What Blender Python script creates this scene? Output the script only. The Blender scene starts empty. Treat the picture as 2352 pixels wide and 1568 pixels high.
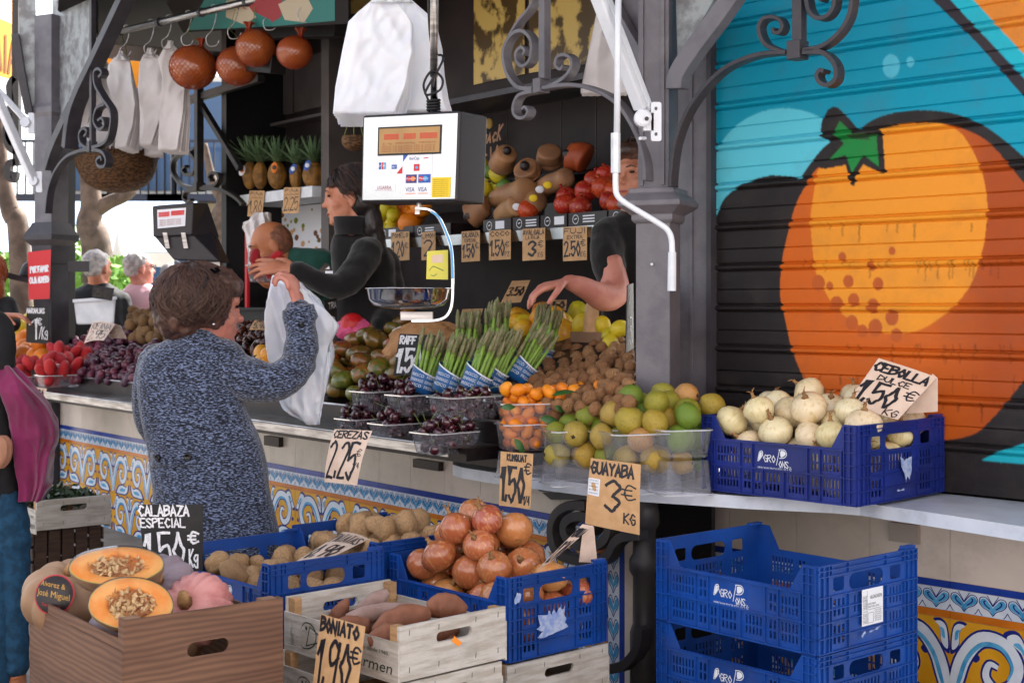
import bpy, bmesh, math, random
from mathutils import Vector, Matrix, Euler, noise
from mathutils.geometry import tessellate_polygon
R = random.Random(11)
S = bpy.context.scene
COL = S.collection
V = Vector
PI = math.pi
# ---------------- camera ----------------
F, CX, HY, H = 3200.0, 1176.0, 703.0, 1.37
cam = bpy.data.cameras.new('camera'); camo = bpy.data.objects.new('camera', cam); COL.objects.link(camo)
camo.location = (0, 0, H); camo.rotation_euler = (math.radians(90), 0, 0)
cam.sensor_width = 36; cam.lens = F/2352*36; cam.shift_y = -(784-HY)/2352
cam.clip_start = .05; cam.clip_end = 400
cam.dof.use_dof = True; cam.dof.focus_distance = 4.6; cam.dof.aperture_fstop = 7.0
S.camera = camo
# ---------------- world, sun, exposure ----------------
SUN_AZ = math.radians(38)      # measured from +Y (away from the camera) towards +X
SUN_EL = math.radians(47)
w = bpy.data.worlds.new('World'); S.world = w; w.use_nodes = True
nt = w.node_tree
sky = nt.nodes.new('ShaderNodeTexSky'); sky.sky_type = 'NISHITA'; sky.sun_disc = False
sky.sun_elevation = SUN_EL; sky.sun_rotation = SUN_AZ; sky.air_density = 1.0; sky.dust_density = 3.0
bg = nt.nodes['Background']; bg.inputs[1].default_value = .12
hs_ = nt.nodes.new('ShaderNodeHueSaturation'); hs_.inputs['Saturation'].default_value = .38; nt.links.new(sky.outputs[0], hs_.inputs['Color']); nt.links.new(hs_.outputs[0], bg.inputs[0])
sun = bpy.data.lights.new('sun', 'SUN'); sun.energy = 4.8; sun.angle = math.radians(.5); sun.color = (1, .95, .87)
suno = bpy.data.objects.new('sun', sun); COL.objects.link(suno)
sd = V((math.sin(SUN_AZ)*math.cos(SUN_EL), math.cos(SUN_AZ)*math.cos(SUN_EL), math.sin(SUN_EL)))
suno.rotation_euler = sd.to_track_quat('Z', 'Y').to_euler(); suno.location = sd*30
S.view_settings.view_transform = 'Standard'; S.view_settings.look = 'None'; S.view_settings.exposure = 2.1; S.view_settings.gamma = 1
try:
    S.cycles.use_denoising = True; S.cycles.max_bounces = 10; S.cycles.transparent_max_bounces = 24
except Exception: pass
# ---------------- helpers ----------------
def tag(o, label=None, cat=None, group=None, kind=None):
    if label: o['label'] = label
    if cat: o['category'] = cat
    if group: o['group'] = group
    if kind: o['kind'] = kind
    return o
def thing(name, label, cat, loc=(0, 0, 0), group=None, rot=None):
    o = bpy.data.objects.new(name, None); COL.objects.link(o); o.location = loc; o.empty_display_size = .05
    if rot is not None: o.rotation_euler = rot
    return tag(o, label, cat, group)
def link(name, me, parent=None, loc=None, rot=None, scale=None, rel=False):
    o = bpy.data.objects.new(name, me); COL.objects.link(o)
    if parent:
        o.parent = parent
        if not rel: o.matrix_parent_inverse = Matrix.LocRotScale(parent.location, parent.rotation_euler, parent.scale).inverted()
    if loc is not None: o.location = loc
    if rot is not None: o.rotation_euler = rot
    if scale is not None: o.scale = (scale,)*3 if isinstance(scale, (int, float)) else scale
    return o
def copy_tree(o, loc=None, rot=None, scale=None, label=None):
    c = o.copy(); COL.objects.link(c)
    if loc is not None: c.location = loc
    if rot is not None: c.rotation_euler = rot
    if scale is not None: c.scale = (scale,)*3 if isinstance(scale, (int, float)) else scale
    if label: c['label'] = label
    for ch in o.children:
        d = ch.copy(); COL.objects.link(d); d.parent = c
        for g in ch.children:
            e = g.copy(); COL.objects.link(e); e.parent = d
    return c
def pt(px, py, Y): return V(((px-CX)/F*Y, Y, H-(py-HY)/F*Y))
AZ = V((0, 0, 1))
class Plane:            # a vertical plane through p0 running along u (leftwards and away); n points away from the viewer
    def __init__(s, p0, ang):
        s.p0 = V((p0[0], p0[1], 0)); s.u = V((-math.sin(ang), math.cos(ang), 0)); s.n = V((math.cos(ang), math.sin(ang), 0))
    def Y(s, px, off=0):
        r = (px-CX)/F
        return ((s.p0.dot(s.n))+off)/(s.n.x*r+s.n.y)
    def px(s, px, py, off=0): return pt(px, py, s.Y(px, off))
    def at(s, t, off, z): return s.p0+s.u*t+s.n*off+AZ*z
    def t(s, px, off=0):
        p = pt(px, HY, s.Y(px, off)); return (p-s.p0).dot(s.u)
A = Plane((-.236, 5.04), math.radians(38.3))
B = Plane((1.671, 4.394), math.radians(44.4))
def hexc(h):
    h = h.lstrip('#'); f = lambda v: ((v/255+.055)/1.055)**2.4 if v > 10 else v/255/12.92
    return tuple(f(int(h[i:i+2], 16)) for i in (0, 2, 4))
MATS = {}
def mat(name, col, rough=.5, metal=0, col2=None, ns=20, nmix=(.4, .6), det=4, bump=0, bs=60, rnd=0, spec=.5, alpha=1, tr=0, stretch=None, attr=None,
        emit=None, sheen=0, coat=0, ior=1.45, sss=0, dirt=0, rcols=None, bdet=4, wav=None):
    m = bpy.data.materials.new(name); m.use_nodes = True; MATS[name] = m
    n = m.node_tree.nodes; L = m.node_tree.links; b = n['Principled BSDF']
    if isinstance(col, str): col = hexc(col)
    if isinstance(col2, str): col2 = hexc(col2)
    I = b.inputs
    I['Roughness'].default_value = rough; I['Metallic'].default_value = metal; I['IOR'].default_value = ior
    I['Specular IOR Level'].default_value = spec; I['Alpha'].default_value = alpha; I['Transmission Weight'].default_value = tr
    I['Coat Weight'].default_value = coat; I['Coat Roughness'].default_value = .15
    if sheen: I['Sheen Weight'].default_value = sheen
    if sss:
        I['Subsurface Weight'].default_value = sss; I['Subsurface Radius'].default_value = (.01, .004, .002)
    tc = n.new('ShaderNodeTexCoord'); mp = n.new('ShaderNodeMapping'); L.new(tc.outputs['Object'], mp.inputs[0])
    if stretch: mp.inputs['Scale'].default_value = stretch
    if rnd or rcols:
        oi = n.new('ShaderNodeObjectInfo')
        sc = n.new('ShaderNodeMath'); sc.operation = 'MULTIPLY'; sc.inputs[1].default_value = 37; L.new(oi.outputs['Random'], sc.inputs[0])
        L.new(sc.outputs[0], mp.inputs['Location'])
    cur = None
    if attr:
        a = n.new('ShaderNodeVertexColor'); a.layer_name = attr; cur = a.outputs[0]
    elif rcols:
        rp = n.new('ShaderNodeValToRGB'); rp.color_ramp.interpolation = 'LINEAR'
        e = rp.color_ramp.elements
        cs = [hexc(c) for c in rcols]
        e[0].color = (*cs[0], 1); e[1].color = (*cs[-1], 1); e[1].position = 1
        for i, c in enumerate(cs[1:-1]):
            q = e.new((i+1)/(len(cs)-1)); q.color = (*c, 1)
        L.new(oi.outputs['Random'], rp.inputs[0]); cur = rp.outputs[0]
    else:
        rgb = n.new('ShaderNodeRGB'); rgb.outputs[0].default_value = (*col, 1); cur = rgb.outputs[0]
    def mix(a_, b_, fac, mode='MIX', f=None):
        x = n.new('ShaderNodeMix'); x.data_type = 'RGBA'; x.blend_type = mode
        L.new(a_, x.inputs['A'])
        if isinstance(b_, tuple): x.inputs['B'].default_value = (*b_, 1)
        else: L.new(b_, x.inputs['B'])
        if isinstance(fac, (int, float)): x.inputs['Factor'].default_value = fac
        else: L.new(fac, x.inputs['Factor'])
        return x.outputs['Result']
    if col2 is not None:
        nz = n.new('ShaderNodeTexNoise'); nz.inputs['Scale'].default_value = ns; nz.inputs['Detail'].default_value = det
        L.new(mp.outputs[0], nz.inputs['Vector'])
        mr = n.new('ShaderNodeMapRange'); mr.inputs['From Min'].default_value = nmix[0]; mr.inputs['From Max'].default_value = nmix[1]
        L.new(nz.outputs['Fac'], mr.inputs['Value']); cur = mix(cur, col2, mr.outputs[0])
    if wav:
        wv = n.new('ShaderNodeTexWave'); wv.bands_direction = wav[0]; wv.inputs['Scale'].default_value = wav[1]; wv.inputs['Distortion'].default_value = wav[2]
        wv.inputs['Detail'].default_value = 2; L.new(mp.outputs[0], wv.inputs['Vector'])
        ml = n.new('ShaderNodeMath'); ml.operation = 'MULTIPLY'; ml.inputs[1].default_value = wav[4]; L.new(wv.outputs['Fac'], ml.inputs[0])
        cur = mix(cur, hexc(wav[3]), ml.outputs[0])
    if dirt:
        nz2 = n.new('ShaderNodeTexNoise'); nz2.inputs['Scale'].default_value = 7; nz2.inputs['Detail'].default_value = 8; nz2.inputs['Roughness'].default_value = .7
        L.new(tc.outputs['Object'], nz2.inputs['Vector'])
        mr2 = n.new('ShaderNodeMapRange'); mr2.inputs['From Min'].default_value = .5; mr2.inputs['From Max'].default_value = .8; mr2.inputs['To Max'].default_value = dirt
        L.new(nz2.outputs['Fac'], mr2.inputs['Value']); cur = mix(cur, (.09, .07, .055), mr2.outputs[0])
    if rnd:
        hs = n.new('ShaderNodeHueSaturation'); mm = n.new('ShaderNodeMapRange')
        mm.inputs['To Min'].default_value = 1-rnd; mm.inputs['To Max'].default_value = 1+rnd
        L.new(oi.outputs['Random'], mm.inputs['Value']); L.new(mm.outputs[0], hs.inputs['Value']); L.new(cur, hs.inputs['Color']); cur = hs.outputs[0]
    L.new(cur, b.inputs['Base Color'])
    if emit:
        I['Emission Strength'].default_value = emit; L.new(cur, I['Emission Color'])
    if bump:
        nb = n.new('ShaderNodeTexNoise'); nb.inputs['Scale'].default_value = bs; nb.inputs['Detail'].default_value = bdet
        L.new(mp.outputs[0], nb.inputs['Vector'])
        bp = n.new('ShaderNodeBump'); bp.inputs['Strength'].default_value = min(1, bump); bp.inputs['Distance'].default_value = .004*max(1, bump)**2
        L.new(nb.outputs['Fac'], bp.inputs['Height']); L.new(bp.outputs[0], I['Normal'])
    return m
def clear_mat(name, op=.25, tint=(.85, .88, .95), rough=.12, gl=.25, rib=None):
    m = bpy.data.materials.new(name); m.use_nodes = True; MATS[name] = m
    n = m.node_tree.nodes; L = m.node_tree.links; n.remove(n['Principled BSDF']); out = n['Material Output']
    t = n.new('ShaderNodeBsdfTransparent'); t.inputs[0].default_value = (*[.6+.4*c for c in tint], 1)
    d = n.new('ShaderNodeBsdfPrincipled'); d.inputs['Base Color'].default_value = (*tint, 1); d.inputs['Roughness'].default_value = .35
    g = n.new('ShaderNodeBsdfGlossy'); g.inputs['Roughness'].default_value = rough
    m1 = n.new('ShaderNodeMixShader'); m2 = n.new('ShaderNodeMixShader')
    m1.inputs[0].default_value = op; L.new(t.outputs[0], m1.inputs[1]); L.new(d.outputs[0], m1.inputs[2])
    lw = n.new('ShaderNodeLayerWeight'); lw.inputs[0].default_value = gl; mu = n.new('ShaderNodeMath'); mu.operation = 'MULTIPLY'; mu.inputs[1].default_value = .8
    L.new(lw.outputs['Fresnel'], mu.inputs[0]); L.new(mu.outputs[0], m2.inputs[0])
    L.new(m1.outputs[0], m2.inputs[1]); L.new(g.outputs[0], m2.inputs[2]); L.new(m2.outputs[0], out.inputs[0])
    if rib:
        tc = n.new('ShaderNodeTexCoord'); wv = n.new('ShaderNodeTexNoise'); mp = n.new('ShaderNodeMapping'); mp.inputs['Scale'].default_value = rib
        L.new(tc.outputs['Object'], mp.inputs[0]); L.new(mp.outputs[0], wv.inputs['Vector']); wv.inputs['Scale'].default_value = 1
        mr = n.new('ShaderNodeMapRange'); mr.inputs['From Min'].default_value = .35; mr.inputs['From Max'].default_value = .65
        mr.inputs['To Min'].default_value = op*.7; mr.inputs['To Max'].default_value = op*1.4
        L.new(wv.outputs['Fac'], mr.inputs['Value']); L.new(mr.outputs[0], m1.inputs[0])
    return m
class MB:
    def __init__(s): s.v = []; s.f = []; s.m = []; s.c = None
    def add(s, vs, fs, mi=0):
        b = len(s.v); s.v += [tuple(x) for x in vs]
        for f in fs: s.f.append(tuple(b+i for i in f)); s.m.append(mi)
    def hexa(s, c, mi=0):   # 8 corners: bottom 4 ccw, top 4
        s.add(c, [(0, 3, 2, 1), (4, 5, 6, 7), (0, 1, 5, 4), (1, 2, 6, 5), (2, 3, 7, 6), (3, 0, 4, 7)], mi)
    def box(s, o, ex, ey, ez, mi=0):   # corner + three edge vectors
        o, ex, ey, ez = V(o), V(ex), V(ey), V(ez)
        s.hexa([o, o+ex, o+ex+ey, o+ey, o+ez, o+ex+ez, o+ex+ey+ez, o+ey+ez], mi)
    def bx(s, x0, x1, y0, y1, z0, z1, mi=0): s.box((x0, y0, z0), (x1-x0, 0, 0), (0, y1-y0, 0), (0, 0, z1-z0), mi)
    def bar(s, a, b, w, h, up=AZ, mi=0):
        a, b = V(a), V(b); d = (b-a).normalized(); x = d.cross(up)
        if x.length < 1e-5: x = d.cross(V((1, 0, 0)))
        x.normalize(); y = x.cross(d)
        s.box(a-x*w/2-y*h/2, b-a, x*w, y*h, mi)
    def tube(s, pts, r, seg=8, mi=0, cap=True, sq=1.0, ref=None):
        pts = [V(p) for p in pts]; n = len(pts)
        rs = r if isinstance(r, (list, tuple)) else [r]*n
        vs = []; fs = []; pn = None
        for i, p in enumerate(pts):
            d = (pts[min(i+1, n-1)]-pts[max(i-1, 0)])
            if d.length < 1e-9: d = V((0, 0, 1))
            d.normalize()
            if pn is None:
                a = ref if ref is not None else (V((0, 0, 1)) if abs(d.z) < .9 else V((1, 0, 0)))
                pn = (a-d*a.dot(d)).normalized()
            else:
                q = pn-d*pn.dot(d)
                pn = q.normalized() if q.length > 1e-6 else pn
            bn = d.cross(pn)
            for k in range(seg):
                t = 2*PI*k/seg; rr = rs[i]
                vs.append(p+pn*math.cos(t)*rr+bn*math.sin(t)*rr*sq)
        for i in range(n-1):
            for k in range(seg):
                a = i*seg+k; b = i*seg+(k+1) % seg
                fs.append((a, b, b+seg, a+seg))
        if cap: fs.append(tuple(range(seg))[::-1]); fs.append(tuple((n-1)*seg+k for k in range(seg)))
        s.add(vs, fs, mi)
    def strip(s, pts, w, h, wn, mi=0):  # rectangular bar swept along a path; w along wn, h across
        pts = [V(p) for p in pts]; n = len(pts); vs = []; fs = []; wn = V(wn).normalized()
        hs = h if isinstance(h, (list, tuple)) else [h]*n
        for i, p in enumerate(pts):
            d = (pts[min(i+1, n-1)]-pts[max(i-1, 0)]).normalized(); c = d.cross(wn).normalized()
            hh = hs[i]
            vs += [p-wn*w/2-c*hh/2, p+wn*w/2-c*hh/2, p+wn*w/2+c*hh/2, p-wn*w/2+c*hh/2]
        for i in range(n-1):
            for k in range(4):
                a = i*4+k; b = i*4+(k+1) % 4; fs.append((a, b, b+4, a+4))
        fs += [(3, 2, 1, 0), tuple(4*(n-1)+k for k in range(4))]
        s.add(vs, fs, mi)
    def lathe(s, prof, seg=24, o=(0, 0, 0), rib=None, mi=0, M=None):
        o = V(o); vs = []; fs = []; n = len(prof)
        for r, z in prof:
            for k in range(seg):
                t = 2*PI*k/seg; rr = r*(rib(t, z) if rib else 1); p = V((rr*math.cos(t), rr*math.sin(t), z))
                vs.append((M @ p if M else p)+o)
        for i in range(n-1):
            for k in range(seg):
                a = i*seg+k; b = i*seg+(k+1) % seg; fs.append((a, b, b+seg, a+seg))
        fs.append(tuple(range(seg))[::-1]); fs.append(tuple((n-1)*seg+k for k in range(seg)))
        s.add(vs, fs, mi)
    def ell(s, c, r, seg=16, rings=10, M=None, mi=0):
        prof = []
        vs = [V((0, 0, -1))]; fs = []
        for i in range(1, rings):
            a = -PI/2+PI*i/rings
            for k in range(seg):
                t = 2*PI*k/seg; vs.append(V((math.cos(a)*math.cos(t), math.cos(a)*math.sin(t), math.sin(a))))
        vs.append(V((0, 0, 1)))
        for k in range(seg): fs.append((0, 1+(k+1) % seg, 1+k))
        for i in range(rings-2):
            for k in range(seg):
                a = 1+i*seg+k; b = 1+i*seg+(k+1) % seg; fs.append((a, b, b+seg, a+seg))
        q = 1+(rings-2)*seg
        for k in range(seg): fs.append((q+k, q+(k+1) % seg, len(vs)-1))
        r = (r, r, r) if isinstance(r, (int, float)) else r
        out = []
        for v in vs:
            p = V((v.x*r[0], v.y*r[1], v.z*r[2]))
            if M: p = M @ p
            out.append(p+V(c))
        s.add(out, fs, mi)
    def plate(s, outer, o, ex, ey, th, holes=(), mi=0):
        """flat plate: 2D outline (ccw) with holes, in the frame o + x*ex + y*ey, thickness th along ex x ey"""
        o, ex, ey = V(o), V(ex), V(ey); nz = ex.cross(ey).normalized()
        loops = [list(outer)]+[list(h) for h in holes]
        flat = [p for l in loops for p in l]
        tris = tessellate_polygon([[V((p[0], p[1], 0)) for p in l] for l in loops])
        n = len(flat); vs = [o+ex*p[0]+ey*p[1]+nz*th for p in flat]+[o+ex*p[0]+ey*p[1] for p in flat]
        fs = []
        for t in tris:
            a, b, c = [flat[i] for i in t]
            if (b[0]-a[0])*(c[1]-a[1])-(b[1]-a[1])*(c[0]-a[0]) < 0: t = t[::-1]
            fs.append(tuple(t)); fs.append(tuple(n+i for i in t[::-1]))
        k = 0
        for li, l in enumerate(loops):
            m = len(l); ar = sum(l[i][0]*l[(i+1) % m][1]-l[(i+1) % m][0]*l[i][1] for i in range(m))
            for i in range(m):
                a, b = k+i, k+(i+1) % m
                f = (a, a+n, b+n, b) if (ar > 0) == (li == 0) else (a, b, b+n, a+n)
                fs.append(f)
            k += m
        s.add(vs, fs, mi)
    def mesh(s, name, mats, smooth=False):
        me = bpy.data.meshes.new(name); me.from_pydata(s.v, [], s.f)
        for m in (mats if isinstance(mats, (list, tuple)) else [mats]): me.materials.append(MATS[m] if isinstance(m, str) else m)
        if any(s.m): me.polygons.foreach_set('material_index', s.m)
        if smooth: me.polygons.foreach_set('use_smooth', [True]*len(s.f))
        me.update()
        return me
    def build(s, name, mats, parent=None, smooth=False, **k): return link(name, s.mesh(name, mats, smooth), parent, **k)
def bevel(o, w=.003, seg=2):
    m = o.modifiers.new('bevel', 'BEVEL'); m.width = w; m.segments = seg; m.limit_method = 'ANGLE'; return o
def catmull(p, k=6, closed=False):
    p = [V(q) if len(q) > 2 else V((q[0], q[1], 0)) for q in p]; n = len(p); out = []
    rng = range(n if closed else n-1)
    for i in rng:
        if closed: a, b, c, d = p[(i-1) % n], p[i], p[(i+1) % n], p[(i+2) % n]
        else: a, b, c, d = p[max(i-1, 0)], p[i], p[i+1], p[min(i+2, n-1)]
        for j in range(k):
            t = j/k
            out.append(.5*((2*b)+(c-a)*t+(2*a-5*b+4*c-d)*t*t+(3*b-a-3*c+d)*t*t*t))
    if not closed: out.append(p[-1])
    return out
def roundrect(x0, y0, x1, y1, r, k=4):
    out = []
    for cx, cy, a0 in ((x1-r, y0+r, -PI/2), (x1-r, y1-r, 0), (x0+r, y1-r, PI/2), (x0+r, y0+r, PI)):
        for i in range(k+1):
            a = a0+PI/2*i/k; out.append((cx+r*math.cos(a), cy+r*math.sin(a)))
    return out
# ---------------- handwriting ----------------
GL = {'A': '00 26 40;12 32', 'B': '00 06;~06 36 45 34 03;~03 34 42 31 00', 'C': '~45 26 14 03 12 20 41', 'D': '00 06;~06 25 44 42 21 00', 'E': '46 06 00 40;03 33',
 'F': '46 06 00;03 33', 'G': '~45 26 14 03 12 20 41 43;23 43', 'H': '00 06;40 46;03 43', 'I': '20 26', 'J': '~46 41 20 01', 'K': '00 06;46 03 40', 'L': '06 00 40',
 'M': '00 06 23 46 40', 'N': '00 06 40 46', 'O': '~26 14 03 12 20 31 43 34 26', 'P': '00 06;~06 36 45 34 03', 'Q': '~26 14 03 12 20 31 43 34 26;22 40', 'R': '00 06;~06 36 45 34 03;13 40',
 'S': '~45 26 05 23 41 20 01', 'T': '06 46;26 20', 'U': '~06 02 20 42 46', 'V': '06 20 46', 'X': '00 46;06 40', 'Y': '06 23 46;23 20', 'Z': '06 46 00 40',
 '0': '~26 14 03 12 20 31 43 34 26', '1': '04 26 20', '2': '~05 26 45 33 00;00 40', '3': '~05 26 45 34 23;~23 42 31 20 01', '4': '36 02 42;36 30', '5': '46 06 03;~03 34 42 31 20 01',
 '6': '~46 13 02 20 41 33 02', '7': '06 46 10', '8': '~26 45 23 05 26;~23 41 20 01 23', '9': '~45 26 05 13 44;46 30', '€': '~45 26 14 13 12 20 41;04 34;02 32', ',': '21 10', '.': '20 21',
 '/': '00 46', 'g': '~44 24 03 22 43;44 40;~40 20 01', 'k': '06 00;34 02 30', '-': '03 43', ' ': ''}
def glyph_strokes(ch):
    out = []
    for st in GL.get(ch, '').split(';'):
        if not st.strip(): continue
        sm = st.startswith('~'); pts = [(int(q[0])/4, int(q[1])/6) for q in st.lstrip('~').split()]
        if sm and len(pts) > 2: pts = [(p.x, p.y) for p in catmull(pts, 4)]
        elif not sm:
            q = [pts[0]]
            for a, b in zip(pts, pts[1:]):
                q += [(a[0]+(b[0]-a[0])*.5, a[1]+(b[1]-a[1])*.5), b]
            pts = q
        out.append(pts)
    return out
def write(mb, text, u0, v0, w, h, th, mapf, asp=1.0, gap=.28, lift=.0008, jit=.03, slant=0, seed=3, mi=0):
    """brush strokes laid on a surface: mapf(u, v, d) -> point; (u0, v0) lower left, w total width, h height, asp = du/dv metric ratio"""
    rr = random.Random(seed+len(text)*7); n = len(text)
    adv = [(.35 if c in '.,I' else .5 if c == '1' else .6 if c == ' ' else 1)+gap for c in text]
    tot = sum(adv)-gap; x = u0; k = 0
    for c, ad in zip(text, adv):
        cw = (ad-gap)/tot*w
        sx = cw/(1 if c not in '.,I1' else .9)
        for st in glyph_strokes(c):
            k += 1; d = lift+.00012*(k % 6)
            ps = []
            for a, b in st:
                if c == 'I': a = .5
                if c == '1': a = a*1.6
                ps.append((x+a*sx+slant*b*h/asp+rr.uniform(-jit, jit)*cw*.5, v0+b*h+rr.uniform(-jit, jit)*h*.6))
            L = []; Rr = []; m = len(ps)
            for i in range(m):
                p0 = ps[max(i-1, 0)]; p1 = ps[min(i+1, m-1)]
                dx, dy = (p1[0]-p0[0])*asp, p1[1]-p0[1]; l = math.hypot(dx, dy) or 1e-6
                nx, ny = -dy/l, dx/l
                if 0 < i < m-1:
                    ax, ay = (ps[i][0]-p0[0])*asp, ps[i][1]-p0[1]; la = math.hypot(ax, ay) or 1e-6
                    cs = max(.45, (nx*-ay+ny*ax)/la)
                else: cs = 1
                t = th/2/cs*(1+rr.uniform(-.12, .12))
                ext = 0
                if i == 0: ext = -th*.35
                if i == m-1: ext = th*.35
                qx, qy = ps[i][0]+dx/l*ext/asp, ps[i][1]+dy/l*ext
                L.append(mapf(qx+nx*t/asp, qy+ny*t, d)); Rr.append(mapf(qx-nx*t/asp, qy-ny*t, d))
            vs = L+Rr; mb.add(vs, [(m+i, m+i+1, i+1, i) for i in range(m-1)], mi)
        x += ad/tot*w
FONTC = {}
def ftext(mb, text, mapf, u0, v0, h, mi=0, sx=1.0, lift=.0008, w=None):
    """printed text from the built-in font, laid on mapf(x, y, d) with metric x, y"""
    if text not in FONTC:
        cu = bpy.data.curves.new('txt', 'FONT'); cu.body = text; cu.size = 1; cu.resolution_u = 2
        ob = bpy.data.objects.new('txt', cu); COL.objects.link(ob); bpy.context.view_layer.update()
        me = bpy.data.meshes.new_from_object(ob.evaluated_get(bpy.context.evaluated_depsgraph_get()))
        FONTC[text] = ([v.co.copy() for v in me.vertices], [tuple(p.vertices) for p in me.polygons])
        bpy.data.objects.remove(ob); bpy.data.curves.remove(cu); bpy.data.meshes.remove(me)
    vs, fs = FONTC[text]
    if not vs: return
    if w: sx = w/(max(v.x for v in vs)*h*1.4)
    mb.add([mapf(u0+v.x*h*1.4*sx, v0+v.y*h*1.4, lift) for v in vs], fs, mi)
def bil(TL, TR, BR, BL, bow=0, bowv=0):
    TL, TR, BR, BL = map(V, (TL, TR, BR, BL)); n = (TR-TL).cross(BL-TL).normalized()
    if n.y > 0: n = -n
    def f(u, v, d=0):
        p = TL*(1-u)*v+TR*u*v+BR*u*(1-v)+BL*(1-u)*(1-v)
        return p+n*(d+bow*math.sin(PI*u)+bowv*math.sin(PI*v))
    f.n = n; f.w = ((TR-TL).length+(BR-BL).length)/2; f.h = ((BL-TL).length+(BR-TR).length)/2
    return f
def sheet(mb, f, th=.0006, nu=8, nv=8, mi=0):
    vs = [f(i/nu, j/nv, 0) for j in range(nv+1) for i in range(nu+1)]+[f(i/nu, j/nv, -th) for j in range(nv+1) for i in range(nu+1)]
    o = (nu+1)*(nv+1); fs = []
    for j in range(nv):
        for i in range(nu):
            a = j*(nu+1)+i; fs.append((a, a+1, a+nu+2, a+nu+1)); fs.append((o+a, o+a+nu+1, o+a+nu+2, o+a+1))
    W = nu+1
    for i in range(nu):
        fs.append((i, i+o, i+1+o, i+1)); a = nv*W+i; fs.append((a+1, a+1+o, a+o, a))
    for j in range(nv):
        a = j*W; fs.append((a+W, a+W+o, a+o, a)); a = j*W+nu; fs.append((a, a+o, a+W+o, a+W))
    mb.add(vs, fs, mi)
def sign(name, label, cat, f, lines, paper, ink, group=None, th=.0006, flap=None, extra=None):
    """lines: (text, u0, v0, width, height, stroke) in fractions of the sheet (stroke in metres)"""
    c = f(.5, 0)
    t = thing(name, label, cat, c, group)
    mb = MB(); sheet(mb, f, th)
    if flap: flap(mb)
    mb.build('paper' if cat == 'price tag' else 'board', paper, t, smooth=False)
    tx = MB(); g = lambda u, v, d: f(u, v/f.h, d)
    for i, l in enumerate(lines):
        text, u0, v0, w, h, st = l[:6]
        write(tx, text, u0, v0*f.h, w, h*f.h, st, g, asp=f.w, seed=i*13+len(label), slant=l[6] if len(l) > 6 else 0)
    tx.build('lettering', ink, t)
    if extra: extra(t, f, g)
    return t
def remesh(mb, name, mats, parent, vox=.008, smooth=2, fn=None):
    me = mb.mesh(name, mats, True); ob = bpy.data.objects.new(name, me); COL.objects.link(ob)
    r = ob.modifiers.new('r', 'REMESH'); r.mode = 'VOXEL'; r.voxel_size = vox; r.use_smooth_shade = True
    s_ = ob.modifiers.new('s', 'SMOOTH'); s_.iterations = smooth; s_.factor = .5
    bpy.context.view_layer.update()
    m2 = bpy.data.meshes.new_from_object(ob.evaluated_get(bpy.context.evaluated_depsgraph_get())); m2.name = name
    bpy.data.objects.remove(ob)
    if not m2.materials:
        for m in (mats if isinstance(mats, (list, tuple)) else [mats]): m2.materials.append(MATS[m])
    if fn:
        m2.update()
        cs = [(v.co.copy(), v.normal.copy()) for v in m2.vertices]
        for v, (c, n) in zip(m2.vertices, cs): v.co = c+n*fn(c, n)
        m2.update()
    return link(name, m2, parent)
def limb(mb, pts, rs, seg=12, k=4, sq=1.0, ref=None):
    """closed tapering limb with rounded ends through the joints"""
    P_ = catmull(pts, k); n = len(pts); rr = []
    for i in range(len(P_)):
        t = i/k; a = min(int(t), n-2); f = t-a; f = f*f*(3-2*f); rr.append(rs[a]*(1-f)+rs[a+1]*f)
    d0 = (P_[0]-P_[1]).normalized(); d1 = (P_[-1]-P_[-2]).normalized()
    P_ = [P_[0]+d0*rr[0]*.95, P_[0]+d0*rr[0]*.7]+P_+[P_[-1]+d1*rr[-1]*.7, P_[-1]+d1*rr[-1]*.95]
    rr = [rr[0]*.3, rr[0]*.72]+rr+[rr[-1]*.72, rr[-1]*.3]
    mb.tube(P_, rr, seg, sq=sq, ref=ref)
# ---------------- materials ----------------
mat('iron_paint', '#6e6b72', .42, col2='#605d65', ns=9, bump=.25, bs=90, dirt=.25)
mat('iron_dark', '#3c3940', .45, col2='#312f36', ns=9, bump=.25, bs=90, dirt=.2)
mat('iron_blotch', '#9aa0a3', .4, col2='#77787c', ns=14, bump=.5, bs=60, dirt=.5)
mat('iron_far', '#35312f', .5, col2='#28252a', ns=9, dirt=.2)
mat('white_enamel', '#dfe3ea', .3, col2='#d0d5de', ns=12, dirt=.25)
mat('black_post', '#100e11', .5)
mat('marble', '#d3d9e4', .3, col2='#bcc4d2', ns=7, nmix=(.35, .75), det=8, dirt=.3)
mat('steel', '#b8b6b6', .28, 1, col2='#8f8c8c', ns=6, stretch=(1, 1, 12), dirt=.3)
mat('chrome', '#d8d8dc', .1, 1)
mat('brushed', '#c9cdd2', .2, 1, col2='#b4b8bd', ns=9, nmix=(.35, .7))
mat('dark_steel', '#1f1718', .35, .5, dirt=.3)
mat('tile_white', '#d3c5ba', .22, col2='#c4b8aa', ns=2.5, dirt=.3)
mat('tile_blue', '#24419b', .2, col2='#1d3787', ns=8)
mat('tile_orange', '#c9731f', .22, col2='#b8651a', ns=8)
mat('tile_yellow', '#d59c27', .22, col2='#c78d1d', ns=6)
mat('tile_pale', '#d3dbe6', .2, col2='#c3cddc', ns=10)
mat('tile_navy', '#232a72', .2)
mat('tile_sky', '#3e8ec0', .2, col2='#5aa6d2', ns=25)
mat('grout', '#9b8f86', .8)
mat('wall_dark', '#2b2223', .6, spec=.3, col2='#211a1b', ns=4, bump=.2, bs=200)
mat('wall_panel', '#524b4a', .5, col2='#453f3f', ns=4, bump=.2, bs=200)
mat('wood_dark', '#3a2c25', .5, col2='#2e231d', ns=8, stretch=(1, 1, .1))
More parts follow.
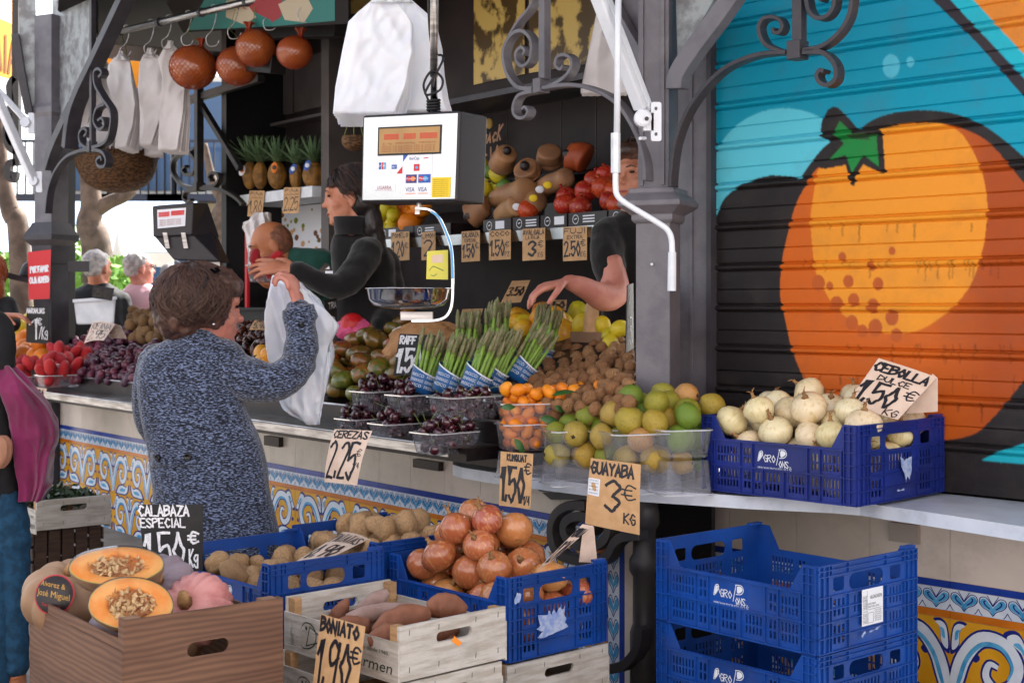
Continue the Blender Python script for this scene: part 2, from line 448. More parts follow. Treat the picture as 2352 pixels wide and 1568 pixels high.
mat('interior_void', '#0c0a0b', .8, spec=.2)
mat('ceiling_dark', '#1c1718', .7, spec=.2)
mat('sepia', '#bfa25a', .4, col2='#4a3718', ns=9, nmix=(.46, .54), det=6)
mat('pavement', '#8d8781', .8, col2='#7b756f', ns=6, bump=.3, bs=40, dirt=.3)
mat('bg_rear', '#b9b4b4', .8, col2='#aaa5a6', ns=1.5)
mat('bg_cream', '#d9c08f', .8, col2='#cfb47f', ns=1.5)
mat('bg_white', '#e2ddd2', .8, col2='#d5cfc4', ns=1.2)
mat('bg_blue', '#4f72ab', .7); mat('bg_glass', '#3b5878', .15); mat('bg_brown', '#70483a', .7); mat('bg_dark', '#33343c', .6)
mat('bg_awning', '#b7cbe0', .7, col2='#9ab3d2', ns=3)
mat('yellow_awning', '#d98b12', .7, col2='#c97c0c', ns=3, emit=None)
mat('yellow_dark', '#6e3d05', .7)
mat('bark', '#6b5a4f', .85, col2='#4c4038', ns=8, bump=.8, bs=12)
mat('leaf', '#5f8f2e', .5, rnd=.25, col2='#7fae45', ns=4); mat('leaf_dark', '#37551f', .55, col2='#4a6f2a', ns=4)
mat('teal_paint', '#0f6d68', .6); mat('red_paint', '#8f1d2a', .6); mat('cream_paint', '#b3a58e', .6)
mat('rubber_black', '#151417', .5); mat('rust', '#7a4426', .9)
mat('paper_kraft', '#c79e72', .75, col2='#bd9367', ns=30, bump=.15, bs=300); mat('paper_pale', '#dcc4b3', .75, col2='#d3b9a7', ns=20, bump=.15, bs=300)
mat('ink', '#1c1a22', .5); mat('chalk', '#e6e6ea', .8, col2='#c9c9d0', ns=200); mat('slate', '#1a191c', .6, col2='#141316', ns=12, dirt=.15)
mat('white_paper', '#dfe2ea', .6); mat('red_print', '#c4262e', .5); mat('blue_print', '#2b55a5', .5); mat('yellow_print', '#e5c318', .5); mat('orange_print', '#e07a1c', .5)
# ---------------- ground and far street ----------------
g = MB(); g.add([(-120, -12, 0), (120, -12, 0), (120, 260, 0), (-120, 260, 0)], [(0, 1, 2, 3)]); tag(g.build('ground', 'pavement'), kind='structure')
def facade(name, label, x0, x1, Y, z1, m, rows, cols, wm, fw, fh, balc=True, fl=3.2, depth=8):
    t = thing(name, label, 'building', ((x0+x1)/2, Y, 0))
    b = MB(); b.bx(x0, x1, Y, Y+depth, 0, z1); b.build('wall', m, t)
    for j in range(rows):
        for i in range(cols):
            cx = x0+(i+.5)*(x1-x0)/cols; zb = 3.6+j*fl
            q = MB(); q.bx(cx-fw/2-.12, cx+fw/2+.12, Y-.06, Y-.005, zb-.1, zb+fh+.12); fr = q.build('window', 'bg_white' if m != 'bg_white' else 'bg_cream', t)
            q = MB(); q.bx(cx-fw/2, cx+fw/2, Y-.09, Y-.065, zb, zb+fh); q.build('pane', wm, fr)
            if balc:
                q = MB(); q.bx(cx-fw/2-.4, cx+fw/2+.4, Y-.8, Y-.1, zb-.25, zb-.12)
                for k in range(13):
                    xx = cx-fw/2-.38+k*(fw+.76)/12; q.bx(xx-.012, xx+.012, Y-.79, Y-.765, zb-.12, zb+.85)
                q.bx(cx-fw/2-.4, cx+fw/2+.4, Y-.81, Y-.77, zb+.85, zb+.9); q.build('balcony', 'bg_dark', t)
    for i in range(cols):
        cx = x0+(i+.5)*(x1-x0)/cols; q = MB(); q.bx(cx-1.2, cx+1.2, Y-.04, Y-.003, .1, 2.7); q.build('shop_window', wm, t)
    return t
facade('building', 'cream building with iron balconies far across the sunny street', -9.0, -5.3, 27, 4.8, 'bg_cream', 1, 3, 'bg_glass', 1.1, 2.1)
facade('building', 'pale tall house at the far left of the bright street', -20, -15.5, 33, 4.5, 'bg_white', 1, 3, 'bg_glass', 1.0, 1.9)
facade('building', 'low blue shop front with white cornice far behind the two men', -8.6, -5.0, 23.5, 2.9, 'bg_blue', 0, 2, 'bg_glass', 1, 2, balc=False, depth=2)
facade('building', 'brown brick house seen right of the cream building', -5.2, 3, 29, 4.0, 'bg_brown', 1, 3, 'bg_glass', 1.1, 2.0)
facade('building', 'sunlit cream apartment house across the street behind the viewer', -14, 16, -21, 13, 'bg_rear', 4, 9, 'bg_glass', 1.1, 2.0, balc=False)  # unseen facade, added to bounce sunlight back onto the stall
t = thing('shop_awning', 'slanted pale blue awning hanging from the far shop front', 'awning', (-6.4, 21.6, 2.4))
q = MB(); q.plate([(0, 0), (3.0, 0), (3.0, 1.9), (0, 1.9)], (-8.0, 20.6, 2.15), (1, 0, 0), (0, .8, .45), .03); q.build('canvas', 'bg_awning', t)
q = MB(); q.bx(-8.0, -5.0, 20.58, 20.6, 1.95, 2.16); q.build('valance', 'bg_white', t)
for X in (-7.8, -5.2):
    q = MB(); q.tube([(X, 20.65, 2.15), (X, 22.2, 2.0)], .02); q.build('arm', 'bg_dark', t)
def trunk_tree(name, label, base, path, rs, twigs=8, crown=0, seed=1):
    rr = random.Random(seed); t = thing(name, label, 'tree', base)
    for i, (p, r) in enumerate(zip(path, rs)):
        q = MB(); pp = catmull(p, 6); q.tube(pp, [r[0]+(r[1]-r[0])*k/(len(pp)-1) for k in range(len(pp))], 10); q.build('trunk' if i == 0 else 'limb', 'bark', t, smooth=True)
    if crown:
        q = MB(); c = V(path[0][-1])+AZ*.9
        for k in range(crown):
            d = V((rr.gauss(0, 1), rr.gauss(0, 1), rr.gauss(0, .7))); d = d.normalized()*rr.uniform(.4, 1)*1.7*(1+.3*noise.noise(d*2)); p = c+d
            a = V((rr.uniform(-1, 1), rr.uniform(-1, 1), rr.uniform(-1, 1))).normalized()*.09; b = a.orthogonal().normalized()*.05
            q.add([p-a, p+b, p+a, p-b], [(0, 1, 2, 3)])
        q.build('crown', 'leaf', t)
    return t
def far(px, py, Y): return pt(px, py, Y)
gz = lambda px, Y: V(((px-CX)/F*Y, Y, 0))
trunk_tree('plane_tree', 'leaning grey tree trunk forking above the white haired man', gz(225, 13), [[gz(240, 13), far(225, 600, 13), far(205, 520, 13), far(210, 470, 13), far(200, 360, 13)], [far(208, 490, 13), far(250, 465, 13), far(300, 440, 13), far(330, 380, 13.3)]], [(.17, .08), (.08, .04)])
trunk_tree('plane_tree', 'thin curved dark trunk at the far left of the photo', gz(40, 11), [[gz(60, 11), far(45, 560, 11), far(25, 490, 11), far(5, 400, 11), far(-8, 250, 11)], [far(35, 520, 11), far(52, 505, 11)]], [(.1, .05), (.04, .02)])
trunk_tree('plane_tree', 'pale trunk standing behind the black counter scale', gz(500, 15), [[gz(490, 15), far(500, 560, 15), far(520, 470, 15), far(530, 400, 15), far(545, 300, 15)], [far(520, 470, 15), far(490, 420, 15), far(470, 330, 15)]], [(.14, .08), (.07, .03)])
def hedge(label, px0, px1, Y, py, seed, n=4200):
    rr = random.Random(seed); t = thing('leafy_shrub', label, 'shrub', gz((px0+px1)/2, Y), 'green shrubs in the sunny street')
    q = MB(); x0 = pt(px0, 0, Y).x; x1 = pt(px1, 0, Y).x; zt = pt(0, py, Y).z
    for k in range(n):
        x = rr.uniform(x0, x1); zz = rr.uniform(.15, 1); u = (x-x0)/(x1-x0); top = zt*(.8+.2*math.sin(PI*u)+.12*noise.noise(V((x*3, seed, 0))))
        z = zz*top; y = Y+rr.uniform(-.4, .5)
        if noise.noise(V((x*4, y*4, z*4+seed))) < -.18: continue
        a = V((rr.uniform(-1, 1), rr.uniform(-1, 1), rr.uniform(-1, 1))).normalized()*.055; b = a.orthogonal().normalized()*.03; p = V((x, y, z))
        q.add([p-a, p+b, p+a, p-b], [(0, 1, 2, 3)])
    q.build('foliage', 'leaf', t)
    q = MB()
    for k in range(9):
        x = x0+(x1-x0)*(k+.5)/9; q.tube([(x, Y, 0), (x+rr.uniform(-.2, .2), Y, zt*.8)], [.025, .01], 6)
    q.build('stem', 'bark', t)
hedge('sunlit green shrub left of the far grey column', -30, 80, 12, 580, 3)
hedge('sunlit green shrub between the two elderly men', 230, 330, 12.5, 590, 4, 3000)
hedge('sunlit green shrub behind the brown haired customer', 480, 600, 13, 590, 5, 3000)
hedge('narrow bright green shrub glimpsed beside the dark shelf post', 160, 215, 14, 520, 6, 1500)
def closed_parasol(px, py, Y, label):
    t = thing('closed_parasol', label, 'parasol', gz(px, Y), 'folded parasols of the far terrace'); p = pt(px, py, Y)
    q = MB(); q.lathe([(.02, 0), (.02, p.z-1.3)], 8, o=(p.x, Y, 0)); q.build('pole', 'bg_dark', t)
    q = MB(); q.lathe([(.06, 0), (.17, .1), (.15, .5), (.1, .95), (.03, 1.3)], 16, o=(p.x, Y, p.z-1.32), rib=lambda a, z: 1+.12*math.sin(a*7)); q.build('canopy', 'bg_white', t, smooth=True)
closed_parasol(541, 556, 15, 'small white folded parasol right of the black scale'); closed_parasol(274, 528, 16, 'grey folded parasol standing between the two elderly men')
# yellow awning of the neighbouring stall, far left
t = thing('stall_awning', 'yellow awning with dark lettering at the upper left corner', 'awning', (-3.6, 10.6, 2.6))
q = MB(); f = bil(pt(-60, 20, 10.4), pt(38, 60, 11), pt(36, 185, 11), pt(-60, 160, 10.4)); sheet(q, f, .01); q.build('valance', 'yellow_awning', t)
q = MB(); gg = lambda u, v, d: f(u, v/f.h, d); write(q, 'AIA', .45, .12*f.h, .55, .62*f.h, .03, gg, asp=f.w, lift=.004); q.build('lettering', 'yellow_dark', t)
q = MB(); f2 = bil(pt(-80, -160, 12.8), pt(60, -130, 13.2), pt(38, 60, 11), pt(-60, 20, 10.4)); sheet(q, f2, .01); q.build('canvas', 'yellow_awning', t)
t = thing('stall_awning', 'bright yellow canopy edge seen behind the hanging paper bags', 'awning', (-3, 11, 2.4))
q = MB(); f = bil(pt(225, 90, 11.5), pt(330, 120, 11.5), pt(330, 200, 11.5), pt(225, 215, 11.5)); sheet(q, f, .01); q.build('canvas', 'yellow_awning', t)
# ---------------- the kiosk ----------------
K = thing('market_kiosk', 'grey iron fruit kiosk with tiled counter and painted roller shutter', 'kiosk', A.at(0, .6, 0))
def square_prof(mb, c, ux, prof, mi=0):   # stacked square frusta, prof = [(half, z)]
    uy = V((-ux.y, ux.x, 0))
    vs = []
    for h, z in prof:
        for a, b in ((-1, -1), (1, -1), (1, 1), (-1, 1)): vs.append(V((c.x, c.y, 0))+ux*a*h+uy*b*h+AZ*z)
    fs = []
    for i in range(len(prof)-1):
        for k in range(4): a = i*4+k; b = i*4+(k+1) % 4; fs.append((a, b, b+4, a+4))
    fs += [(3, 2, 1, 0), tuple(4*(len(prof)-1)+k for k in range(4))]
    mb.add(vs, fs, mi)
a1 = math.radians(66); U1 = V((math.sin(a1), -math.cos(a1), 0))   # along the lit face of the right column, towards the right
Yc = 5.05; zc = lambda py, Y=Yc: H-(py-HY)/F*Y
c1 = pt(1512, HY, Yc+.06)
q = MB(); square_prof(q, c1, U1, [(.064, 0), (.064, zc(505))])
for px0 in (-.03, .03):
    pass
q.build('column', 'iron_paint', K)
q = MB(); square_prof(q, c1, U1, [(.07, zc(512)), (.078, zc(505)), (.078, zc(492)), (.088, zc(488)), (.118, zc(473)), (.118, zc(462)), (.1, zc(450)), (.086, zc(443)), (.086, zc(432))]); bevel(q.build('capital', 'iron_paint', K), .003)
q = MB(); square_prof(q, c1, U1, [(.058, zc(432)), (.058, 3.0)])
uy1 = V((-U1.y, U1.x, 0)); fc = V((c1.x, c1.y, 0))-uy1*.058
for s_ in (-.05, .03):
    q.box(fc+U1*s_-uy1*.008+AZ*zc(425), U1*.014, uy1*.009, AZ*1.0)
q.build('upper_column', 'iron_paint', K)
# bolts and rust mark
q = MB(); 
for py in (607,): p = pt(1497, py, Yc-.01); q.ell(p, .006, 8, 6)
q.build('bolt', 'white_enamel', K)
# jamb between column and shutter
tj0, tj1 = B.t(1640, 0), B.t(1566, 0)
q = MB(); q.box(B.at(tj0+.012, -.02, 0), B.u*(tj1-tj0-.0), B.n*.03, AZ*3.0)
q.box(B.at(tj0+(tj1-tj0)*.55, -.026, 0), B.u*.012, B.n*.008, AZ*3.0); q.build('jamb', 'iron_paint', K)
q = MB(); q.box(B.at(tj0-.012, -.035, 0), B.u*.022, B.n*.05, AZ*3.0); q.build('shutter_rail', 'iron_dark', K)
# second (left) column
YL = 9.3; c2 = pt(118, HY, YL); zl = lambda py: H-(py-HY)/F*YL
U2 = V((math.cos(math.radians(32)), -math.sin(math.radians(32))*.8, 0)).normalized()
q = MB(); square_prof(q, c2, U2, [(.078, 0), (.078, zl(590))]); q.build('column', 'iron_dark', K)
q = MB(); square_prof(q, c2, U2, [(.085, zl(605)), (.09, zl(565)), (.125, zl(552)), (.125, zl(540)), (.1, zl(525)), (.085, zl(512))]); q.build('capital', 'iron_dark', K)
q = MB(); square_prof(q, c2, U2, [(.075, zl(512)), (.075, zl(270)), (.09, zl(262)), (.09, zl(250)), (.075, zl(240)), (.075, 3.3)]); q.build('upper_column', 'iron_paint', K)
q = MB(); a_ = pt(158, HY, YL+.25); square_prof(q, a_, U2, [(.03, 0), (.03, 3.3)]); q.build('corner_post', 'black_post', K)
# filled spandrel plates of the left column
def plate_px(px_list, Y, th, name, m, par=K):
    q = MB(); pts_ = [pt(x, y, Y) for x, y in px_list]; n = V((0, 1, 0))
    o = V((0, Y, 0)); q.plate([(p.x, p.z) for p in pts_][::-1], o, (1, 0, 0), (0, 0, 1), -th); return q.build(name, m, par)
q = MB()
def plateP(pl, off, poly, th, name, m, par=K):
    q = MB(); T = []
    for x, y in poly:
        p = pl.px(x, y, off); T.append(((p-pl.p0).dot(pl.u), p.z))
    ar = sum(T[i][0]*T[(i+1) % len(T)][1]-T[(i+1) % len(T)][0]*T[i][1] for i in range(len(T)))
    if ar < 0: T = T[::-1]
    q.plate(T, pl.at(0, off, 0), pl.u, (0, 0, 1), th); return q.build(name, m, par)
AL = Plane((c2.x, c2.y), math.radians(38.3)); BL_ = Plane((c2.x, c2.y), math.radians(100))
plateP(AL, .03, [(120, 0), (210, 0), (206, 130), (150, 270), (120, 290)], .02, 'spandrel_plate', 'iron_blotch')
plateP(BL_, 0, [(42, -5), (82, -5), (82, 260), (70, 250), (46, 100)], .02, 'spandrel_plate', 'iron_blotch')
def trace(pl, off, pts, k=5): return [pl.px(x, y, off) for x, y in [(p.x, p.y) for p in catmull(pts, k)]]
def sweep(pl, off, pts, w, h, name, m, k=5, par=K, taper=None):
    q = MB(); P_ = trace(pl, off, pts, k); n = len(P_)
    hs = [h*(taper[0]+(taper[1]-taper[0])*i/(n-1)) for i in range(n)] if taper else h
    q.strip(P_, w, hs, pl.n); o = q.build(name, m, par); bevel(o, .002, 1); return o
def barpx(pl, off, a, b, w, h, name, m):
    q = MB(); q.bar(pl.px(*a, off), pl.px(*b, off), h, w, up=pl.n); o = q.build(name, m, K); bevel(o, .003, 1); return o
C1A = Plane((c1.x, c1.y), math.radians(38.3)); C1B = Plane((c1.x, c1.y), math.radians(44.4))
# braces of the right column
sweep(C1B, -.03, [(1556, 205), (1562, 170), (1600, 110), (1660, 30), (1720, -60)], .05, .07, 'brace', 'iron_paint')
sweep(C1A, -.01, [(1496, 190), (1470, 130), (1430, 60), (1380, -30)], .04, .06, 'brace', 'iron_paint')
plateP(C1A, .03, [(1400, -20), (1500, -20), (1500, 150), (1475, 120)], .02, 'spandrel_plate', 'iron_paint')
plateP(C1B, .01, [(1552, -20), (1650, -20), (1600, 70), (1556, 130)], .02, 'spandrel_plate', 'iron_blotch')
# scroll brackets, bars swept in the plane of the wall
SB = .045
def bracket(pl, off, arc, post, block, scrolls, m, w=SB, h=.014):
    t_ = sweep(pl, off, arc, w, h*1.15, 'bracket', m)
    q = MB(); q.bar(pl.px(*post[0], off), pl.px(*post[1], off), post[2], post[2], up=pl.n); bevel(q.build('bracket_post', m, K), .002, 1)
    q = MB(); q.bar(pl.px(*block[0], off), pl.px(*block[1], off), block[2], block[2]*1.15, up=pl.n); bevel(q.build('bracket_collar', m, K), .002, 1)
    for s_ in scrolls: sweep(pl, off, s_, w*.95, h, 'scroll', m, taper=(1.15, .9))
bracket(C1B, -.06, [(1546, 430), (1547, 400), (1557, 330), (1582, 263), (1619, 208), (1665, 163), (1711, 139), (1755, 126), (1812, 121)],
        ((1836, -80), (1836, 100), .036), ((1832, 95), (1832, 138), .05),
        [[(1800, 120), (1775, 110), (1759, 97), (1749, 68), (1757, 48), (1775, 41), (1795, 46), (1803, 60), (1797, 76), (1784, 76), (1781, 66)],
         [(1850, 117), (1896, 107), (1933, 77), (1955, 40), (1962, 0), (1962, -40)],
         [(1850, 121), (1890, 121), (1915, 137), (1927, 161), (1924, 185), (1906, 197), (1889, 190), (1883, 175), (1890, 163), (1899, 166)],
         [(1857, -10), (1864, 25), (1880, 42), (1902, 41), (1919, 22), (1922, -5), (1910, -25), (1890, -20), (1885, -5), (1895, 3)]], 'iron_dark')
bracket(C1A, -.07, [(1489, 415), (1486, 366), (1470, 311), (1436, 252), (1399, 220), (1352, 201), (1308, 196), (1253, 203)],
        ((1251, -80), (1251, 182), .036), ((1243, 181), (1243, 214), .046),
        [[(1230, 205), (1195, 200), (1171, 168), (1163, 124), (1175, 90), (1196, 73), (1215, 77), (1228, 99), (1225, 137), (1209, 153), (1195, 143), (1193, 123), (1204, 110), (1213, 117), (1209, 127)],
         [(1230, 211), (1200, 219), (1187, 242), (1188, 262), (1200, 272), (1214, 269), (1220, 256), (1213, 247), (1206, 252)],
         [(1257, 203), (1288, 190), (1312, 170), (1321, 150), (1317, 134), (1301, 127), (1286, 135), (1284, 152), (1295, 160), (1301, 151)],
         [(1236, -20), (1224, 18), (1196, 52), (1174, 88)]], 'iron_paint')
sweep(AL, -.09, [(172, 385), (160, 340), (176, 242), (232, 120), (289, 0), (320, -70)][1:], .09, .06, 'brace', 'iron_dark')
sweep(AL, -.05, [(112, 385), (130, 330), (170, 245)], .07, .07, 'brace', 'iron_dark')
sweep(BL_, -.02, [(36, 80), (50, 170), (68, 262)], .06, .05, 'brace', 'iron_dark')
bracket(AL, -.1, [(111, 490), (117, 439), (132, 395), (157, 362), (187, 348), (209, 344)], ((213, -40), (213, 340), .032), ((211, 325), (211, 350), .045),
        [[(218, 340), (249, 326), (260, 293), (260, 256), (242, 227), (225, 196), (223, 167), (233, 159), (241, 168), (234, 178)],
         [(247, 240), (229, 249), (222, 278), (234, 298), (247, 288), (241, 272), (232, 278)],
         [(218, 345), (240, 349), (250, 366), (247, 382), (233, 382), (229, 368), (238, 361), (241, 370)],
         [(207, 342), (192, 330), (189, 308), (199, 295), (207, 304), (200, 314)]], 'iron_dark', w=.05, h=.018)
# far bracket seen through the kiosk
FB = Plane((pt(455, HY, 9.6).x, 9.6), math.radians(38.3))
bracket(FB, 0, [(560, 470), (545, 455), (520, 440), (490, 433), (462, 433)], ((457, 190), (457, 430), .05), ((457, 420), (457, 440), .06),
        [[(452, 432), (420, 425), (398, 395), (402, 365), (425, 350), (450, 340), (455, 300)], [(440, 352), (452, 372), (446, 398), (430, 402), (422, 390), (430, 382)],
         [(470, 430), (498, 425), (506, 405), (492, 397), (482, 407), (488, 415)], [(450, 437), (430, 440), (424, 455), (434, 465), (442, 458)]], 'iron_far', w=.04, h=.02)
barpx(FB, .02, (430, 232), (600, 180), .05, .05, 'far_beam', 'iron_far')
barpx(FB, .02, (462, 240), (552, 388), .04, .04, 'far_beam', 'iron_far')
# roof, ceiling, fascia
q = MB()
zr = 3.32; tLr = A.t(118, .45)+.25
rp = [A.at(-3.2, -.75, 0), A.at(-3.2, 3.1, 0), A.at(2.2, 3.1, 0), V((-2.29, 12.0, 0)), V((-2.4, 10.9, 0)), V((-3.12, 10.8, 0)), V((-3.0, 9.2, 0)), A.at(A.t(175, -.75), -.75, 0)]
q.plate([(p.x, p.y) for p in rp], (0, 0, zr), (1, 0, 0), (0, 1, 0), .12)
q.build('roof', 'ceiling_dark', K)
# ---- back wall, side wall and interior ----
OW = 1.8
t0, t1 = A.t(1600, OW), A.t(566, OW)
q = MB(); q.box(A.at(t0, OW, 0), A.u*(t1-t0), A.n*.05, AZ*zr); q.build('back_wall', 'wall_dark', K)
q = MB()
def wallpx(px0, px1, py0, py1, off, name, m, th=.012):
    tl, tr, br, bl = A.px(px0, py0, off), A.px(px1, py0, off), A.px(px1, py1, off), A.px(px0, py1, off)
    q = MB(); q.box(bl, br-bl, A.n*th, AZ*(tl.z-bl.z)); return q.build(name, m, K)
for a_, b_ in ((590, 672), (676, 742), ):
    tt0, tt1 = A.t(b_, OW-.02), A.t(a_, OW-.02); z0_, z1_ = A.px(640, 268, OW).z, A.px(640, 150, OW).z
    q.box(A.at(tt0, OW-.02, z0_), A.u*(tt1-tt0), A.n*.02, AZ*(z1_-z0_))
q.build('wall_panel', 'wall_panel', K)
q = MB(); z0_ = A.px(640, 272, OW-.2).z; q.box(A.at(A.t(745, OW-.1), OW-.12, z0_-.02), A.u*(A.t(566, OW-.1)-A.t(745, OW-.1)), A.n*.12, AZ*.02); q.build('shelf', 'wall_panel', K)
for px in (1165, 1290, 1370):
    q = MB(); q.box(A.at(A.t(px, OW), OW-.003, 1.9), A.u*.004, A.n*.003, AZ*.9); q.build('panel_joint', 'wood_dark', K)
q = MB(); q.box(A.at(A.t(788, OW-.3), OW-.4, 0), A.u*.09, A.n*.39, AZ*zr); q.build('partition', 'wall_panel', K)
q = MB(); q.box(A.at(A.t(566, OW-.3)-.0, OW-.45, 0), A.u*.07, A.n*.5, AZ*zr); q.build('corner_post', 'black_post', K)
q = MB(); q.box(A.at(A.t(561, OW-.5), OW-.48, .8), A.u*.03, A.n*.02, AZ*1.05); q.build('post_trim', 'red_print', K)
# valance box across the back with sepia photographs
zb = A.px(1160, 205, 1.45).z
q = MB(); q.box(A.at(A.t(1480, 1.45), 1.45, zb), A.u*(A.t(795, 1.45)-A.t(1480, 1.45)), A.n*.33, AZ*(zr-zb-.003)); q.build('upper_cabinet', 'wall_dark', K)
q = MB(); q.box(A.at(A.t(1480, 1.43), 1.43, zb-.03), A.u*(A.t(795, 1.43)-A.t(1480, 1.43)), A.n*.36, AZ*.03); q.build('cabinet_rail', 'iron_dark', K)
q = MB(); sheet(q, bil(A.px(1088, -60, 1.44), A.px(1205, -70, 1.44), A.px(1205, 170, 1.44), A.px(1088, 195, 1.44)), .004); q.build('sepia_photo', 'sepia', K)
q = MB(); sheet(q, bil(A.px(1215, -60, 1.44), A.px(1392, -70, 1.44), A.px(1392, 140, 1.44), A.px(1215, 168, 1.44)), .004); q.build('sepia_photo', 'sepia', K)
q = MB(); sheet(q, bil(A.px(806, -50, 1.44), A.px(905, -60, 1.44), A.px(905, 20, 1.44), A.px(806, 32, 1.44)), .004); q.build('sepia_photo', 'sepia', K)
# painted ceiling panel top left and dark beams
q = MB(); f = bil(pt(300, -140, 9.2), pt(800, -330, 6.4), pt(800, 55, 6.9), pt(420, 75, 8.9)); sheet(q, f, .01); q.build('canopy_panel', 'ceiling_dark', K)
q = MB()
gg = lambda u, v, d: f(u, v, d)
def patch(poly, m, name='painted_letter', lift=.003):
    q = MB(); n = len(poly)
    tris = tessellate_polygon([[V((a, b, 0)) for a, b in poly]]); vs = [f(a, b, lift) for a, b in poly]; q.add(vs, tris); q.build(name, m, K)
def px2uv(f, x, y, n=22):
    best = None
    u0 = v0 = .5; s_ = .5
    for it in range(n):
        c = None
        for du in (-1, 0, 1):
            for dv in (-1, 0, 1):
                u, v = u0+du*s_, v0+dv*s_; p = f(u, v, 0); e = ((p.x/p.y*F+CX-x)**2+(HY-(p.z-H)/p.y*F-y)**2)
                if c is None or e < c[0]: c = (e, u, v)
        u0, v0 = c[1], c[2]; s_ *= .62
    return u0, v0
for poly, m in (([(470, 0), (640, -30), (770, -40), (770, 48), (640, 60), (430, 70)], 'teal_paint'),):
    patch([px2uv(f, *p) for p in poly], m, 'painted_band', .002)
for poly, m in (([(560, 0), (600, -5), (640, 18), (620, 45), (590, 30), (560, 20)], 'red_paint'), ([(600, 0), (650, -10), (646, 40), (625, 52)], 'red_paint'),
                ([(640, 10), (700, -20), (720, 20), (700, 52), (655, 46)], 'cream_paint'), ([(520, 2), (560, -3), (590, 40), (560, 56), (520, 40)], 'cream_paint')):
    patch([px2uv(f, *p) for p in poly], m)
barpx(A, .9, (250, 118), (640, 150), .1, .1, 'ceiling_beam', 'black_post'); barpx(A, 1.1, (560, 70), (790, 60), .12, .12, 'ceiling_beam', 'black_post')
# ---- roller shutter with the mural ----
import numpy as np
def in_poly(X, Y, poly):
    c = np.zeros(X.shape, bool); n = len(poly); j = n-1
    for i in range(n):
        xi, yi = poly[i]; xj, yj = poly[j]
        if yi != yj: c ^= ((yi > Y) != (yj > Y)) & (X < (xj-xi)*(Y-yi)/(yj-yi)+xi)
        j = i
    return c
def smooth2(pts, k=6): return [(p.x, p.y) for p in catmull(pts, k, closed=True)]
ts0, ts1 = B.t(2352)-.45, B.t(1642)
nx = 640
per = .1527; zA = H+(HY-665.6)/F*B.Y(1640)
prof = [(0, 0), (.01, -.009), (.03, -.011), (.045, .001), (.075, .009), (.11, .011), (.145, .009), (.165, .001), (.18, -.012), (.21, -.012), (.225, 0), (.26, .0006), (.32, .001), (.38, .001), (.44, .001), (.5, .0008), (.55, 0), (.556, -.006), (.572, -.006), (.58, .0015), (.64, .001), (.7, .001), (.78, .001), (.86, .0008), (.93, .0004), (.985, 0)]
zbase = H-.585; rows = []
pf2 = []
for (p0, o0), (p1, o1) in zip(prof, prof[1:]+[(1, 0)]):
    m = max(1, math.ceil((p1-p0)/.024)); pf2 += [(p0+(p1-p0)*j/m, o0+(o1-o0)*j/m) for j in range(m)]
prof = pf2
kmin, kmax = -14, 14
for k in range(kmin, kmax):
    for p, o in prof:
        z = zA-.565*per+(k+p)*per
        if z > zbase+.06 and z < 2.98: rows.append((z, o))
rows = [(zbase-.03, .002), (zbase, .002), (zbase+.03, .002), (zbase+.055, .002)]+rows
ny = len(rows)
tt = np.linspace(ts0, ts1, nx)
zz = np.array([r[0] for r in rows]); oo = np.array([r[1] for r in rows])
T, Z = np.meshgrid(tt, zz)
PX = B.p0.x+B.u.x*T; PY = B.p0.y+B.u.y*T
pxs = CX+PX/PY*F; pys = HY-(Z-H)/PY*F
pat = np.zeros(T.shape+(3,))
def setc(mask, c): pat[mask] = hexc(c)
blue = np.array(hexc('#0096b4')); blue2 = np.array(hexc('#007ea6'))
g_ = np.clip((pys+100)/500, 0, 1)[..., None]; pat[:] = blue2*(1-g_)*.5+blue*(1-(1-g_)*.5)
X_, Y_ = pxs, pys
def ellm(cx, cy, rx, ry): return ((X_-cx)/rx)**2+((Y_-cy)/ry)**2 < 1
setc(ellm(1802, 420, 172, 171), '#58c3d9')
setc(in_poly(X_, Y_, [(2235, 0), (2150, -110), (2600, -110), (2600, 400), (2351, 125)]), '#d9842c')
setc(in_poly(X_, Y_, [(2180, 2), (2070, -110), (2150, -110), (2235, 0), (2351, 125), (2480, 270), (2440, 265)]), '#19b1c8')
setc(in_poly(X_, Y_, [(2300, -110), (2290, -20), (2352, 4), (2480, 0), (2480, -110)]), '#c9b414')
setc(in_poly(X_, Y_, [(2142, 0), (2040, -110), (2095, -110), (2183, 0), (2351, 180), (2500, 330), (2500, 400), (2351, 222), (2250, 105)]), '#2d2830')
org = smooth2([(1880, 385), (1856, 419), (1828, 471), (1808, 544), (1796, 604), (1792, 675), (1804, 735), (1824, 816), (1868, 908), (1930, 970), (2040, 1005), (2160, 1011), (2235, 997), (2275, 965), (2315, 920), (2352, 872), (2420, 780), (2460, 650), (2440, 520), (2352, 421), (2315, 375), (2267, 324), (2214, 297), (2162, 284), (2114, 282), (2045, 290), (1960, 320)])
out = smooth2([(1908, 326), (1872, 362), (1837, 412), (1800, 480), (1760, 600), (1750, 720), (1760, 1100), (2480, 1100), (2480, 500), (2400, 408), (2352, 361), (2307, 322), (2255, 286), (2194, 262), (2134, 254), (2073, 256), (2013, 272), (1968, 300)], 5)
blk = smooth2([(1600, 540), (1641, 505), (1665, 455), (1710, 422), (1760, 405), (1800, 404), (1840, 415), (1900, 480), (1900, 1200), (1560, 1200), (1560, 700)], 5)
dark = '#231f21'
setc(in_poly(X_, Y_, out) | in_poly(X_, Y_, blk) | (Y_ > 1000) & (X_ < 2000) | (Y_ > 1012), dark)
m_ = in_poly(X_, Y_, org)
fx = np.clip((X_-2120)/160, 0, 1)[..., None]
oc = np.array(hexc('#c75f16'))*(1-fx)+np.array(hexc('#a34610'))*fx
pat[m_] = oc[m_]
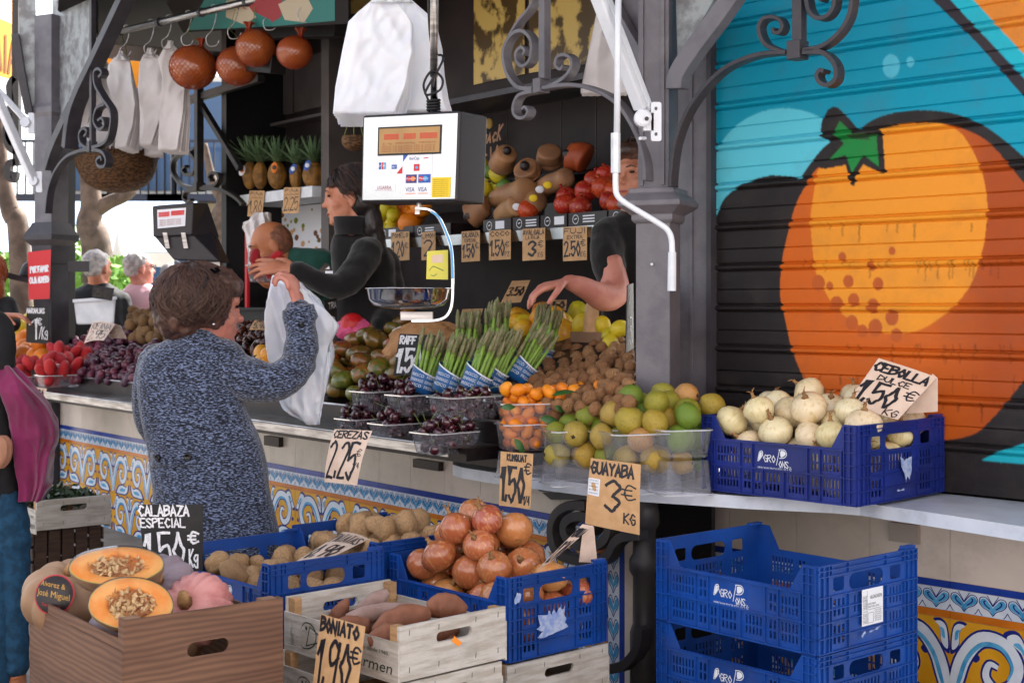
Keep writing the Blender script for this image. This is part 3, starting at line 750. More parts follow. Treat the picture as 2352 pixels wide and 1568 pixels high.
setc(m_ & in_poly(X_, Y_, smooth2([(1886, 380), (1870, 443), (1862, 503), (1866, 564), (1874, 626), (1894, 667), (1916, 702), (1953, 735), (2000, 756), (2050, 767), (2114, 757), (2174, 719), (2212, 680), (2237, 638), (2257, 574), (2265, 523), (2267, 455), (2251, 383), (2214, 314), (2170, 286), (2100, 275), (1980, 290)])), '#e39126')
for cx, cy, r in ((1935, 590, 9), (2049, 576, 8), (1906, 657, 8), (1949, 646, 12), (2017, 652, 12), (1880, 650, 15), (1961, 689, 13), (1922, 698, 15), (2005, 703, 14), (2049, 729, 15), (2011, 752, 16), (1957, 741, 14), (1981, 760, 12), (2059, 770, 13), (2003, 611, 9)):
    setc(ellm(cx, cy, r, r*1.25) & m_, '#b5561f')
lf = [(1884, 312), (1888, 278), (1902, 252), (1914, 245), (1926, 248), (1950, 272), (1976, 302), (2018, 296), (2027, 300), (2034, 400), (2020, 396), (1983, 378), (1972, 395), (1962, 428), (1954, 424), (1943, 379), (1896, 388), (1880, 386), (1910, 328)]
setc(in_poly(X_, Y_, lf), dark)
setc(in_poly(X_, Y_, [(1929, 278), (1965, 312), (2013, 310), (2019, 383), (1983, 356), (1957, 397), (1943, 356), (1904, 368), (1939, 330), (1914, 306)]), '#14803a')
setc(in_poly(X_, Y_, [(1946, 310), (1990, 306), (1998, 322), (1950, 318)]), '#2c4a2c')
setc(ellm(2047, 152, 20, 27) | ellm(2091, 143, 9, 12), '#4fb4cf')
setc(in_poly(X_, Y_, [(2255, 1056), (2290, 1038), (2352, 1018), (2480, 1000), (2480, 1070), (2352, 1064), (2300, 1062)]), '#16a3b5')
rs = np.random.RandomState(4)
# paint drips and scuffs that run down from the seams
for k in range(90):
    cx = rs.uniform(2090, 2330) if k < 45 else rs.uniform(1840, 2330); cy = rs.choice([512, 595, 600, 860, 925, 790]); L_ = rs.uniform(6, 48); wd = rs.uniform(1.0, 2.4)
    mm_ = (abs(X_-cx-np.sin(Y_*.3+k)*.8) < wd) & (Y_ > cy) & (Y_ < cy+L_) & m_
    pat[mm_] = pat[mm_]*.62
for _ in range(1):
    q_ = pat.copy(); q_[1:] += pat[:-1]; q_[:-1] += pat[1:]; q_[:, 1:] += pat[:, :-1]; q_[:, :-1] += pat[:, 1:]
    q_[1:-1, 1:-1] /= 5; q_[0] = pat[0]; q_[-1] = pat[-1]; q_[:, 0] = pat[:, 0]; q_[:, -1] = pat[:, -1]; pat = q_
vs = np.stack([B.p0.x+B.u.x*T-B.n.x*oo[:, None], B.p0.y+B.u.y*T-B.n.y*oo[:, None], Z], -1).reshape(-1, 3)
idx = np.arange(nx*ny).reshape(ny, nx)
fc = np.stack([idx[:-1, :-1], idx[1:, :-1], idx[1:, 1:], idx[:-1, 1:]], -1).reshape(-1, 4)
me = bpy.data.meshes.new('roller_shutter'); me.from_pydata(vs.tolist(), [], fc.tolist())
ca = me.color_attributes.new('paint', 'FLOAT_COLOR', 'POINT')
ca.data.foreach_set('color', np.concatenate([pat.reshape(-1, 3), np.ones((nx*ny, 1))], 1).ravel().astype(np.float32))
me.polygons.foreach_set('use_smooth', [True]*len(me.polygons))
mat('mural', '#ffffff', .5, spec=.3, attr='paint', dirt=.28, bump=.35, bs=35)
me.materials.append(MATS['mural']); me.update(); so = link('roller_shutter', me, K)
q = MB(); q.box(B.at(ts0, .03, 0), B.u*(ts1-ts0), B.n*.03, AZ*3.0); q.build('shutter_backing', 'interior_void', K)
q = MB(); q.box(B.at(ts0-.16, -.03, 0), B.u*.155, B.n*.09, AZ*3.3); q.box(B.at(ts0-.12, .065, 0), B.u*.06, B.n*2.2, AZ*3.3); q.build('end_wall', 'iron_paint', K)
# ---------------- tiled counter walls ----------------
def ribbon(mb, pts, wd, mapf, lift, mi=0, k=5):
    ps = catmull(pts, k); m = len(ps); L = []; Rr = []
    for i in range(m):
        p0, p1 = ps[max(i-1, 0)], ps[min(i+1, m-1)]; d = (p1-p0); d = d.normalized() if d.length > 1e-9 else V((1, 0, 0))
        t = i/(m-1)*(len(wd)-1) if isinstance(wd, (list, tuple)) else 0
        w_ = (wd[int(min(t, len(wd)-1.001))]*(1-(t-int(min(t, len(wd)-1.001))))+wd[min(int(min(t, len(wd)-1.001))+1, len(wd)-1)]*(t-int(min(t, len(wd)-1.001)))) if isinstance(wd, (list, tuple)) else wd
        L.append(mapf(ps[i].x-d.y*w_/2, ps[i].y+d.x*w_/2, lift)); Rr.append(mapf(ps[i].x+d.y*w_/2, ps[i].y-d.x*w_/2, lift))
    mb.add(L+Rr, [(i, i+1, m+i+1, m+i) for i in range(m-1)], mi)
def fill(mb, pts, mapf, lift, mi=0, k=4, sm=True):
    ps = [(p.x, p.y) for p in catmull(pts, k, closed=True)] if sm else pts
    tr_ = tessellate_polygon([[V((a, b, 0)) for a, b in ps]]); mb.add([mapf(a, b, lift) for a, b in ps], tr_, mi)
def tiled(pl, off, ta, tb, zs, tw, name, ornament=True, first=0):
    """zs = top of white, blue top, blue bottom, hearts bottom, orange bottom, floor"""
    t_ = None
    back = MB(); back.box(pl.at(ta, off, zs[5]), pl.u*(tb-ta), pl.n*.06, AZ*(zs[0]-zs[5])); root = back.build(name, 'grout', K)
    W = MB(); Bl = MB(); Pl = MB(); Or = MB(); Ye = MB(); Nv = MB(); Sk = MB(); P2 = MB(); gp = .0016
    def tl(mb, t0, t1, z0, z1): mb.box(pl.at(t0+gp/2, off-.004, z0+gp/2), pl.u*(t1-t0-gp), pl.n*.0035, AZ*(z1-z0-gp))
    n = int((tb-ta)/tw)+1
    mp = lambda x, y, d: pl.at(x, off-.004-d, y)
    for i in range(n):
        a = ta+i*tw+first; b = min(a+tw, tb)
        if b-a < .02: continue
        z = zs[1]
        while z < zs[0]-.03:
            z2 = min(z+tw*1.25, zs[0]); tl(W, a, b, z, z2); z = z2
        tl(Bl, a, b, zs[2], zs[1]); tl(Pl, a, b, zs[3], zs[2]); tl(Or, a, b, zs[4], zs[3])
        z = zs[4]; r_ = 0
        while z > zs[5]+.02:
            z2 = max(z-tw, zs[5]); tl(Ye, a, b, z2, z)
            if ornament and b-a > tw*.9:
                s_ = 1 if (i+r_) % 2 == 0 else -1; cx = (a+b)/2
                def g(x, y, d, cx=cx, z0=z-tw, s_=s_): return mp(cx+s_*(x-.5)*tw*.99, max(zs[5], z0+y*tw), d)
                sp = [(.0, .06), (.06, .3), (.16, .6), (.36, .83), (.62, .82), (.78, .62), (.72, .4), (.54, .32), (.42, .44), (.46, .58), (.56, .56)]
                ribbon(Nv, sp, [.16, .22, .21, .19, .17, .15, .12, .09], g, .0004); ribbon(P2, sp, [.11, .17, .16, .14, .12, .1, .07, .045], g, .0008)
                ribbon(Sk, [(.03, .1), (.1, .33), (.2, .6), (.38, .78), (.6, .77), (.72, .6), (.67, .44)], [.02, .05, .05, .05, .04, .02], g, .0012)
                for pp in ([(.14, .02), (.3, .2), (.55, .26), (.85, .22), (.98, .3), (.95, .12), (.8, .02), (.5, -.0), (.3, 0)], [(.62, .9), (.68, .98), (.8, .97), (.9, .8), (1.0, .62), (.9, .6), (.82, .75)], [(.0, .62), (.1, .7), (.12, .9), (.2, .97), (.1, .99), (.02, .9)]):
                    c0 = (sum(p[0] for p in pp)/len(pp), sum(p[1] for p in pp)/len(pp)); e = lambda f_: [(c0[0]+(p[0]-c0[0])*f_, c0[1]+(p[1]-c0[1])*f_) for p in pp]
                    fill(Nv, e(1.0), g, .0005); fill(P2, e(.78), g, .0009); fill(Sk, [(x*.5+c0[0]*.5, y*.4+c0[1]*.6) for x, y in e(.8)], g, .0013)
                for (x, y, r) in ((.3, .62, .05), (.9, .42, .04), (.08, .45, .03)):
                    fill(Nv, [(x+r*math.cos(q_), y+r*math.sin(q_)) for q_ in (0, 1.2, 2.4, 3.6, 4.8)], g, .0006)
            z = z2; r_ += 1
        hz = zs[2]-zs[3]; hw = tw/3
        if b-a > tw*.9:
            for k in range(3):
                c = a+(k+.5)*hw
                def h(x, y, d, c=c): return mp(c+x*hw, zs[3]+y*hz, d)
                for s_ in (-1, 1):
                    fill(Sk, [(0, .1), (s_*.1, .3), (s_*.3, .42), (s_*.44, .6), (s_*.38, .78), (s_*.25, .78), (s_*.13, .62), (0, .42)], h, .0004)
                    ribbon(Nv, [(s_*.1, .38), (s_*.27, .55), (s_*.3, .68), (s_*.24, .7)], .05, lambda x, y, d, c=c: mp(c+x*hw, zs[3]+y*hz, d), .0009)
                    ribbon(Nv, [(0, .08), (s_*.13, .28), (s_*.33, .4), (s_*.46, .6), (s_*.42, .82), (s_*.22, .84), (0, .5)], .035, h, .0007)
                    ribbon(Nv, [(s_*.5, .3), (s_*.42, .12), (s_*.36, .04)], .03, h, .0006); ribbon(Nv, [(0, .55), (s_*.12, .8), (s_*.2, .96)], .03, h, .0008)
    for nm, mb, m in (('white_tiles', W, 'tile_white'), ('blue_band', Bl, 'tile_blue'), ('leaf_border', Pl, 'tile_pale'), ('orange_band', Or, 'tile_orange'), ('yellow_tiles', Ye, 'tile_yellow'),
                      ('navy_outline', Nv, 'tile_navy'), ('sky_blue_strokes', Sk, 'tile_sky'), ('pale_scrolls', P2, 'tile_pale')):
        if mb.v: mb.build(nm, m, root)
    return root
OT = .45
YA = A.Y(1013, OT); za = lambda py: H-(py-HY)/F*YA
ta, tb = A.t(1392, OT), A.t(128, OT)
tiled(A, OT, ta, tb, [H-.60, za(1133), za(1147), za(1182), za(1193), 0], .25, 'tiled_wall')
q = MB(); t_ = A.t(1392, OT)
for px0, px1, m, o in ((1392, 1398, 'tile_orange', .0), (1398, 1424, 'tile_pale', 0), (1424, 1436, 'tile_blue', 0), (1436, 1462, 'tile_white', 0)):
    q = MB(); ta_, tb_ = A.t(px1, OT), A.t(px0, OT); q.box(A.at(ta_, OT-.004, 0), A.u*(tb_-ta_-.0015), A.n*.02, AZ*(za(1193) if px1 < 1436 else H-.6)); q.build('border_tiles', m, K)
q = MB(); ta_, tb_ = A.t(1424, OT), A.t(1398, OT); wv = tb_-ta_
N2 = MB()
for k in range(9):
    z0 = k*.085
    def h(x, y, d, z0=z0): return A.at(ta_+wv*(.5+x), OT-.004-d, z0+y*.085)
    for s_ in (-1, 1):
        fill(q, [(0, .1), (s_*.1, .3), (s_*.3, .42), (s_*.44, .6), (s_*.38, .8), (s_*.2, .78), (0, .42)], h, .0004)
        ribbon(N2, [(0, .02), (s_*.2, .28), (s_*.4, .45), (s_*.44, .75), (s_*.2, .92), (0, .6)], .05, h, .0008)
q.build('border_leaves', 'tile_sky', K); N2.build('border_outline', 'tile_navy', K)
bz = [H-.66, H-.909, H-.933, H-1.007, H-1.032, 0]
tiled(B, -.005, B.t(2352)-.45, B.t(1535), bz, .30, 'tiled_wall', first=.1)
q = MB(); q.box(A.at(A.t(1475, OT), OT+.05, 0), A.u*(A.t(100, OT)-A.t(1475, OT)), A.n*.3, AZ*(H-.6)); q.build('counter_core', 'interior_void', K)
# small projecting blocks under the shelves
for pl, off, x0, x1, y0, y1 in ((A, OT-.03, 948, 1007, 1053, 1082), (A, OT-.03, 606, 640, 1000, 1027), (B, -.03, 2041, 2107, 1198, 1250)):
    q = MB(); tl, br = pl.px(x0, y0, off), pl.px(x1, y1, off); w_ = pl.t(x0, off)-pl.t(x1, off)
    q.box(pl.at(pl.t(x1, off), off, br.z), pl.u*w_, pl.n*.03, AZ*(tl.z-br.z)); q.build('support_block', 'wood_dark' if pl is A else 'grout', K)
# marble shelf
ZS = H-.625
def onz(px, py, z): Y = (H-z)*F/(py-HY); return pt(px, py, Y)
fr = [(1040, 1066), (1060, 1073), (1130, 1084), (1226, 1096), (1350, 1111), (1478, 1124), (1606, 1132), (1712, 1139), (1912, 1148), (1975, 1153), (2029, 1161), (2100, 1171), (2200, 1186), (2351, 1209), (2480, 1230), (2640, 1256)]
pf = [onz(a, b, ZS) for a, b in fr]
pk = [B.at(ts0-.12, .02, 0), B.at(B.t(1600), .02, 0), A.at(A.t(1440, .7), .7, 0), A.at(A.t(1040, .7), .7, 0)]
poly = [(p.x, p.y) for p in pf]+[(p.x, p.y) for p in pk]
q = MB(); q.plate(poly, (0, 0, ZS-.042), (1, 0, 0), (0, 1, 0), .042); bevel(q.build('marble_shelf', 'marble', K), .006, 3)
# dark cast iron post and scroll under the marble
q = MB(); pp = pt(1480, HY, 4.8); q.lathe([(.05, 0), (.05, .25), (.04, .28), (.04, .44), (.052, .46), (.052, .5), (.04, .52), (.04, .6), (.052, .62), (.052, .66), (.045, ZS-.045)], 12, o=(pp.x, pp.y, 0)); q.build('iron_post', 'iron_far', K, smooth=True)
q = MB(); q.box(pt(1532, HY, 4.98)-AZ*H, V((-.09, .1, 0)), V((.03, .06, 0)), AZ*(ZS-.045)); q.build('pier', 'iron_far', K)
IR = Plane((pt(1478, HY, 4.72).x, 4.72), math.radians(38.3))
for s_ in ([(1352, 1160), (1312, 1161), (1283, 1182), (1273, 1218), (1280, 1255), (1300, 1276), (1340, 1286), (1385, 1286), (1408, 1268), (1420, 1245), (1440, 1232), (1478, 1228)],
           [(1408, 1200), (1400, 1235), (1372, 1252), (1335, 1250), (1308, 1230), (1305, 1203), (1325, 1186), (1353, 1186), (1370, 1200), (1364, 1218), (1346, 1220)],
           [(1478, 1440), (1470, 1490), (1440, 1525), (1400, 1535)]):
    sweep(IR, 0, s_, .05, .034, 'iron_scroll', 'iron_far')
q = MB(); q.hexa([IR.px(1240, 1128, .1), IR.px(1330, 1128, .1), IR.px(1330, 1128, -.02), IR.px(1240, 1128, -.02), IR.px(1225, 1116, .1), IR.px(1330, 1116, .1), IR.px(1330, 1116, -.02), IR.px(1225, 1116, -.02)])
q.hexa([IR.px(1265, 1147, .1), IR.px(1352, 1147, .1), IR.px(1352, 1147, -.02), IR.px(1265, 1147, -.02), IR.px(1244, 1130, .1), IR.px(1352, 1130, .1), IR.px(1352, 1130, -.02), IR.px(1244, 1130, -.02)]); q.build('iron_bracket', 'iron_far', K)
# steel counter: lower tray, upright panel, sloping display, back
ZT = H-.51; tR = A.t(1030, 0); tL = A.t(20, 0)
q = MB(); q.box(A.at(tR, 0, ZT-.004), A.u*(tL-tR), A.n*.3, AZ*.004)
q.box(A.at(tR, -.003, ZT-.034), A.u*(tL-tR), A.n*.003, AZ*.036)
q.tube([A.at(tR, -.001, ZT+.003), A.at(tL, -.001, ZT+.003)], .0045, 8); q.build('steel_tray', 'steel', K)
q = MB(); tE = A.t(1150, .23); q.box(A.at(tE-.03, .05, ZT-.05), A.u*(tR-tE+.028), A.n*.2, AZ*.046); q.build('steel_tray_end', 'dark_steel', K)
tE2 = A.t(1458, .3)
q = MB(); q.box(A.at(tR-.05, .21, ZT), A.u*(tL-tR+.05), A.n*.008, AZ*.085); q.build('upright_panel', 'dark_steel', K)
def zb(off): return H-.43+.42*max(0, off-.22)
tM = A.t(1150, .22)
def zw(off): return H-.4+.27*max(0, off-.3)
def slope_box(ta_, tb_, o0, nm, zf=zb):
    q = MB(); te = max(ta_, A.t(1470, .98)) if o0 > .3 else ta_
    q.hexa([A.at(ta_, o0, H-.6), A.at(tb_, o0, H-.6), A.at(tb_, .98, H-.6), A.at(te, .98, H-.6), A.at(ta_, o0, zf(o0)-.02), A.at(tb_, o0, zf(o0)-.02), A.at(tb_, .98, zf(.98)-.02), A.at(te, .98, zf(.98)-.02)]); q.build(nm, 'dark_steel', K)
slope_box(tM, tL, .22, 'display_slope'); slope_box(A.t(1462, .5), tM-.002, .5, 'display_slope', zw)
q = MB(); q.tube([A.at(tR-.05, .205, H-.425), A.at(tL, .205, H-.425)], .006, 8); q.build('display_rim', 'steel', K)
# ---------------- materials ----------------
mat('crate_blue', '#0d469a', .42, col2='#0a3a84', ns=5, bump=.25, bs=120, dirt=.3, rnd=.15); mat('crate_indigo', '#192c80', .4, col2='#14246c', ns=5, bump=.15, bs=200, dirt=.18)
mat('white_wood', '#bdb6ae', .65, col2='#a69d92', ns=9, stretch=(1, 1, 8), bump=.3, bs=60, dirt=.3, rnd=.06); mat('raw_wood', '#b58d63', .7, col2='#a07a53', ns=10, stretch=(1, 1, 6), bump=.3, bs=60, dirt=.2)
mat('brown_wood', '#4a3428', .75, col2='#38271e', ns=8, stretch=(1, 1, 10), bump=.4, bs=50, dirt=.4)
mat('woodgrain_card', '#7d5a45', .7, wav=('Z', 17, 7, '#40291f', .5), col2='#6a4a38', ns=9, stretch=(.2, .2, 1.2), bump=.1)
mat('card_plain', '#8a6a52', .75, col2='#7d5f49', ns=8); mat('card_cut', '#b98f63', .8); mat('hole_black', '#0f0d0d', .9)
mat('torn_paper', '#a9b4cf', .7, col2='#7f93c4', ns=60); mat('print_green', '#23352c', .6); mat('sticker_orange', '#f08a1d', .5)
# ---------------- crates ----------------
def frame(a): return V((math.cos(a), math.sin(a), 0)), V((-math.sin(a), math.cos(a), 0))
def crate_parts(m, logo=True):
    W, L, Hh = .4, .6, .25; P_ = {}
    def side(x0, sgn):
        q = MB(); o = (x0, 0, 0) if sgn < 0 else (x0-.003, 0, 0)
        outl = [(0, 0), (L, 0), (L, Hh), (L-.05, Hh), (L-.092, .176), (.092, .176), (.05, Hh), (0, Hh)]
        holes = []
        groups = [(.062, .125), (.138, .168), (.4, .432), (.45, .54)]
        low = [(.062, .125), (.138, .168), (.19, .255), (.285, .345), (.36, .388), (.4, .432), (.45, .54)]
        for gs, zs_ in ((groups, ((.102, .122), (.128, .152))), (low, ((.022, .043), (.05, .076)))):
            for a_, b_ in gs:
                n = max(2, int((b_-a_)/.0125)); d = (b_-a_)/n
                for i in range(n):
                    for z0, z1 in zs_: holes.append([(a_+i*d+.003, z0), (a_+(i+1)*d-.003, z0), (a_+(i+1)*d-.003, z1), (a_+i*d+.003, z1)])
        q.plate(outl, o, (0, 1, 0), (0, 0, 1), .003, holes)
        e = x0 if sgn > 0 else x0
        x1, x2 = (x0-.007, x0) if sgn < 0 else (x0, x0+.007)
        for z in (.003, .088, .17): q.bx(x1, x2, .045, L-.045, z-.002, z+.003)
        for y in (.052, .131, .178, .392, .441, .546): q.bx(x1+.001*(sgn < 0), x2-.001*(sgn > 0), y-.0015, y+.0015, .005, .168)
        for y in (.268, .35): q.bx(x1+.001*(sgn < 0), x2-.001*(sgn > 0), y-.0015, y+.0015, .005, .086)
        for z in (.006, .045, .085, .125, .165, .2, .225, .246):
            q.bx(x1, x2, .0, .044, z-.0015, z+.0015); q.bx(x1, x2, L-.044, L, z-.0015, z+.0015)
        for y in (.0015, .022, .043, L-.043, L-.022, L-.0015): q.bx(x1+.001*(sgn < 0), x2-.001*(sgn > 0), y-.0015, y+.0015, .002, .248)
        # sloping rim of the dip
        return q
    P_['side_panel'] = [side(0, -1).mesh('side_panel', m), side(W, 1).mesh('side_panel', m)]
    def end(y0, sgn):
        q = MB(); o = (0, .003, 0) if sgn < 0 else (0, L, 0)
        rr = lambda a, b, c, d, r: roundrect(a, b, c, d, r, 3)
        holes = [rr(.125, .165, .262, .212, .02), rr(.062, .17, .105, .21, .006), rr(.29, .17, .335, .21, .006)]
        for a_, b_ in ((.06, .11), (.14, .25), (.285, .34)):
            n = int((b_-a_)/.0135); d = (b_-a_)/n
            for i in range(n):
                for z0, z1 in ((.022, .043), (.05, .074), (.1, .12), (.126, .148)):
                    if a_ == .14 and z0 > .01 and z0 < .08: continue
                    holes.append([(a_+i*d+.0035, z0), (a_+(i+1)*d-.0035, z0), (a_+(i+1)*d-.0035, z1), (a_+i*d+.0035, z1)])
        q.plate([(0, 0), (W, 0), (W, Hh), (0, Hh)], o, (1, 0, 0), (0, 0, 1), .003, holes)
        y1, y2 = (-.008, 0) if sgn < 0 else (L, L+.008)
        for z in (.003, .045, .087, .123, .16, .218, .234, .248):
            q.bx(.0, W, y1, y2, z-.0015, z+.0015)
        for x in (.0015, .02, .04, .052, .118, .27, .345, .36, .38, W-.0015): q.bx(x-.0015, x+.0015, y1+.001*(sgn < 0), y2-.001*(sgn > 0), .004, .16)
        for x in (.0015, .02, .04, .052, .118, .27, .345, .36, .38, W-.0015): q.bx(x-.0015, x+.0015, y1+.0012*(sgn < 0), y2-.0012*(sgn > 0), .2195, .2465)
        for x in (.0015, .02, .04, .36, .38, W-.0015): q.bx(x-.0014, x+.0014, y1+.0014*(sgn < 0), y2-.0014*(sgn > 0), .1615, .217)
        q.bx(W-.045, W, y1*0+ (0 if sgn < 0 else L-.02), (.02 if sgn < 0 else L), .2502, .258)
        return q
    P_['end_panel'] = [end(0, -1).mesh('end_panel', m), end(L, 1).mesh('end_panel', m)]
    q = MB(); q.plate([(.003, .003), (W-.003, .003), (W-.003, L-.003), (.003, L-.003)], (0, 0, .004), (1, 0, 0), (0, 1, 0), .003, [[(x, y), (x+.02, y), (x+.02, y+.04), (x, y+.04)] for x in [.03+.035*i for i in range(10)] for y in [.04+.06*j for j in range(9)]])
    P_['base'] = [q.mesh('base', m)]
    if logo:
        q = MB(); f = lambda u, v, d: V((-.0012-d, .372-u, .093+v))
        ribbon(q, [(.0, .02), (.006, .048), (.016, .054), (.02, .046), (.012, .03), (.002, .02)], .0022, f, .0005); fill(q, [(.003, .024), (.007, .046), (.015, .05), (.014, .036)], f, .0003)
        write(q, 'GRO', .024, .02, .045, .022, .0026, f, lift=.0006, jit=0, gap=.22); ribbon(q, [(.017, .05), (.024, .03)], .002, f, .0008)
        ribbon(q, [(.074, .012), (.086, .062)], .0024, f, .0006); ribbon(q, [(.083, .062), (.105, .063), (.114, .05), (.105, .038), (.086, .035)], .0024, f, .0009); fill(q, [(.09, .058), (.104, .059), (.11, .05), (.1, .041), (.09, .04)], f, .0003)
        write(q, 'ONS', .084, .006, .036, .02, .0026, f, lift=.0006, jit=0, gap=.22)
        ftext(q, 'SL', f, .124, .004, .007); ftext(q, 'MERCAVALENCIA PTO. 52 Y 54', f, .0, -.004, .0075, w=.132)
        P_['printed_logo'] = [q.mesh('printed_logo', 'white_paper')]
    return P_
CP = {m: crate_parts(m) for m in ('crate_blue', 'crate_indigo')}
def solveW(N, d, px):   # distance along d from N to reach image column px
    r = (px-CX)/F; return (r*N.y-N.x)/(d.x-r*d.y)
def blue_crate(label, pxN, Y, a, ztop, pxL=None, pxR=None, m='crate_blue', logo=True, group='blue plastic crates'):
    N = pt(pxN, HY, Y); r_, l_ = frame(a)
    sy = solveW(N, l_, pxL)/.6 if pxL else 1; sx = solveW(N, r_, pxR)/.4 if pxR else 1
    N.z = ztop-.25
    t = thing('plastic_crate', label, 'crate', N, group, rot=(0, 0, a)); t.scale = (sx, sy, 1)
    for nm, ms in CP[m].items():
        if nm == 'printed_logo' and not logo: continue
        for me in ms: link(nm, me, t, rel=True)
    t['_s'] = (sx, sy)
    return t
def loc(t, x, y, z): return V(t.location)+Matrix.Rotation(t.rotation_euler.z, 3, 'Z') @ V((x*t.scale.x, y*t.scale.y, z))
ad = math.radians
cS = blue_crate('indigo blue crate of white onions standing on the marble shelf', 1968, 4.26, ad(44), H-(977-HY)/F*4.26, 1615, 2165, 'crate_indigo')
cR = blue_crate('empty blue crate on top of the stack below the painted shutter', 1876, 3.89, ad(40.5), H-(1301-HY)/F*3.89, 1511, 2103)
cR2 = blue_crate('lower blue crate under the empty one at the right', 1876, 3.892, ad(40.5), cR.location.z-.002, 1511, 2103)
cO = blue_crate('blue crate heaped with brown onions on a white wooden crate', 1165, 4.08, ad(42), H-(1327-HY)/F*4.08, 898, 1391, logo=True)
cP = blue_crate('blue crate half full of potatoes behind the pumpkin box', 620, 4.11, ad(42), H-(1297-HY)/F*4.11, 430, 878)
r_, l_ = frame(ad(42)); n2 = V(cP.location)+r_*(.4*cP.scale.x+.055)+l_*.1
p2 = blue_crate('blue crate of potatoes with the PATATAS price leaning in it', CX+n2.x/n2.y*F, n2.y, ad(42), cP.location.z+.25, None, None); p2.scale = (cP.scale.x*.97, cP.scale.y, 1)
cP1b = blue_crate('lower blue crate supporting the left potato crate', 620, 4.112, ad(42), cP.location.z-.002, 430, 878); cP1b.location = cP.location-AZ*.252; cP1b.scale = cP.scale
cP2b = copy_tree(p2, loc=p2.location-AZ*.252, label='lower blue crate supporting the right potato crate')
def pallet(label, t, h, W=.4, L=.6):
    o = thing('wooden_pallet', label, 'pallet', (t.location.x, t.location.y, 0), 'pallets under the crate stacks', rot=t.rotation_euler); sx, sy = t.scale.x, t.scale.y
    for i in range(5):
        q = MB(); q.bx(.0, W*sx, .01+i*L*sy/5, .01+(i+.8)*L*sy/5, h-.025, h-.003); q.build('board', 'brown_wood', o, rel=True)
    for i in range(3):
        q = MB(); q.bx(.02+i*(W*sx-.1)/2, .09+i*(W*sx-.1)/2, .01, L*sy-.01, 0, h-.027); q.build('runner', 'brown_wood', o, rel=True)
pallet('low wooden pallet under the right crate stack', cR, cR2.location.z); pallet('low wooden pallet under the left potato crates', cP, cP1b.location.z); pallet('low wooden pallet under the right potato crates', p2, cP2b.location.z)
# sticker on the empty crate and torn label remains
st = MB(); fS = lambda u, v, d: V((.165+u*.085, -.0085-d, .055+v*.105))
sheet(st, lambda u, v, d: fS(u, v, d+.0003), .0002, 2, 2); so_ = st.build('paper_label', 'white_paper', cR, rel=True)
st = MB(); gS = lambda x, y, d: V((.165+x, -.0092-d, .055+y))
ftext(st, 'ALCACHOFA', gS, .032, .075, .011, w=.048); ftext(st, 'LOTE: 06103', gS, .022, .058, .006, w=.032); ftext(st, 'ORIGEN: MURCIA - ESPAÑA', gS, .022, .05, .005, w=.046)
for y in (.042, .036, .03, .024, .018, .012): ftext(st, 'ETIQUETA COMUNIDAD', gS, .05, y-.004, .0035, w=.028)
for i in range(4): ftext(st, 'FRUTAS Y VERDURAS', lambda x, y, d, i=i: gS(.004+i*.004+y, .006+x, d), 0, 0, .0028, w=.08)
for a_, b_ in (((.02, .004), (.02, .1)), ((.024, .045), (.08, .045)), ((.024, .006), (.045, .006)), ((.024, .006), (.024, .035)), ((.045, .006), (.045, .035)), ((.024, .035), (.045, .035))):
    ribbon(st, [a_, b_], .0009, gS, .0004, k=1)
st.build('label_print', 'ink', so_, rel=True) if False else link('label_print', st.mesh('label_print', 'ink'), so_, rel=True)
def torn(t, pts, fmap, name='torn_label'):
    rq = random.Random(len(pts)); pts = [(a+(c_-a)*k/3+rq.uniform(-.0018, .0018), b+(d_-b)*k/3+rq.uniform(-.0018, .0018)) for (a, b), (c_, d_) in zip(pts, pts[1:]+pts[:1]) for k in range(3)]; q = MB(); fill(q, pts, fmap, .0004, sm=False); q.build(name, 'torn_paper', t, rel=True)
mS = lambda x, y, d: V((x, -.0095-d, y))
torn(cR, [(.16, .03), (.175, .04), (.18, .035), (.165, .024)], mS); torn(cR, [(.19, .034), (.2, .038), (.225, .036), (.24, .045), (.225, .043), (.2, .033)], mS)
torn(cO, [(.11, .125), (.15, .12), (.155, .135), (.165, .12), (.175, .138), (.185, .12), (.2, .14), (.21, .128), (.222, .138), (.215, .115), (.225, .1), (.218, .088), (.235, .072), (.2, .068), (.17, .062), (.13, .055), (.11, .06), (.13, .075), (.105, .085), (.12, .095)], mS)
torn(cO, [(.022, .17), (.04, .175), (.045, .2), (.03, .205), (.02, .19)], mS)
torn(cS, [(.18, .14), (.2, .125), (.215, .13), (.235, .135), (.235, .09), (.225, .06), (.215, .075), (.21, .055), (.2, .085), (.19, .1)], mS)
torn(cS, [(.165, .03), (.172, .036), (.18, .032), (.2, .036), (.2, .03)], mS)
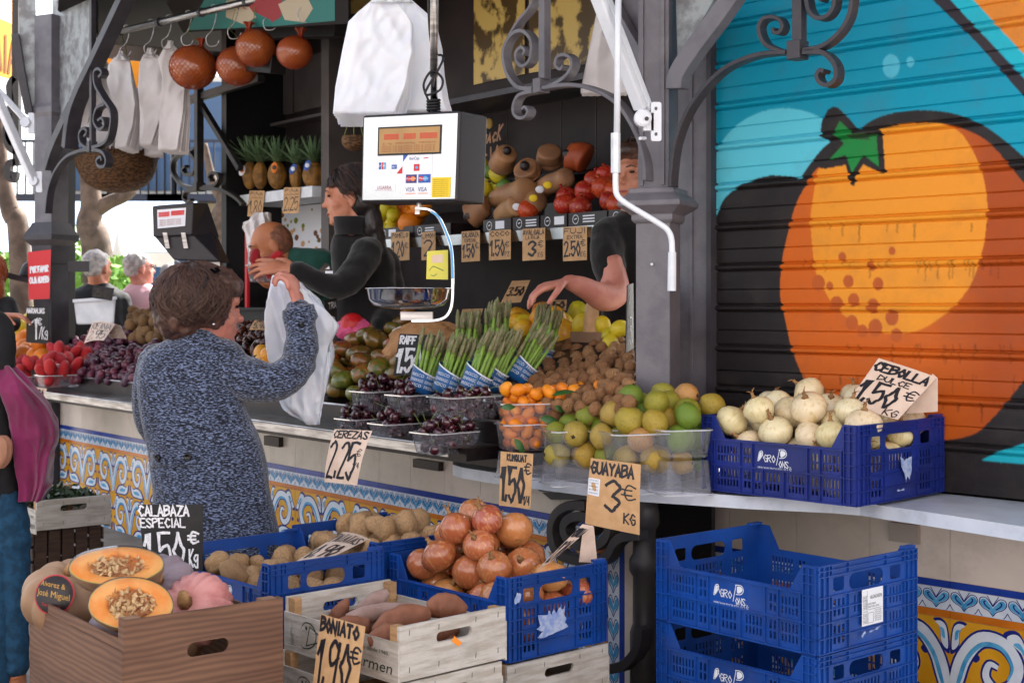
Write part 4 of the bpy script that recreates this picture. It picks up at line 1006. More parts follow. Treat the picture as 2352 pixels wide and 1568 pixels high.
# ---------------- wooden crates ----------------
def wood_crate(label, N, a, W, L, m='white_wood', he=.14, printing=True, group='white wooden fruit crates'):
    t = thing('wooden_crate', label, 'crate', N, group, rot=(0, 0, a))
    for y0 in (0, L-.012):
        q = MB(); o = (0, y0+.012, 0); q.plate([(0, 0), (W, 0), (W, he), (0, he)], o, (1, 0, 0), (0, 0, 1), .012, [roundrect(W/2-.06, he*.58, W/2+.06, he*.58+.026, .012, 3)])
        e = q.build('end_board', m, t, rel=True); bevel(e, .0015, 1)
    for x0 in (-.004, W-.001):
        q = MB(); q.bx(x0, x0+.005, .001, L-.001, he-.045-.1, he-.04); e = q.build('side_slat', m, t, rel=True)
    q = MB(); q.bx(.002, W-.002, .013, L-.013, .0, .004); q.build('base', 'raw_wood', t, rel=True)
    for x, y in ((.0, .013), (W-.03, .013), (.0, L-.043), (W-.03, L-.043)):
        q = MB(); q.bx(x+.0025, x+.026, y, y+.03, .005, he-.002); e = q.build('corner_block', 'raw_wood', t, rel=True)
    q = MB()   # staples
    for x in (.03, W-.03, W*.35, W*.7):
        for z in (.02, he-.025): q.box((x, -.0012, z), (.001, 0, 0), (0, .001, 0), (0.001, 0, .014))
    q.build('staples', 'iron_dark', t, rel=True)
    if printing:
        q = MB(); f = lambda x, y, d: V((-.0046-d, L-x, he-.145+y))
        write(q, 'D', .11, .028, .05, .055, .003, f, lift=.0006, slant=.3, jit=.0); ribbon(q, [(.085, .07), (.1, .088), (.13, .09), (.155, .07), (.15, .04), (.125, .024), (.095, .02), (.085, .028)], [.001, .003, .004, .003, .004, .003, .001], f, .0009)
        ribbon(q, [(.16, .03), (.172, .048), (.18, .03), (.168, .024), (.16, .035)], .003, f, .0007); fill(q, [(.105, .076), (.11, .07), (.115, .076), (.11, .082)], f, .0009)
        for px_, s_ in ((.036, .045), (.044, .03)): ribbon(q, [(px_, .02), (px_, .02+s_), (px_+.005, .02+s_), (px_+.005, .02)], .001, f, .0006, k=1)
        ribbon(q, [(.024, .02), (.06, .02)], .001, f, .0006, k=1); ribbon(q, [(.041, .065), (.041, .078)], .001, f, .0006, k=1)
        ftext(q, 'Tradición desde 1960.', f, .3, .068, .0105, w=.175)
        sl = lambda x, y, d: f(x+y*.25, y, d)
        ftext(q, 'Carmen', sl, .29, .022, .03, w=.19)
        q.build('printed_lettering', 'print_green', t, rel=True)
    return t
N = pt(918, HY, 3.5); a_c = ad(42.9); r_, l_ = frame(a_c); Wc, Lc = solveW(N, r_, 1162), solveW(N, l_, 655); N.z = H-(1440-HY)/F*3.5-.14
cC = wood_crate('white wooden crate of sweet potatoes behind the BONIATO price', N.copy(), a_c, Wc, Lc)
q = MB(); mm = lambda x, y, d: V((x, -.0006-d, y)); fill(q, [(.17, .078), (.195, .06), (.206, .068), (.18, .09)], mm, .0003, sm=False); sk_ = q.build('price_sticker', 'sticker_orange', cC, rel=True)
for k in range(1, 4):
    wood_crate(('white wooden crate directly under the sweet potato crate', 'third white wooden crate down under the sweet potatoes', 'bottom white wooden crate under the sweet potatoes')[k-1], N-AZ*.146*k+l_*.004*k-r_*.01*(k % 2), a_c, Wc, Lc)
q_t = N.z-.146*3
N2 = pt(1165, HY, 4.05); z2 = cO.location.z; a2 = ad(42); r2, l2 = frame(a2)
for k in range(2):
    N2.z = z2-.142-.146*k; wood_crate(('white wooden crate carrying the blue onion crate', 'lowest white wooden crate under the onion crate')[k], N2.copy(), a2, solveW(N2, r2, 1398), .6, printing=False)
N3 = pt(84, HY, 6.0); a3 = ad(38); r3, l3 = frame(a3); N3.z = H-(1150-HY)/F*6.0-.13
cL = wood_crate('small white wooden crate of leafy greens behind the magenta jacket', N3.copy(), a3, solveW(N3, r3, 254), .5, he=.13)
for k in range(2):
    t = thing('wooden_crate', ('dark slatted wooden crate under the crate of greens', 'lower dark slatted wooden crate at the left')[k], 'crate', N3-AZ*(.2*(k+1)+.002)+l3*.03, 'dark slatted crates', rot=(0, 0, a3))
    Wd = solveW(N3, r3, 240)
    for i in range(5):
        q = MB(); q.bx(.005+i*Wd/5, .005+(i+.82)*Wd/5, 0, .012, 0, .195); q.build('end_slat', 'brown_wood', t, rel=True)
        q = MB(); q.bx(.005+i*Wd/5, .005+(i+.82)*Wd/5, .46, .472, 0, .195); q.build('end_slat', 'brown_wood', t, rel=True)
    for i in range(3):
        for x in (-.008, Wd): q = MB(); q.bx(x, x+.008, 0, .47, .005+.065*i, .055+.065*i); q.build('side_slat', 'brown_wood', t, rel=True)
# ---------------- cardboard box of pumpkins ----------------
N4 = pt(284, HY, 3.3); a4 = ad(37.5); r4, l4 = frame(a4); W4, L4 = solveW(N4, r4, 650), solveW(N4, l4, 68); top4 = H-(1424-HY)/F*3.3; h4 = .3; N4.z = top4-h4
cB = thing('cardboard_box', 'big brown woodgrain cardboard box of pumpkins in the left foreground', 'box', N4, rot=(0, 0, a4))
for y0 in (0, L4-.006):
    q = MB(); q.plate([(0, 0), (W4, 0), (W4, h4), (0, h4)], (0, y0+.006, 0), (1, 0, 0), (0, 0, 1), .006, [roundrect(W4/2-.05, h4*.62, W4/2+.06, h4*.62+.036, .017, 4)]); q.build('end_panel', 'woodgrain_card', cB, rel=True)
for x0 in (-.0, W4-.006):
    q = MB(); q.plate([(.0062, 0), (L4-.0062, 0), (L4-.0062, h4), (L4-.05, h4), (L4-.055, h4-.05), (.035, h4-.05), (.03, h4), (.0062, h4)], (x0, 0, 0), (0, 1, 0), (0, 0, 1), .006); q.build('side_panel', 'woodgrain_card', cB, rel=True)
q = MB(); q.bx(.006, W4-.006, .006, L4-.006, .0, .006); q.build('base', 'card_plain', cB, rel=True)
q = MB(); q.bx(-.004, 0, -.001, L4-.04, h4-.055-.24, h4-.075); q.build('side_flap', 'woodgrain_card', cB, rel=True)
for x, y in ((.0065, .0065), (W4-.05, .0065), (W4-.05, L4-.05), (.0065, L4-.05)):
    q = MB(); q.bx(x, x+.043, y, y+.043, h4-.1, h4-.002); q.build('corner_fold', 'card_plain', cB, rel=True)
t = thing('cardboard_box', 'plain cardboard box supporting the pumpkin box', 'box', (N4.x, N4.y, 0), rot=(0, 0, a4))
for b in ((.0, W4, .0, .006), (.0, W4, L4-.006, L4), (.0, .006, .0065, L4-.0065), (W4-.006, W4, .0065, L4-.0065)):
    q = MB(); q.bx(*b, 0, N4.z-.003); q.build('side_panel', 'card_plain', t, rel=True)
# ---------------- produce materials ----------------
mat('onion_brown', '#b0603a', .2, coat=.5, rcols=['#a04c34', '#c47a48', '#b05e3e', '#cf9252', '#bd6c44', '#a5503c'], col2='#d79c60', ns=.6, nmix=(.5, .75), wav=('X', 2, 3, '#7c3d24', .4), stretch=(9, 9, 1.2), spec=.6, rnd=.08)
mat('onion_white', '#ddd5bb', .28, coat=.2, rcols=['#e9dfb8', '#ede4c8', '#e4d8a4', '#ead6b8'], col2='#cfb87e', ns=.6, nmix=(.5, .72), wav=('X', 2, 3, '#c4a070', .35), stretch=(9, 9, 1.2), spec=.6)
mat('onion_dry', '#a97f52', .8, col2='#7d5a38', ns=50)
mat('guava', '#a8a83a', .38, rcols=['#6f8a24', '#a89a32', '#5f8426', '#b38c36', '#8c922c', '#b98250'], col2='#7a6a28', ns=6, nmix=(.55, .8), bump=.5, bs=30, rnd=.15, dirt=.5, spec=.5)
mat('calyx_dark', '#3a2c1e', .9)
mat('kumquat', '#e07a12', .32, rcols=['#e67a08', '#ee9012', '#de6c06', '#f09a1c'], bump=.3, bs=120, spec=.6)
mat('leaf_fruit', '#2c5426', .4, col2='#3d6b30', ns=8)
mat('cherry', '#32101c', .12, rcols=['#2a0d18', '#43121f', '#301020', '#5a1626'], spec=.7, coat=.5)
mat('stem_green', '#6d7a34', .6); mat('walnut', '#94694a', .7, rcols=['#a9784e', '#bd8a5e', '#9a6a44', '#c79868'], wav=('X', 2.2, 7, '#5e3d26', .7), bump=1.6, bs=7, bdet=6)
mat('tomato', '#6b3d1c', .25, rcols=['#5c4a1e', '#9a4420', '#6a5a22', '#a84a22', '#5a5a20'], col2='#4a4c1a', ns=2.2, nmix=(.42, .68), spec=.6, coat=.3)
mat('tomato_green', '#6b6a1e', .28, rcols=['#6b6f20', '#84531f', '#a84a22', '#5d5f1c'], col2='#55601c', ns=2.2, spec=.6, coat=.3)
mat('asparagus', '#6d9432', .4, col2='#93b052', ns=12, stretch=(1, 1, .2)); mat('asparagus_tip', '#6a7440', .5, col2='#8a7f62', ns=60)
mat('wrap_blue', '#1c5f9e', .4, col2='#164c86', ns=12)
mat('grape', '#4a2436', .3, rcols=['#42182a', '#331424', '#561f32', '#642232'], col2='#5c3c50', ns=10, nmix=(.4, .75), spec=.5)
mat('grape_red', '#6d2440', .28, rcols=['#6d2440', '#7f2c47', '#571d36'], col2='#80506a', ns=10, nmix=(.45, .8), spec=.5)
mat('strawberry', '#b3141f', .3, rcols=['#b3141f', '#c41f22', '#9c1020'], bump=.9, bs=90, spec=.5)
mat('orange_fruit', '#dd7d12', .4, rcols=['#de7f12', '#d8720e', '#e39022'], bump=.3, bs=120)
mat('potato', '#a58b6a', .75, rcols=['#a8845c', '#b8936a', '#927050'], col2='#8a6d4c', ns=5, nmix=(.45, .75), bump=.6, bs=20, dirt=.5)
mat('sweet_potato', '#8d5a42', .7, col2='#74452f', ns=12, bump=.5, bs=30, dirt=.3); mat('sweet_potato_pale', '#9d827a', .7, col2='#86695f', ns=12, bump=.5, bs=30, dirt=.3)
mat('kiwi', '#6e5233', .85, rcols=['#6e5233', '#7d5f3e', '#5f452b'], bump=.3, bs=200); mat('mango', '#c0702a', .35, rcols=['#d9a520', '#c9402a', '#e0b428', '#b12a30', '#d98a22'], col2='#d8a826', ns=5, nmix=(.4, .65))
mat('lemon', '#c9a81c', .4, rcols=['#cfae1c', '#b8b024', '#d6b52a'], bump=.2, bs=100); mat('pomegranate', '#a8281f', .32, rcols=['#b0281f', '#8f1a24', '#b8401f', '#a01e2a'], col2='#c9762a', ns=5, nmix=(.52, .75))
mat('squash', '#a07553', .5, rcols=['#b08058', '#9a6c48', '#b58b62'], col2='#8a6247', ns=6, dirt=.2); mat('squash_orange', '#b3562a', .5, col2='#99421f', ns=5)
mat('pumpkin_pink', '#cc8c86', .5, col2='#b0605c', ns=14, nmix=(.5, .75), dirt=.25, bump=.2, bs=60); mat('pumpkin_tan', '#9c7a5c', .5, col2='#87664c', ns=6, dirt=.25); mat('pumpkin_grey', '#8c7c84', .5, col2='#75666e', ns=6)
mat('pulp_orange', '#df8428', .5, col2='#e5a458', ns=14, bump=.5, bs=40); mat('pulp_rim', '#b9a85a', .5); mat('seed_pale', '#cfae7c', .4, col2='#b08a5c', ns=50); mat('seed_fibre', '#c98a4a', .45, col2='#a8683a', ns=50)
mat('pine_skin', '#8f6428', .6, col2='#6d4a1c', ns=20, bump=1, bs=40); mat('pine_leaf', '#46603f', .5, col2='#5c7552', ns=8); mat('olive_green', '#5a7a35', .5)
mat('net_orange', '#b5602a', .18, rcols=['#b0602c', '#a85524', '#b96a30'], col2='#8f4a20', ns=5, spec=.7, coat=.6); mat('net_red', '#8f3318', .5); mat('pink_net', '#d85a8a', .6, col2='#c94a7c', ns=60)
mat('date_dark', '#3a1a12', .25, rcols=['#3a1a12', '#4c2216', '#2e120e'], spec=.6); mat('wicker', '#6b4a2c', .8, col2='#3f2a19', ns=40, nmix=(.45, .55), bump=1, bs=60, stretch=(1, 1, 3)); mat('greens', '#24361a', .6, rnd=.2)
mat('label_dark', '#231a1c', .35); mat('label_red', '#b52a35', .4); mat('gold_print', '#c9963a', .4)
clear_mat('punnet', .11, (.7, .72, .82), rib=(130, 130, 6)); clear_mat('punnet_rim', .5, (.85, .88, .95)); clear_mat('film', .015, (.9, .9, .9), rough=.08, gl=.12)
# ---------------- fruit meshes ----------------
def blob(name, m, r, fn=None, seg=16, rings=11, sq=(1, 1, 1), extra=None, mats=None):
    q = MB(); q.ell((0, 0, 0), 1, seg, rings)
    q.v = [tuple(V((v[0]*sq[0], v[1]*sq[1], v[2]*sq[2]))*r*(fn(V(v)) if fn else 1)) for v in q.v]
    if extra: extra(q)
    return q.mesh(name, mats or m, True)
def nz(sc, am, sd): return lambda v: 1+am*noise.noise(v*sc+V((sd, sd*2, 0)))
def onion_mesh(i, m, r):
    q = MB(); rr = random.Random(i)
    pr = [(.03, -1.0), (.18, -.98), (.5, -.86), (.82, -.55), (.98, -.1), (.95, .25), (.75, .6), (.45, .82), (.2, .95), (.11, 1.06), (.09, 1.18), (.12, 1.32)]
    fl = rr.uniform(.85, 1.05); q.lathe([(a*r, b*r*.92*fl) for a, b in pr[:9]], 22, rib=lambda t, z: 1+.012*math.sin(t*9+i)+.02*math.sin(t*2+i))
    q.lathe([(a*r, b*r*.92*fl) for a, b in pr[8:]], 8, rib=lambda t, z: 1+.25*math.sin(t*3), mi=1)
    for k in range(7):
        a = rr.uniform(0, 6.28); q.tube([(0, 0, -.96*r*fl*.92), (math.cos(a)*.1*r, math.sin(a)*.1*r, -1.05*r*fl*.92), (math.cos(a)*.22*r, math.sin(a)*.22*r, -1.06*r*fl)], .012*r+.0004, 3, mi=1)
    for k in range(3):
        a = rr.uniform(0, 6.28); q.tube([(0, 0, 1.15*r*fl), (math.cos(a)*.1*r, math.sin(a)*.1*r, 1.35*r*fl), (math.cos(a)*.3*r, math.sin(a)*.3*r, 1.45*r*fl)], [.05*r, .04*r, .01*r], 4, mi=1)
    return q.mesh('onion', [m, 'onion_dry'], True)
ONB = [onion_mesh(i, 'onion_brown', 1) for i in range(4)]; ONW = [onion_mesh(i+9, 'onion_white', 1) for i in range(4)]
def with_calyx(q, rz=.98):
    q.lathe([(.05, rz-.02), (.16, rz+.01), (.13, rz+.05), (.05, rz+.03)], 9, mi=1, rib=lambda t, z: 1+.3*math.sin(t*5))
GUA = [blob('guava', None, 1, nz(1.5, .1, i), 18, 12, (1, 1, 1.1), lambda q: with_calyx(q, 1.08), ['guava', 'calyx_dark']) for i in range(4)]
KUM = [blob('kumquat', 'kumquat', 1, nz(1, .05, i), 12, 8, (.85, .85, 1.12)) for i in range(3)]
CHE = [blob('cherry', 'cherry', 1, lambda v: 1-.22*max(0, v.z)**6, 12, 8, (1, .96, .92)) for i in range(1)]
def walf(i): return lambda v: 1+.05*noise.noise(v*2+V((i, 0, 0)))-.11*abs(noise.noise(v*3.6+V((0, i, 0))))-.07*abs(noise.noise(v*9))-.06*math.exp(-(v.x*14)**2)+.07*math.exp(-((abs(v.x)-.09)*14)**2)
WAL = [blob('walnut', 'walnut', 1, walf(i), 32, 22, (.95, 1, 1.1)) for i in range(5)]
def tomf(i): return lambda v: (.93+.16*abs(math.cos(math.atan2(v.y, v.x)*(3.5+(i % 3)*.5)+i))**.7*(1-abs(v.z)**4))*(1-.3*max(0, abs(v.z)-.75))
def tomx(q): q.lathe([(.01, .6), (.12, .62), (.02, .66)], 6, mi=1)
TOM = [blob('tomato', None, 1, tomf(i), 24, 11, (1, .97, .74), tomx, ['tomato', 'calyx_dark']) for i in range(4)]
TOG = [blob('tomato', None, 1, tomf(i), 24, 11, (1, .97, .76), tomx, ['tomato_green', 'calyx_dark']) for i in range(3)]
GRA = [blob('grape', 'grape', 1, nz(1, .04, i), 10, 7, (.9, .9, 1.1)) for i in range(2)]; GRR = [blob('grape', 'grape_red', 1, None, 10, 7)]
def strf(v): return 1
STR = [blob('strawberry', 'strawberry', 1, lambda v, i=i: (.78+.5*max(0, v.z)**2.5-.12*max(0, -v.z)**2)*(1+.06*noise.noise(v*2+V((i, 0, 0)))), 16, 12, (.95, .85, 1.1)) for i in range(3)]
POT = [blob('potato', 'potato', 1, nz(1.4, .24, i*3), 18, 12, (1.28, .95, .82)) for i in range(6)]
ORA = [blob('orange', 'orange_fruit', 1, None, 18, 12)]; KIW = [blob('kiwi', 'kiwi', 1, None, 12, 8, (1, .9, 1.15))]
MAN = [blob('mango', 'mango', 1, nz(1, .08, i), 14, 9, (1.25, .9, .95)) for i in range(2)]; LEM = [blob('lemon', 'lemon', 1, nz(1, .08, 2), 14, 9, (1.2, .92, .95))]
def pomx(q): q.lathe([(.12, .95), (.1, 1.08), (.2, 1.28), (.14, 1.2), (.02, 1.0)], 6, mi=0)
POM = [blob('pomegranate', 'pomegranate', 1, nz(1.2, .06, i), 18, 12, (1, 1, .93), pomx) for i in range(3)]
DAT = [blob('date', 'date_dark', 1, nz(2, .1, i), 10, 7, (.7, .7, 1.3)) for i in range(2)]
def rrot(rr, tilt=3.1): return Euler((rr.uniform(-tilt, tilt), rr.uniform(-tilt, tilt), rr.uniform(0, 6.28)))
def heap(n, rf, samp, base, top, seed=1, k=.93, tries=14, side=None):
    """drop balls one by one onto the ones already lying there; the lowest resting place of several tries is kept"""
    rr = random.Random(seed); out = []; miss = 0
    for _ in range(n):
        best = None; r = rf(rr)
        for _t in range(tries):
            x, y = samp(rr); z = base(x, y)+r*.9
            for (a, b, c, s_) in out:
                d2 = (a-x)**2+(b-y)**2; R2 = ((r+s_)*k)**2
                if d2 < R2: z = max(z, c+math.sqrt(R2-d2))
            lim = top(x, y)
            if z <= lim and (best is None or z-lim*.6 < best[2]-best[4]*.6): best = (x, y, z, r, lim)
        if best is None:
            miss += 1
            if miss > 60: break
            continue
        out.append(best[:4])
    return out
def cull(pts, tom, r_scale=1.15):
    """leave out balls that lie completely under others as seen from outside"""
    return pts
def scatter(name, meshes, pts, tom, label, cat, group, seed=5, tilt=3.1, sq=1.0, child=None):
    rr = random.Random(seed); obs = []
    for x, y, z, r in pts:
        o = link(name, rr.choice(meshes), None, loc=tom(x, y, z), rot=rrot(rr, tilt), scale=r*sq); tag(o, label, cat, group); obs.append(o)
        if child: child(o, rr)
    return obs
def local_tom(t): return lambda x, y, z: loc(t, x, y, z)
A_tom = lambda t, o, z: A.at(t, o, z)
# brown onions
def bump2(x, y, cx, cy, sx, sy, h): return h*math.exp(-((x-cx)/sx)**2-((y-cy)/sy)**2)
pts = heap(110, lambda r: r.uniform(.052, .064), lambda r: (r.uniform(.055, .345), r.uniform(.055, .55)), lambda x, y: .01, lambda x, y: .205+bump2(x, y, .2, .36, .19, .2, .19), 3, .84, 30)
print('onions', len(pts)); scatter('onion', ONB, pts, local_tom(cO), 'brown skinned onion in the heap of the blue crate beside the tiled wall', 'onion', 'brown onions heaped in the blue crate', 4, .9)
pts = heap(120, lambda r: r.uniform(.05, .062), lambda r: (r.uniform(.05, .35), r.uniform(.055, .555)), lambda x, y: .01, lambda x, y: .215+bump2(x, y, .2, .33, .22, .28, .13), 8, .82, 30)
print('white', len(pts)); scatter('onion', ONW, pts, local_tom(cS), 'pale white onion in the indigo crate on the marble shelf', 'onion', 'white onions in the indigo crate', 9, .8)
pts = heap(70, lambda r: r.uniform(.033, .046), lambda r: (r.uniform(.045, .355), r.uniform(.045, .56)), lambda x, y: .01, lambda x, y: .16+.03*(y > .3), 12)
scatter('potato', POT, pts, local_tom(cP), 'dusty beige potato in the left potato crate', 'potato', 'potatoes in the left blue crate', 3)
pts = heap(80, lambda r: r.uniform(.035, .05), lambda r: (r.uniform(.045, .355), r.uniform(.045, .56)), lambda x, y: .01, lambda x, y: .2+.06*(x > .15), 13)
scatter('potato', POT, pts, local_tom(p2), 'dusty beige potato in the crate with the PATATAS price', 'potato', 'potatoes in the right blue crate', 3)
# sweet potatoes: tapered crooked roots
def sweet(label, pl, rs, m, seed):
    q = MB(); P_ = catmull(pl, 7); n = len(P_); rr = []
    for i in range(n):
        t = i/(n-1)*(len(rs)-1); a = min(int(t), len(rs)-2); rr.append((rs[a]*(1-t+a)+rs[a+1]*(t-a))*(1+.09*noise.noise(V((i*.45, seed, 0)))))
    q.tube(P_, rr, 14); me = q.mesh('sweet_potato', m, True); c = P_[n//2]; me.transform(Matrix.Translation(-c)); tag(link('sweet_potato', me, None, loc=c), label, 'sweet potato', 'sweet potatoes in the white crate')
def lc(px, py, Y): return pt(px, py, Y)
sweet('long pale sweet potato leaning up at the back of the crate', [lc(815, 1418, 3.9), lc(838, 1402, 3.9), lc(868, 1375, 3.92), lc(892, 1357, 3.93)], [.012, .028, .026, .008], 'sweet_potato_pale', 1)
sweet('long pale sweet potato lying across the middle of the crate', [lc(795, 1418, 3.82), lc(835, 1412, 3.82), lc(885, 1402, 3.84), lc(945, 1391, 3.86)], [.01, .025, .024, .008], 'sweet_potato_pale', 2)
sweet('brown sweet potato pointing up at the left of the crate', [lc(755, 1432, 3.92), lc(775, 1412, 3.92), lc(790, 1390, 3.93), lc(800, 1374, 3.93)], [.012, .024, .018, .004], 'sweet_potato', 3)
sweet('big reddish brown sweet potato in front of the pale ones', [lc(858, 1452, 3.68), lc(895, 1433, 3.7), lc(940, 1415, 3.72), lc(985, 1408, 3.75)], [.012, .036, .036, .015], 'sweet_potato', 4)
sweet('round lumpy sweet potato at the right of the crate', [lc(985, 1400, 3.78), lc(1010, 1392, 3.78), lc(1040, 1393, 3.78), lc(1070, 1405, 3.78)], [.02, .037, .035, .015], 'sweet_potato', 5)
sweet('thick dark sweet potato low at the front of the crate', [lc(850, 1475, 3.6), lc(890, 1462, 3.6), lc(930, 1452, 3.62)], [.02, .038, .02], 'sweet_potato', 6)
sweet('dark sweet potato low at the left of the crate', [lc(760, 1450, 3.8), lc(800, 1440, 3.8), lc(850, 1436, 3.8)], [.02, .034, .02], 'sweet_potato', 7)
pts = heap(24, lambda r: r.uniform(.03, .036), lambda r: (r.uniform(.05, Wc-.05), r.uniform(.05, Lc-.05)), lambda x, y: .005, lambda x, y: .07, 14)
for o in scatter('sweet_potato', [blob('sweet_potato', 'sweet_potato', 1, nz(1.3, .16, i), 16, 10, (1.9, .9, .85)) for i in range(2)], pts, lambda x, y, z: loc(cC, x, y, z), 'short brown sweet potato at the bottom of the white crate', 'sweet potato', 'sweet potatoes in the white crate', 3, .3): pass
# punnets
def punnet(label, c, a, W, D, h, taper=.8, group='clear plastic punnets', name='plastic_punnet', solid=None, empty=False):
    t = thing(name, label, 'punnet', c, group, rot=(0, 0, a))
    q = MB(); n = 5
    def loop(w, d, z, r): return [V((x, y, z)) for x, y in roundrect(-w/2, -d/2, w/2, d/2, r, n)]
    ls = [loop(W*taper*.9, D*taper*.9, .002, .02), loop(W*taper, D*taper, .008, .025), loop(W, D, h, .028)]
    m = len(ls[0]); vs = [p for l in ls for p in l]; fs = []
    for i in range(2):
        for k in range(m): fs.append((i*m+k, i*m+(k+1) % m, (i+1)*m+(k+1) % m, (i+1)*m+k))
    fs.append(tuple(range(m))[::-1]); q.add(vs, fs); q.build('tub', 'punnet', t, rel=True, smooth=False)
    q = MB(); l0 = loop(W, D, h, .028); l1 = loop(W+.012, D+.012, h-.002, .03); l2 = loop(W+.012, D+.012, h-.006, .03)
    q.add(l0+l1+l2, [(i*m+k, i*m+(k+1) % m, (i+1)*m+(k+1) % m, (i+1)*m+k) for i in range(2) for k in range(m)]); q.build('rim', 'punnet_rim', t, rel=True)
    return t
def in_tub(W, D, r): return lambda q: (q.uniform(-W/2+r, W/2-r), q.uniform(-D/2+r, D/2-r))
def tubtom(t): 
    M = Matrix.Rotation(t.rotation_euler.z, 3, 'Z'); return lambda x, y, z: V(t.location)+M @ V((x, y, z))
def stemmed(o, rr):
    q = MB(); L_ = rr.uniform(2.2, 3.6); dx, dy = rr.uniform(-1, 1), rr.uniform(-1, 1)
    q.tube([(0, 0, .75), (dx*.3, dy*.3, 1.5), (dx*.9, dy*.9, L_)], .05, 4); link('stem', q.mesh('stem', 'stem_green'), o, rel=True)
aT = math.radians(41)
def wall_pt(px, py, Y): return pt(px, py, Y)
def cherry_punnet(label, px, pyb, off, W=.2, D=.15, h=.075, seed=1, a=aT):
    Y = A.Y(px, off); c = pt(px, pyb, Y); t = punnet(label, c, a, W, D, h, .85, 'punnets of dark cherries')
    pts = heap(44, lambda r: r.uniform(.0205, .0232), in_tub(W*.92, D*.92, .016), lambda x, y: .004, lambda x, y: h+.02+.035*math.exp(-(x/W*3)**2), seed)
    pts = pts[:42]
    scatter('cherry', CHE, pts, tubtom(t), 'dark red cherry '+label.replace('punnet of cherries', 'in the punnet'), 'cherry', 'cherries in the clear punnets', seed, .9, child=lambda o, rr: stemmed(o, rr) if rr.random() < .45 else None)
    return t
ch = [('punnet of cherries at the left end of the lower row', 830, 1000, .12), ('punnet of cherries second from the left in the lower row', 908, 1012, .13), ('punnet of cherries third in the lower row above the tray corner', 1024, 1041, .06), ('punnet of cherries at the right end of the lower row', 1118, 1020, .3)]
for i, (lb, px, py, off) in enumerate(ch):
    cherry_punnet(lb, px, py, off, *((.23, .16, .085) if i == 2 else (.18, .15, .075)), seed=20+i, a=aT)
for i, (lb, px, py, off) in enumerate([('punnet of cherries at the left of the upper row', 868, 945, .2), ('punnet of cherries in the middle of the upper row', 952, 955, .2), ('punnet of cherries at the right of the upper row', 1068, 965, .17)]):
    cherry_punnet(lb, px, py, off, *((.25, .17, .095) if i == 2 else (.2, .15, .09)), seed=30+i)
# guavas and kumquats on the marble shelf, on upturned empty tubs
def stackY(px): return B.Y(px, -.3) if px > 1420 else A.Y(px, .3)
gs = [('clear tub of kumquats on the kumquat price side', 1208, 1033, .2, .14, .1, 'k'), ('clear tub of guavas at the left of the row', 1322, 1046, .22, .16, .095, 'g'), ('clear tub of guavas in the middle of the row', 1472, 1058, .25, .16, .1, 'g'), ('clear tub of guavas beside the indigo crate', 1560, 1050, .18, .16, .1, 'g')]
gY = [5.05, 4.9, 4.7, 4.66]
for i, (lb, px, py, W_, D_, h_, kd) in enumerate(gs):
    a_ = math.radians(18); c = pt(px, py, gY[i]); t = punnet(lb, c, a_, W_, D_, h_, .88, 'clear tubs of fruit on the marble shelf')
    e = thing('empty_tub', ('upturned empty tub under the kumquats', 'empty clear tub under the left guavas', 'empty clear tub under the middle guavas', 'empty clear tub under the right guavas')[i], 'tub', (c.x, c.y, ZS+.0), 'empty tubs used as risers', rot=(0, 0, a_))
    hh = max(.04, c.z-ZS-.004)
    for nm in ('wall',):
        q = MB(); n = 5; lo = [V((x, y, .002)) for x, y in roundrect(-W_/2, -D_/2, W_/2, D_/2, .028, n)]; hi = [V((x, y, hh)) for x, y in roundrect(-W_*.46, -D_*.46, W_*.46, D_*.46, .028, n)]; m_n = len(lo)
        q.add(lo+hi, [(k, (k+1) % m_n, m_n+(k+1) % m_n, m_n+k) for k in range(m_n)]+[tuple(m_n+k for k in range(m_n))]); q.build('tub', 'punnet', e, rel=True)
        q = MB(); rim = [V((x, y, .002)) for x, y in roundrect(-W_/2-.006, -D_/2-.006, W_/2+.006, D_/2+.006, .03, n)]; q.add([p+AZ*.003 for p in lo]+rim+[p+AZ*.004 for p in rim], [(k, (k+1) % m_n, m_n+(k+1) % m_n, m_n+k) for k in range(m_n)]+[(m_n+k, m_n+(k+1) % m_n, 2*m_n+(k+1) % m_n, 2*m_n+k) for k in range(m_n)]); q.build('rim', 'punnet_rim', e, rel=True)
    if kd == 'k':
        pts = heap(40, lambda r: r.uniform(.024, .028), in_tub(W_*.95, D_*.95, .024), lambda x, y: .004, lambda x, y: h_+.012, 41)
        scatter('kumquat', KUM, pts, tubtom(t), 'orange kumquat in the lower clear tub behind the KUMQUAT price', 'kumquat', 'kumquats in the lower tub', 6)
        k0 = t
    else:
        pass
c = pt(1252, 984, 5.12); t = punnet('clear tub of kumquats stacked on another tub of kumquats', c, math.radians(12), .35, .16, .1, .88, 'clear tubs of fruit on the marble shelf')
pts = heap(130, lambda r: r.uniform(.024, .029), in_tub(.34, .155, .024), lambda x, y: .004, lambda x, y: .15, 42)
scatter('kumquat', KUM, pts, tubtom(t), 'orange kumquat in the upper clear tub beside the cherries', 'kumquat', 'kumquats in the upper tub', 7)
c = pt(1408, 985, 5.13); t2 = punnet('second clear tub of kumquats partly hidden by guavas', c, math.radians(18), .2, .14, .1, .88, 'clear tubs of fruit on the marble shelf')
pts = heap(50, lambda r: r.uniform(.024, .029), in_tub(.19, .135, .024), lambda x, y: .004, lambda x, y: .16, 43)
scatter('kumquat', KUM, pts, tubtom(t2), 'orange kumquat in the tub tucked behind the guavas', 'kumquat', 'kumquats in the hidden tub', 8)
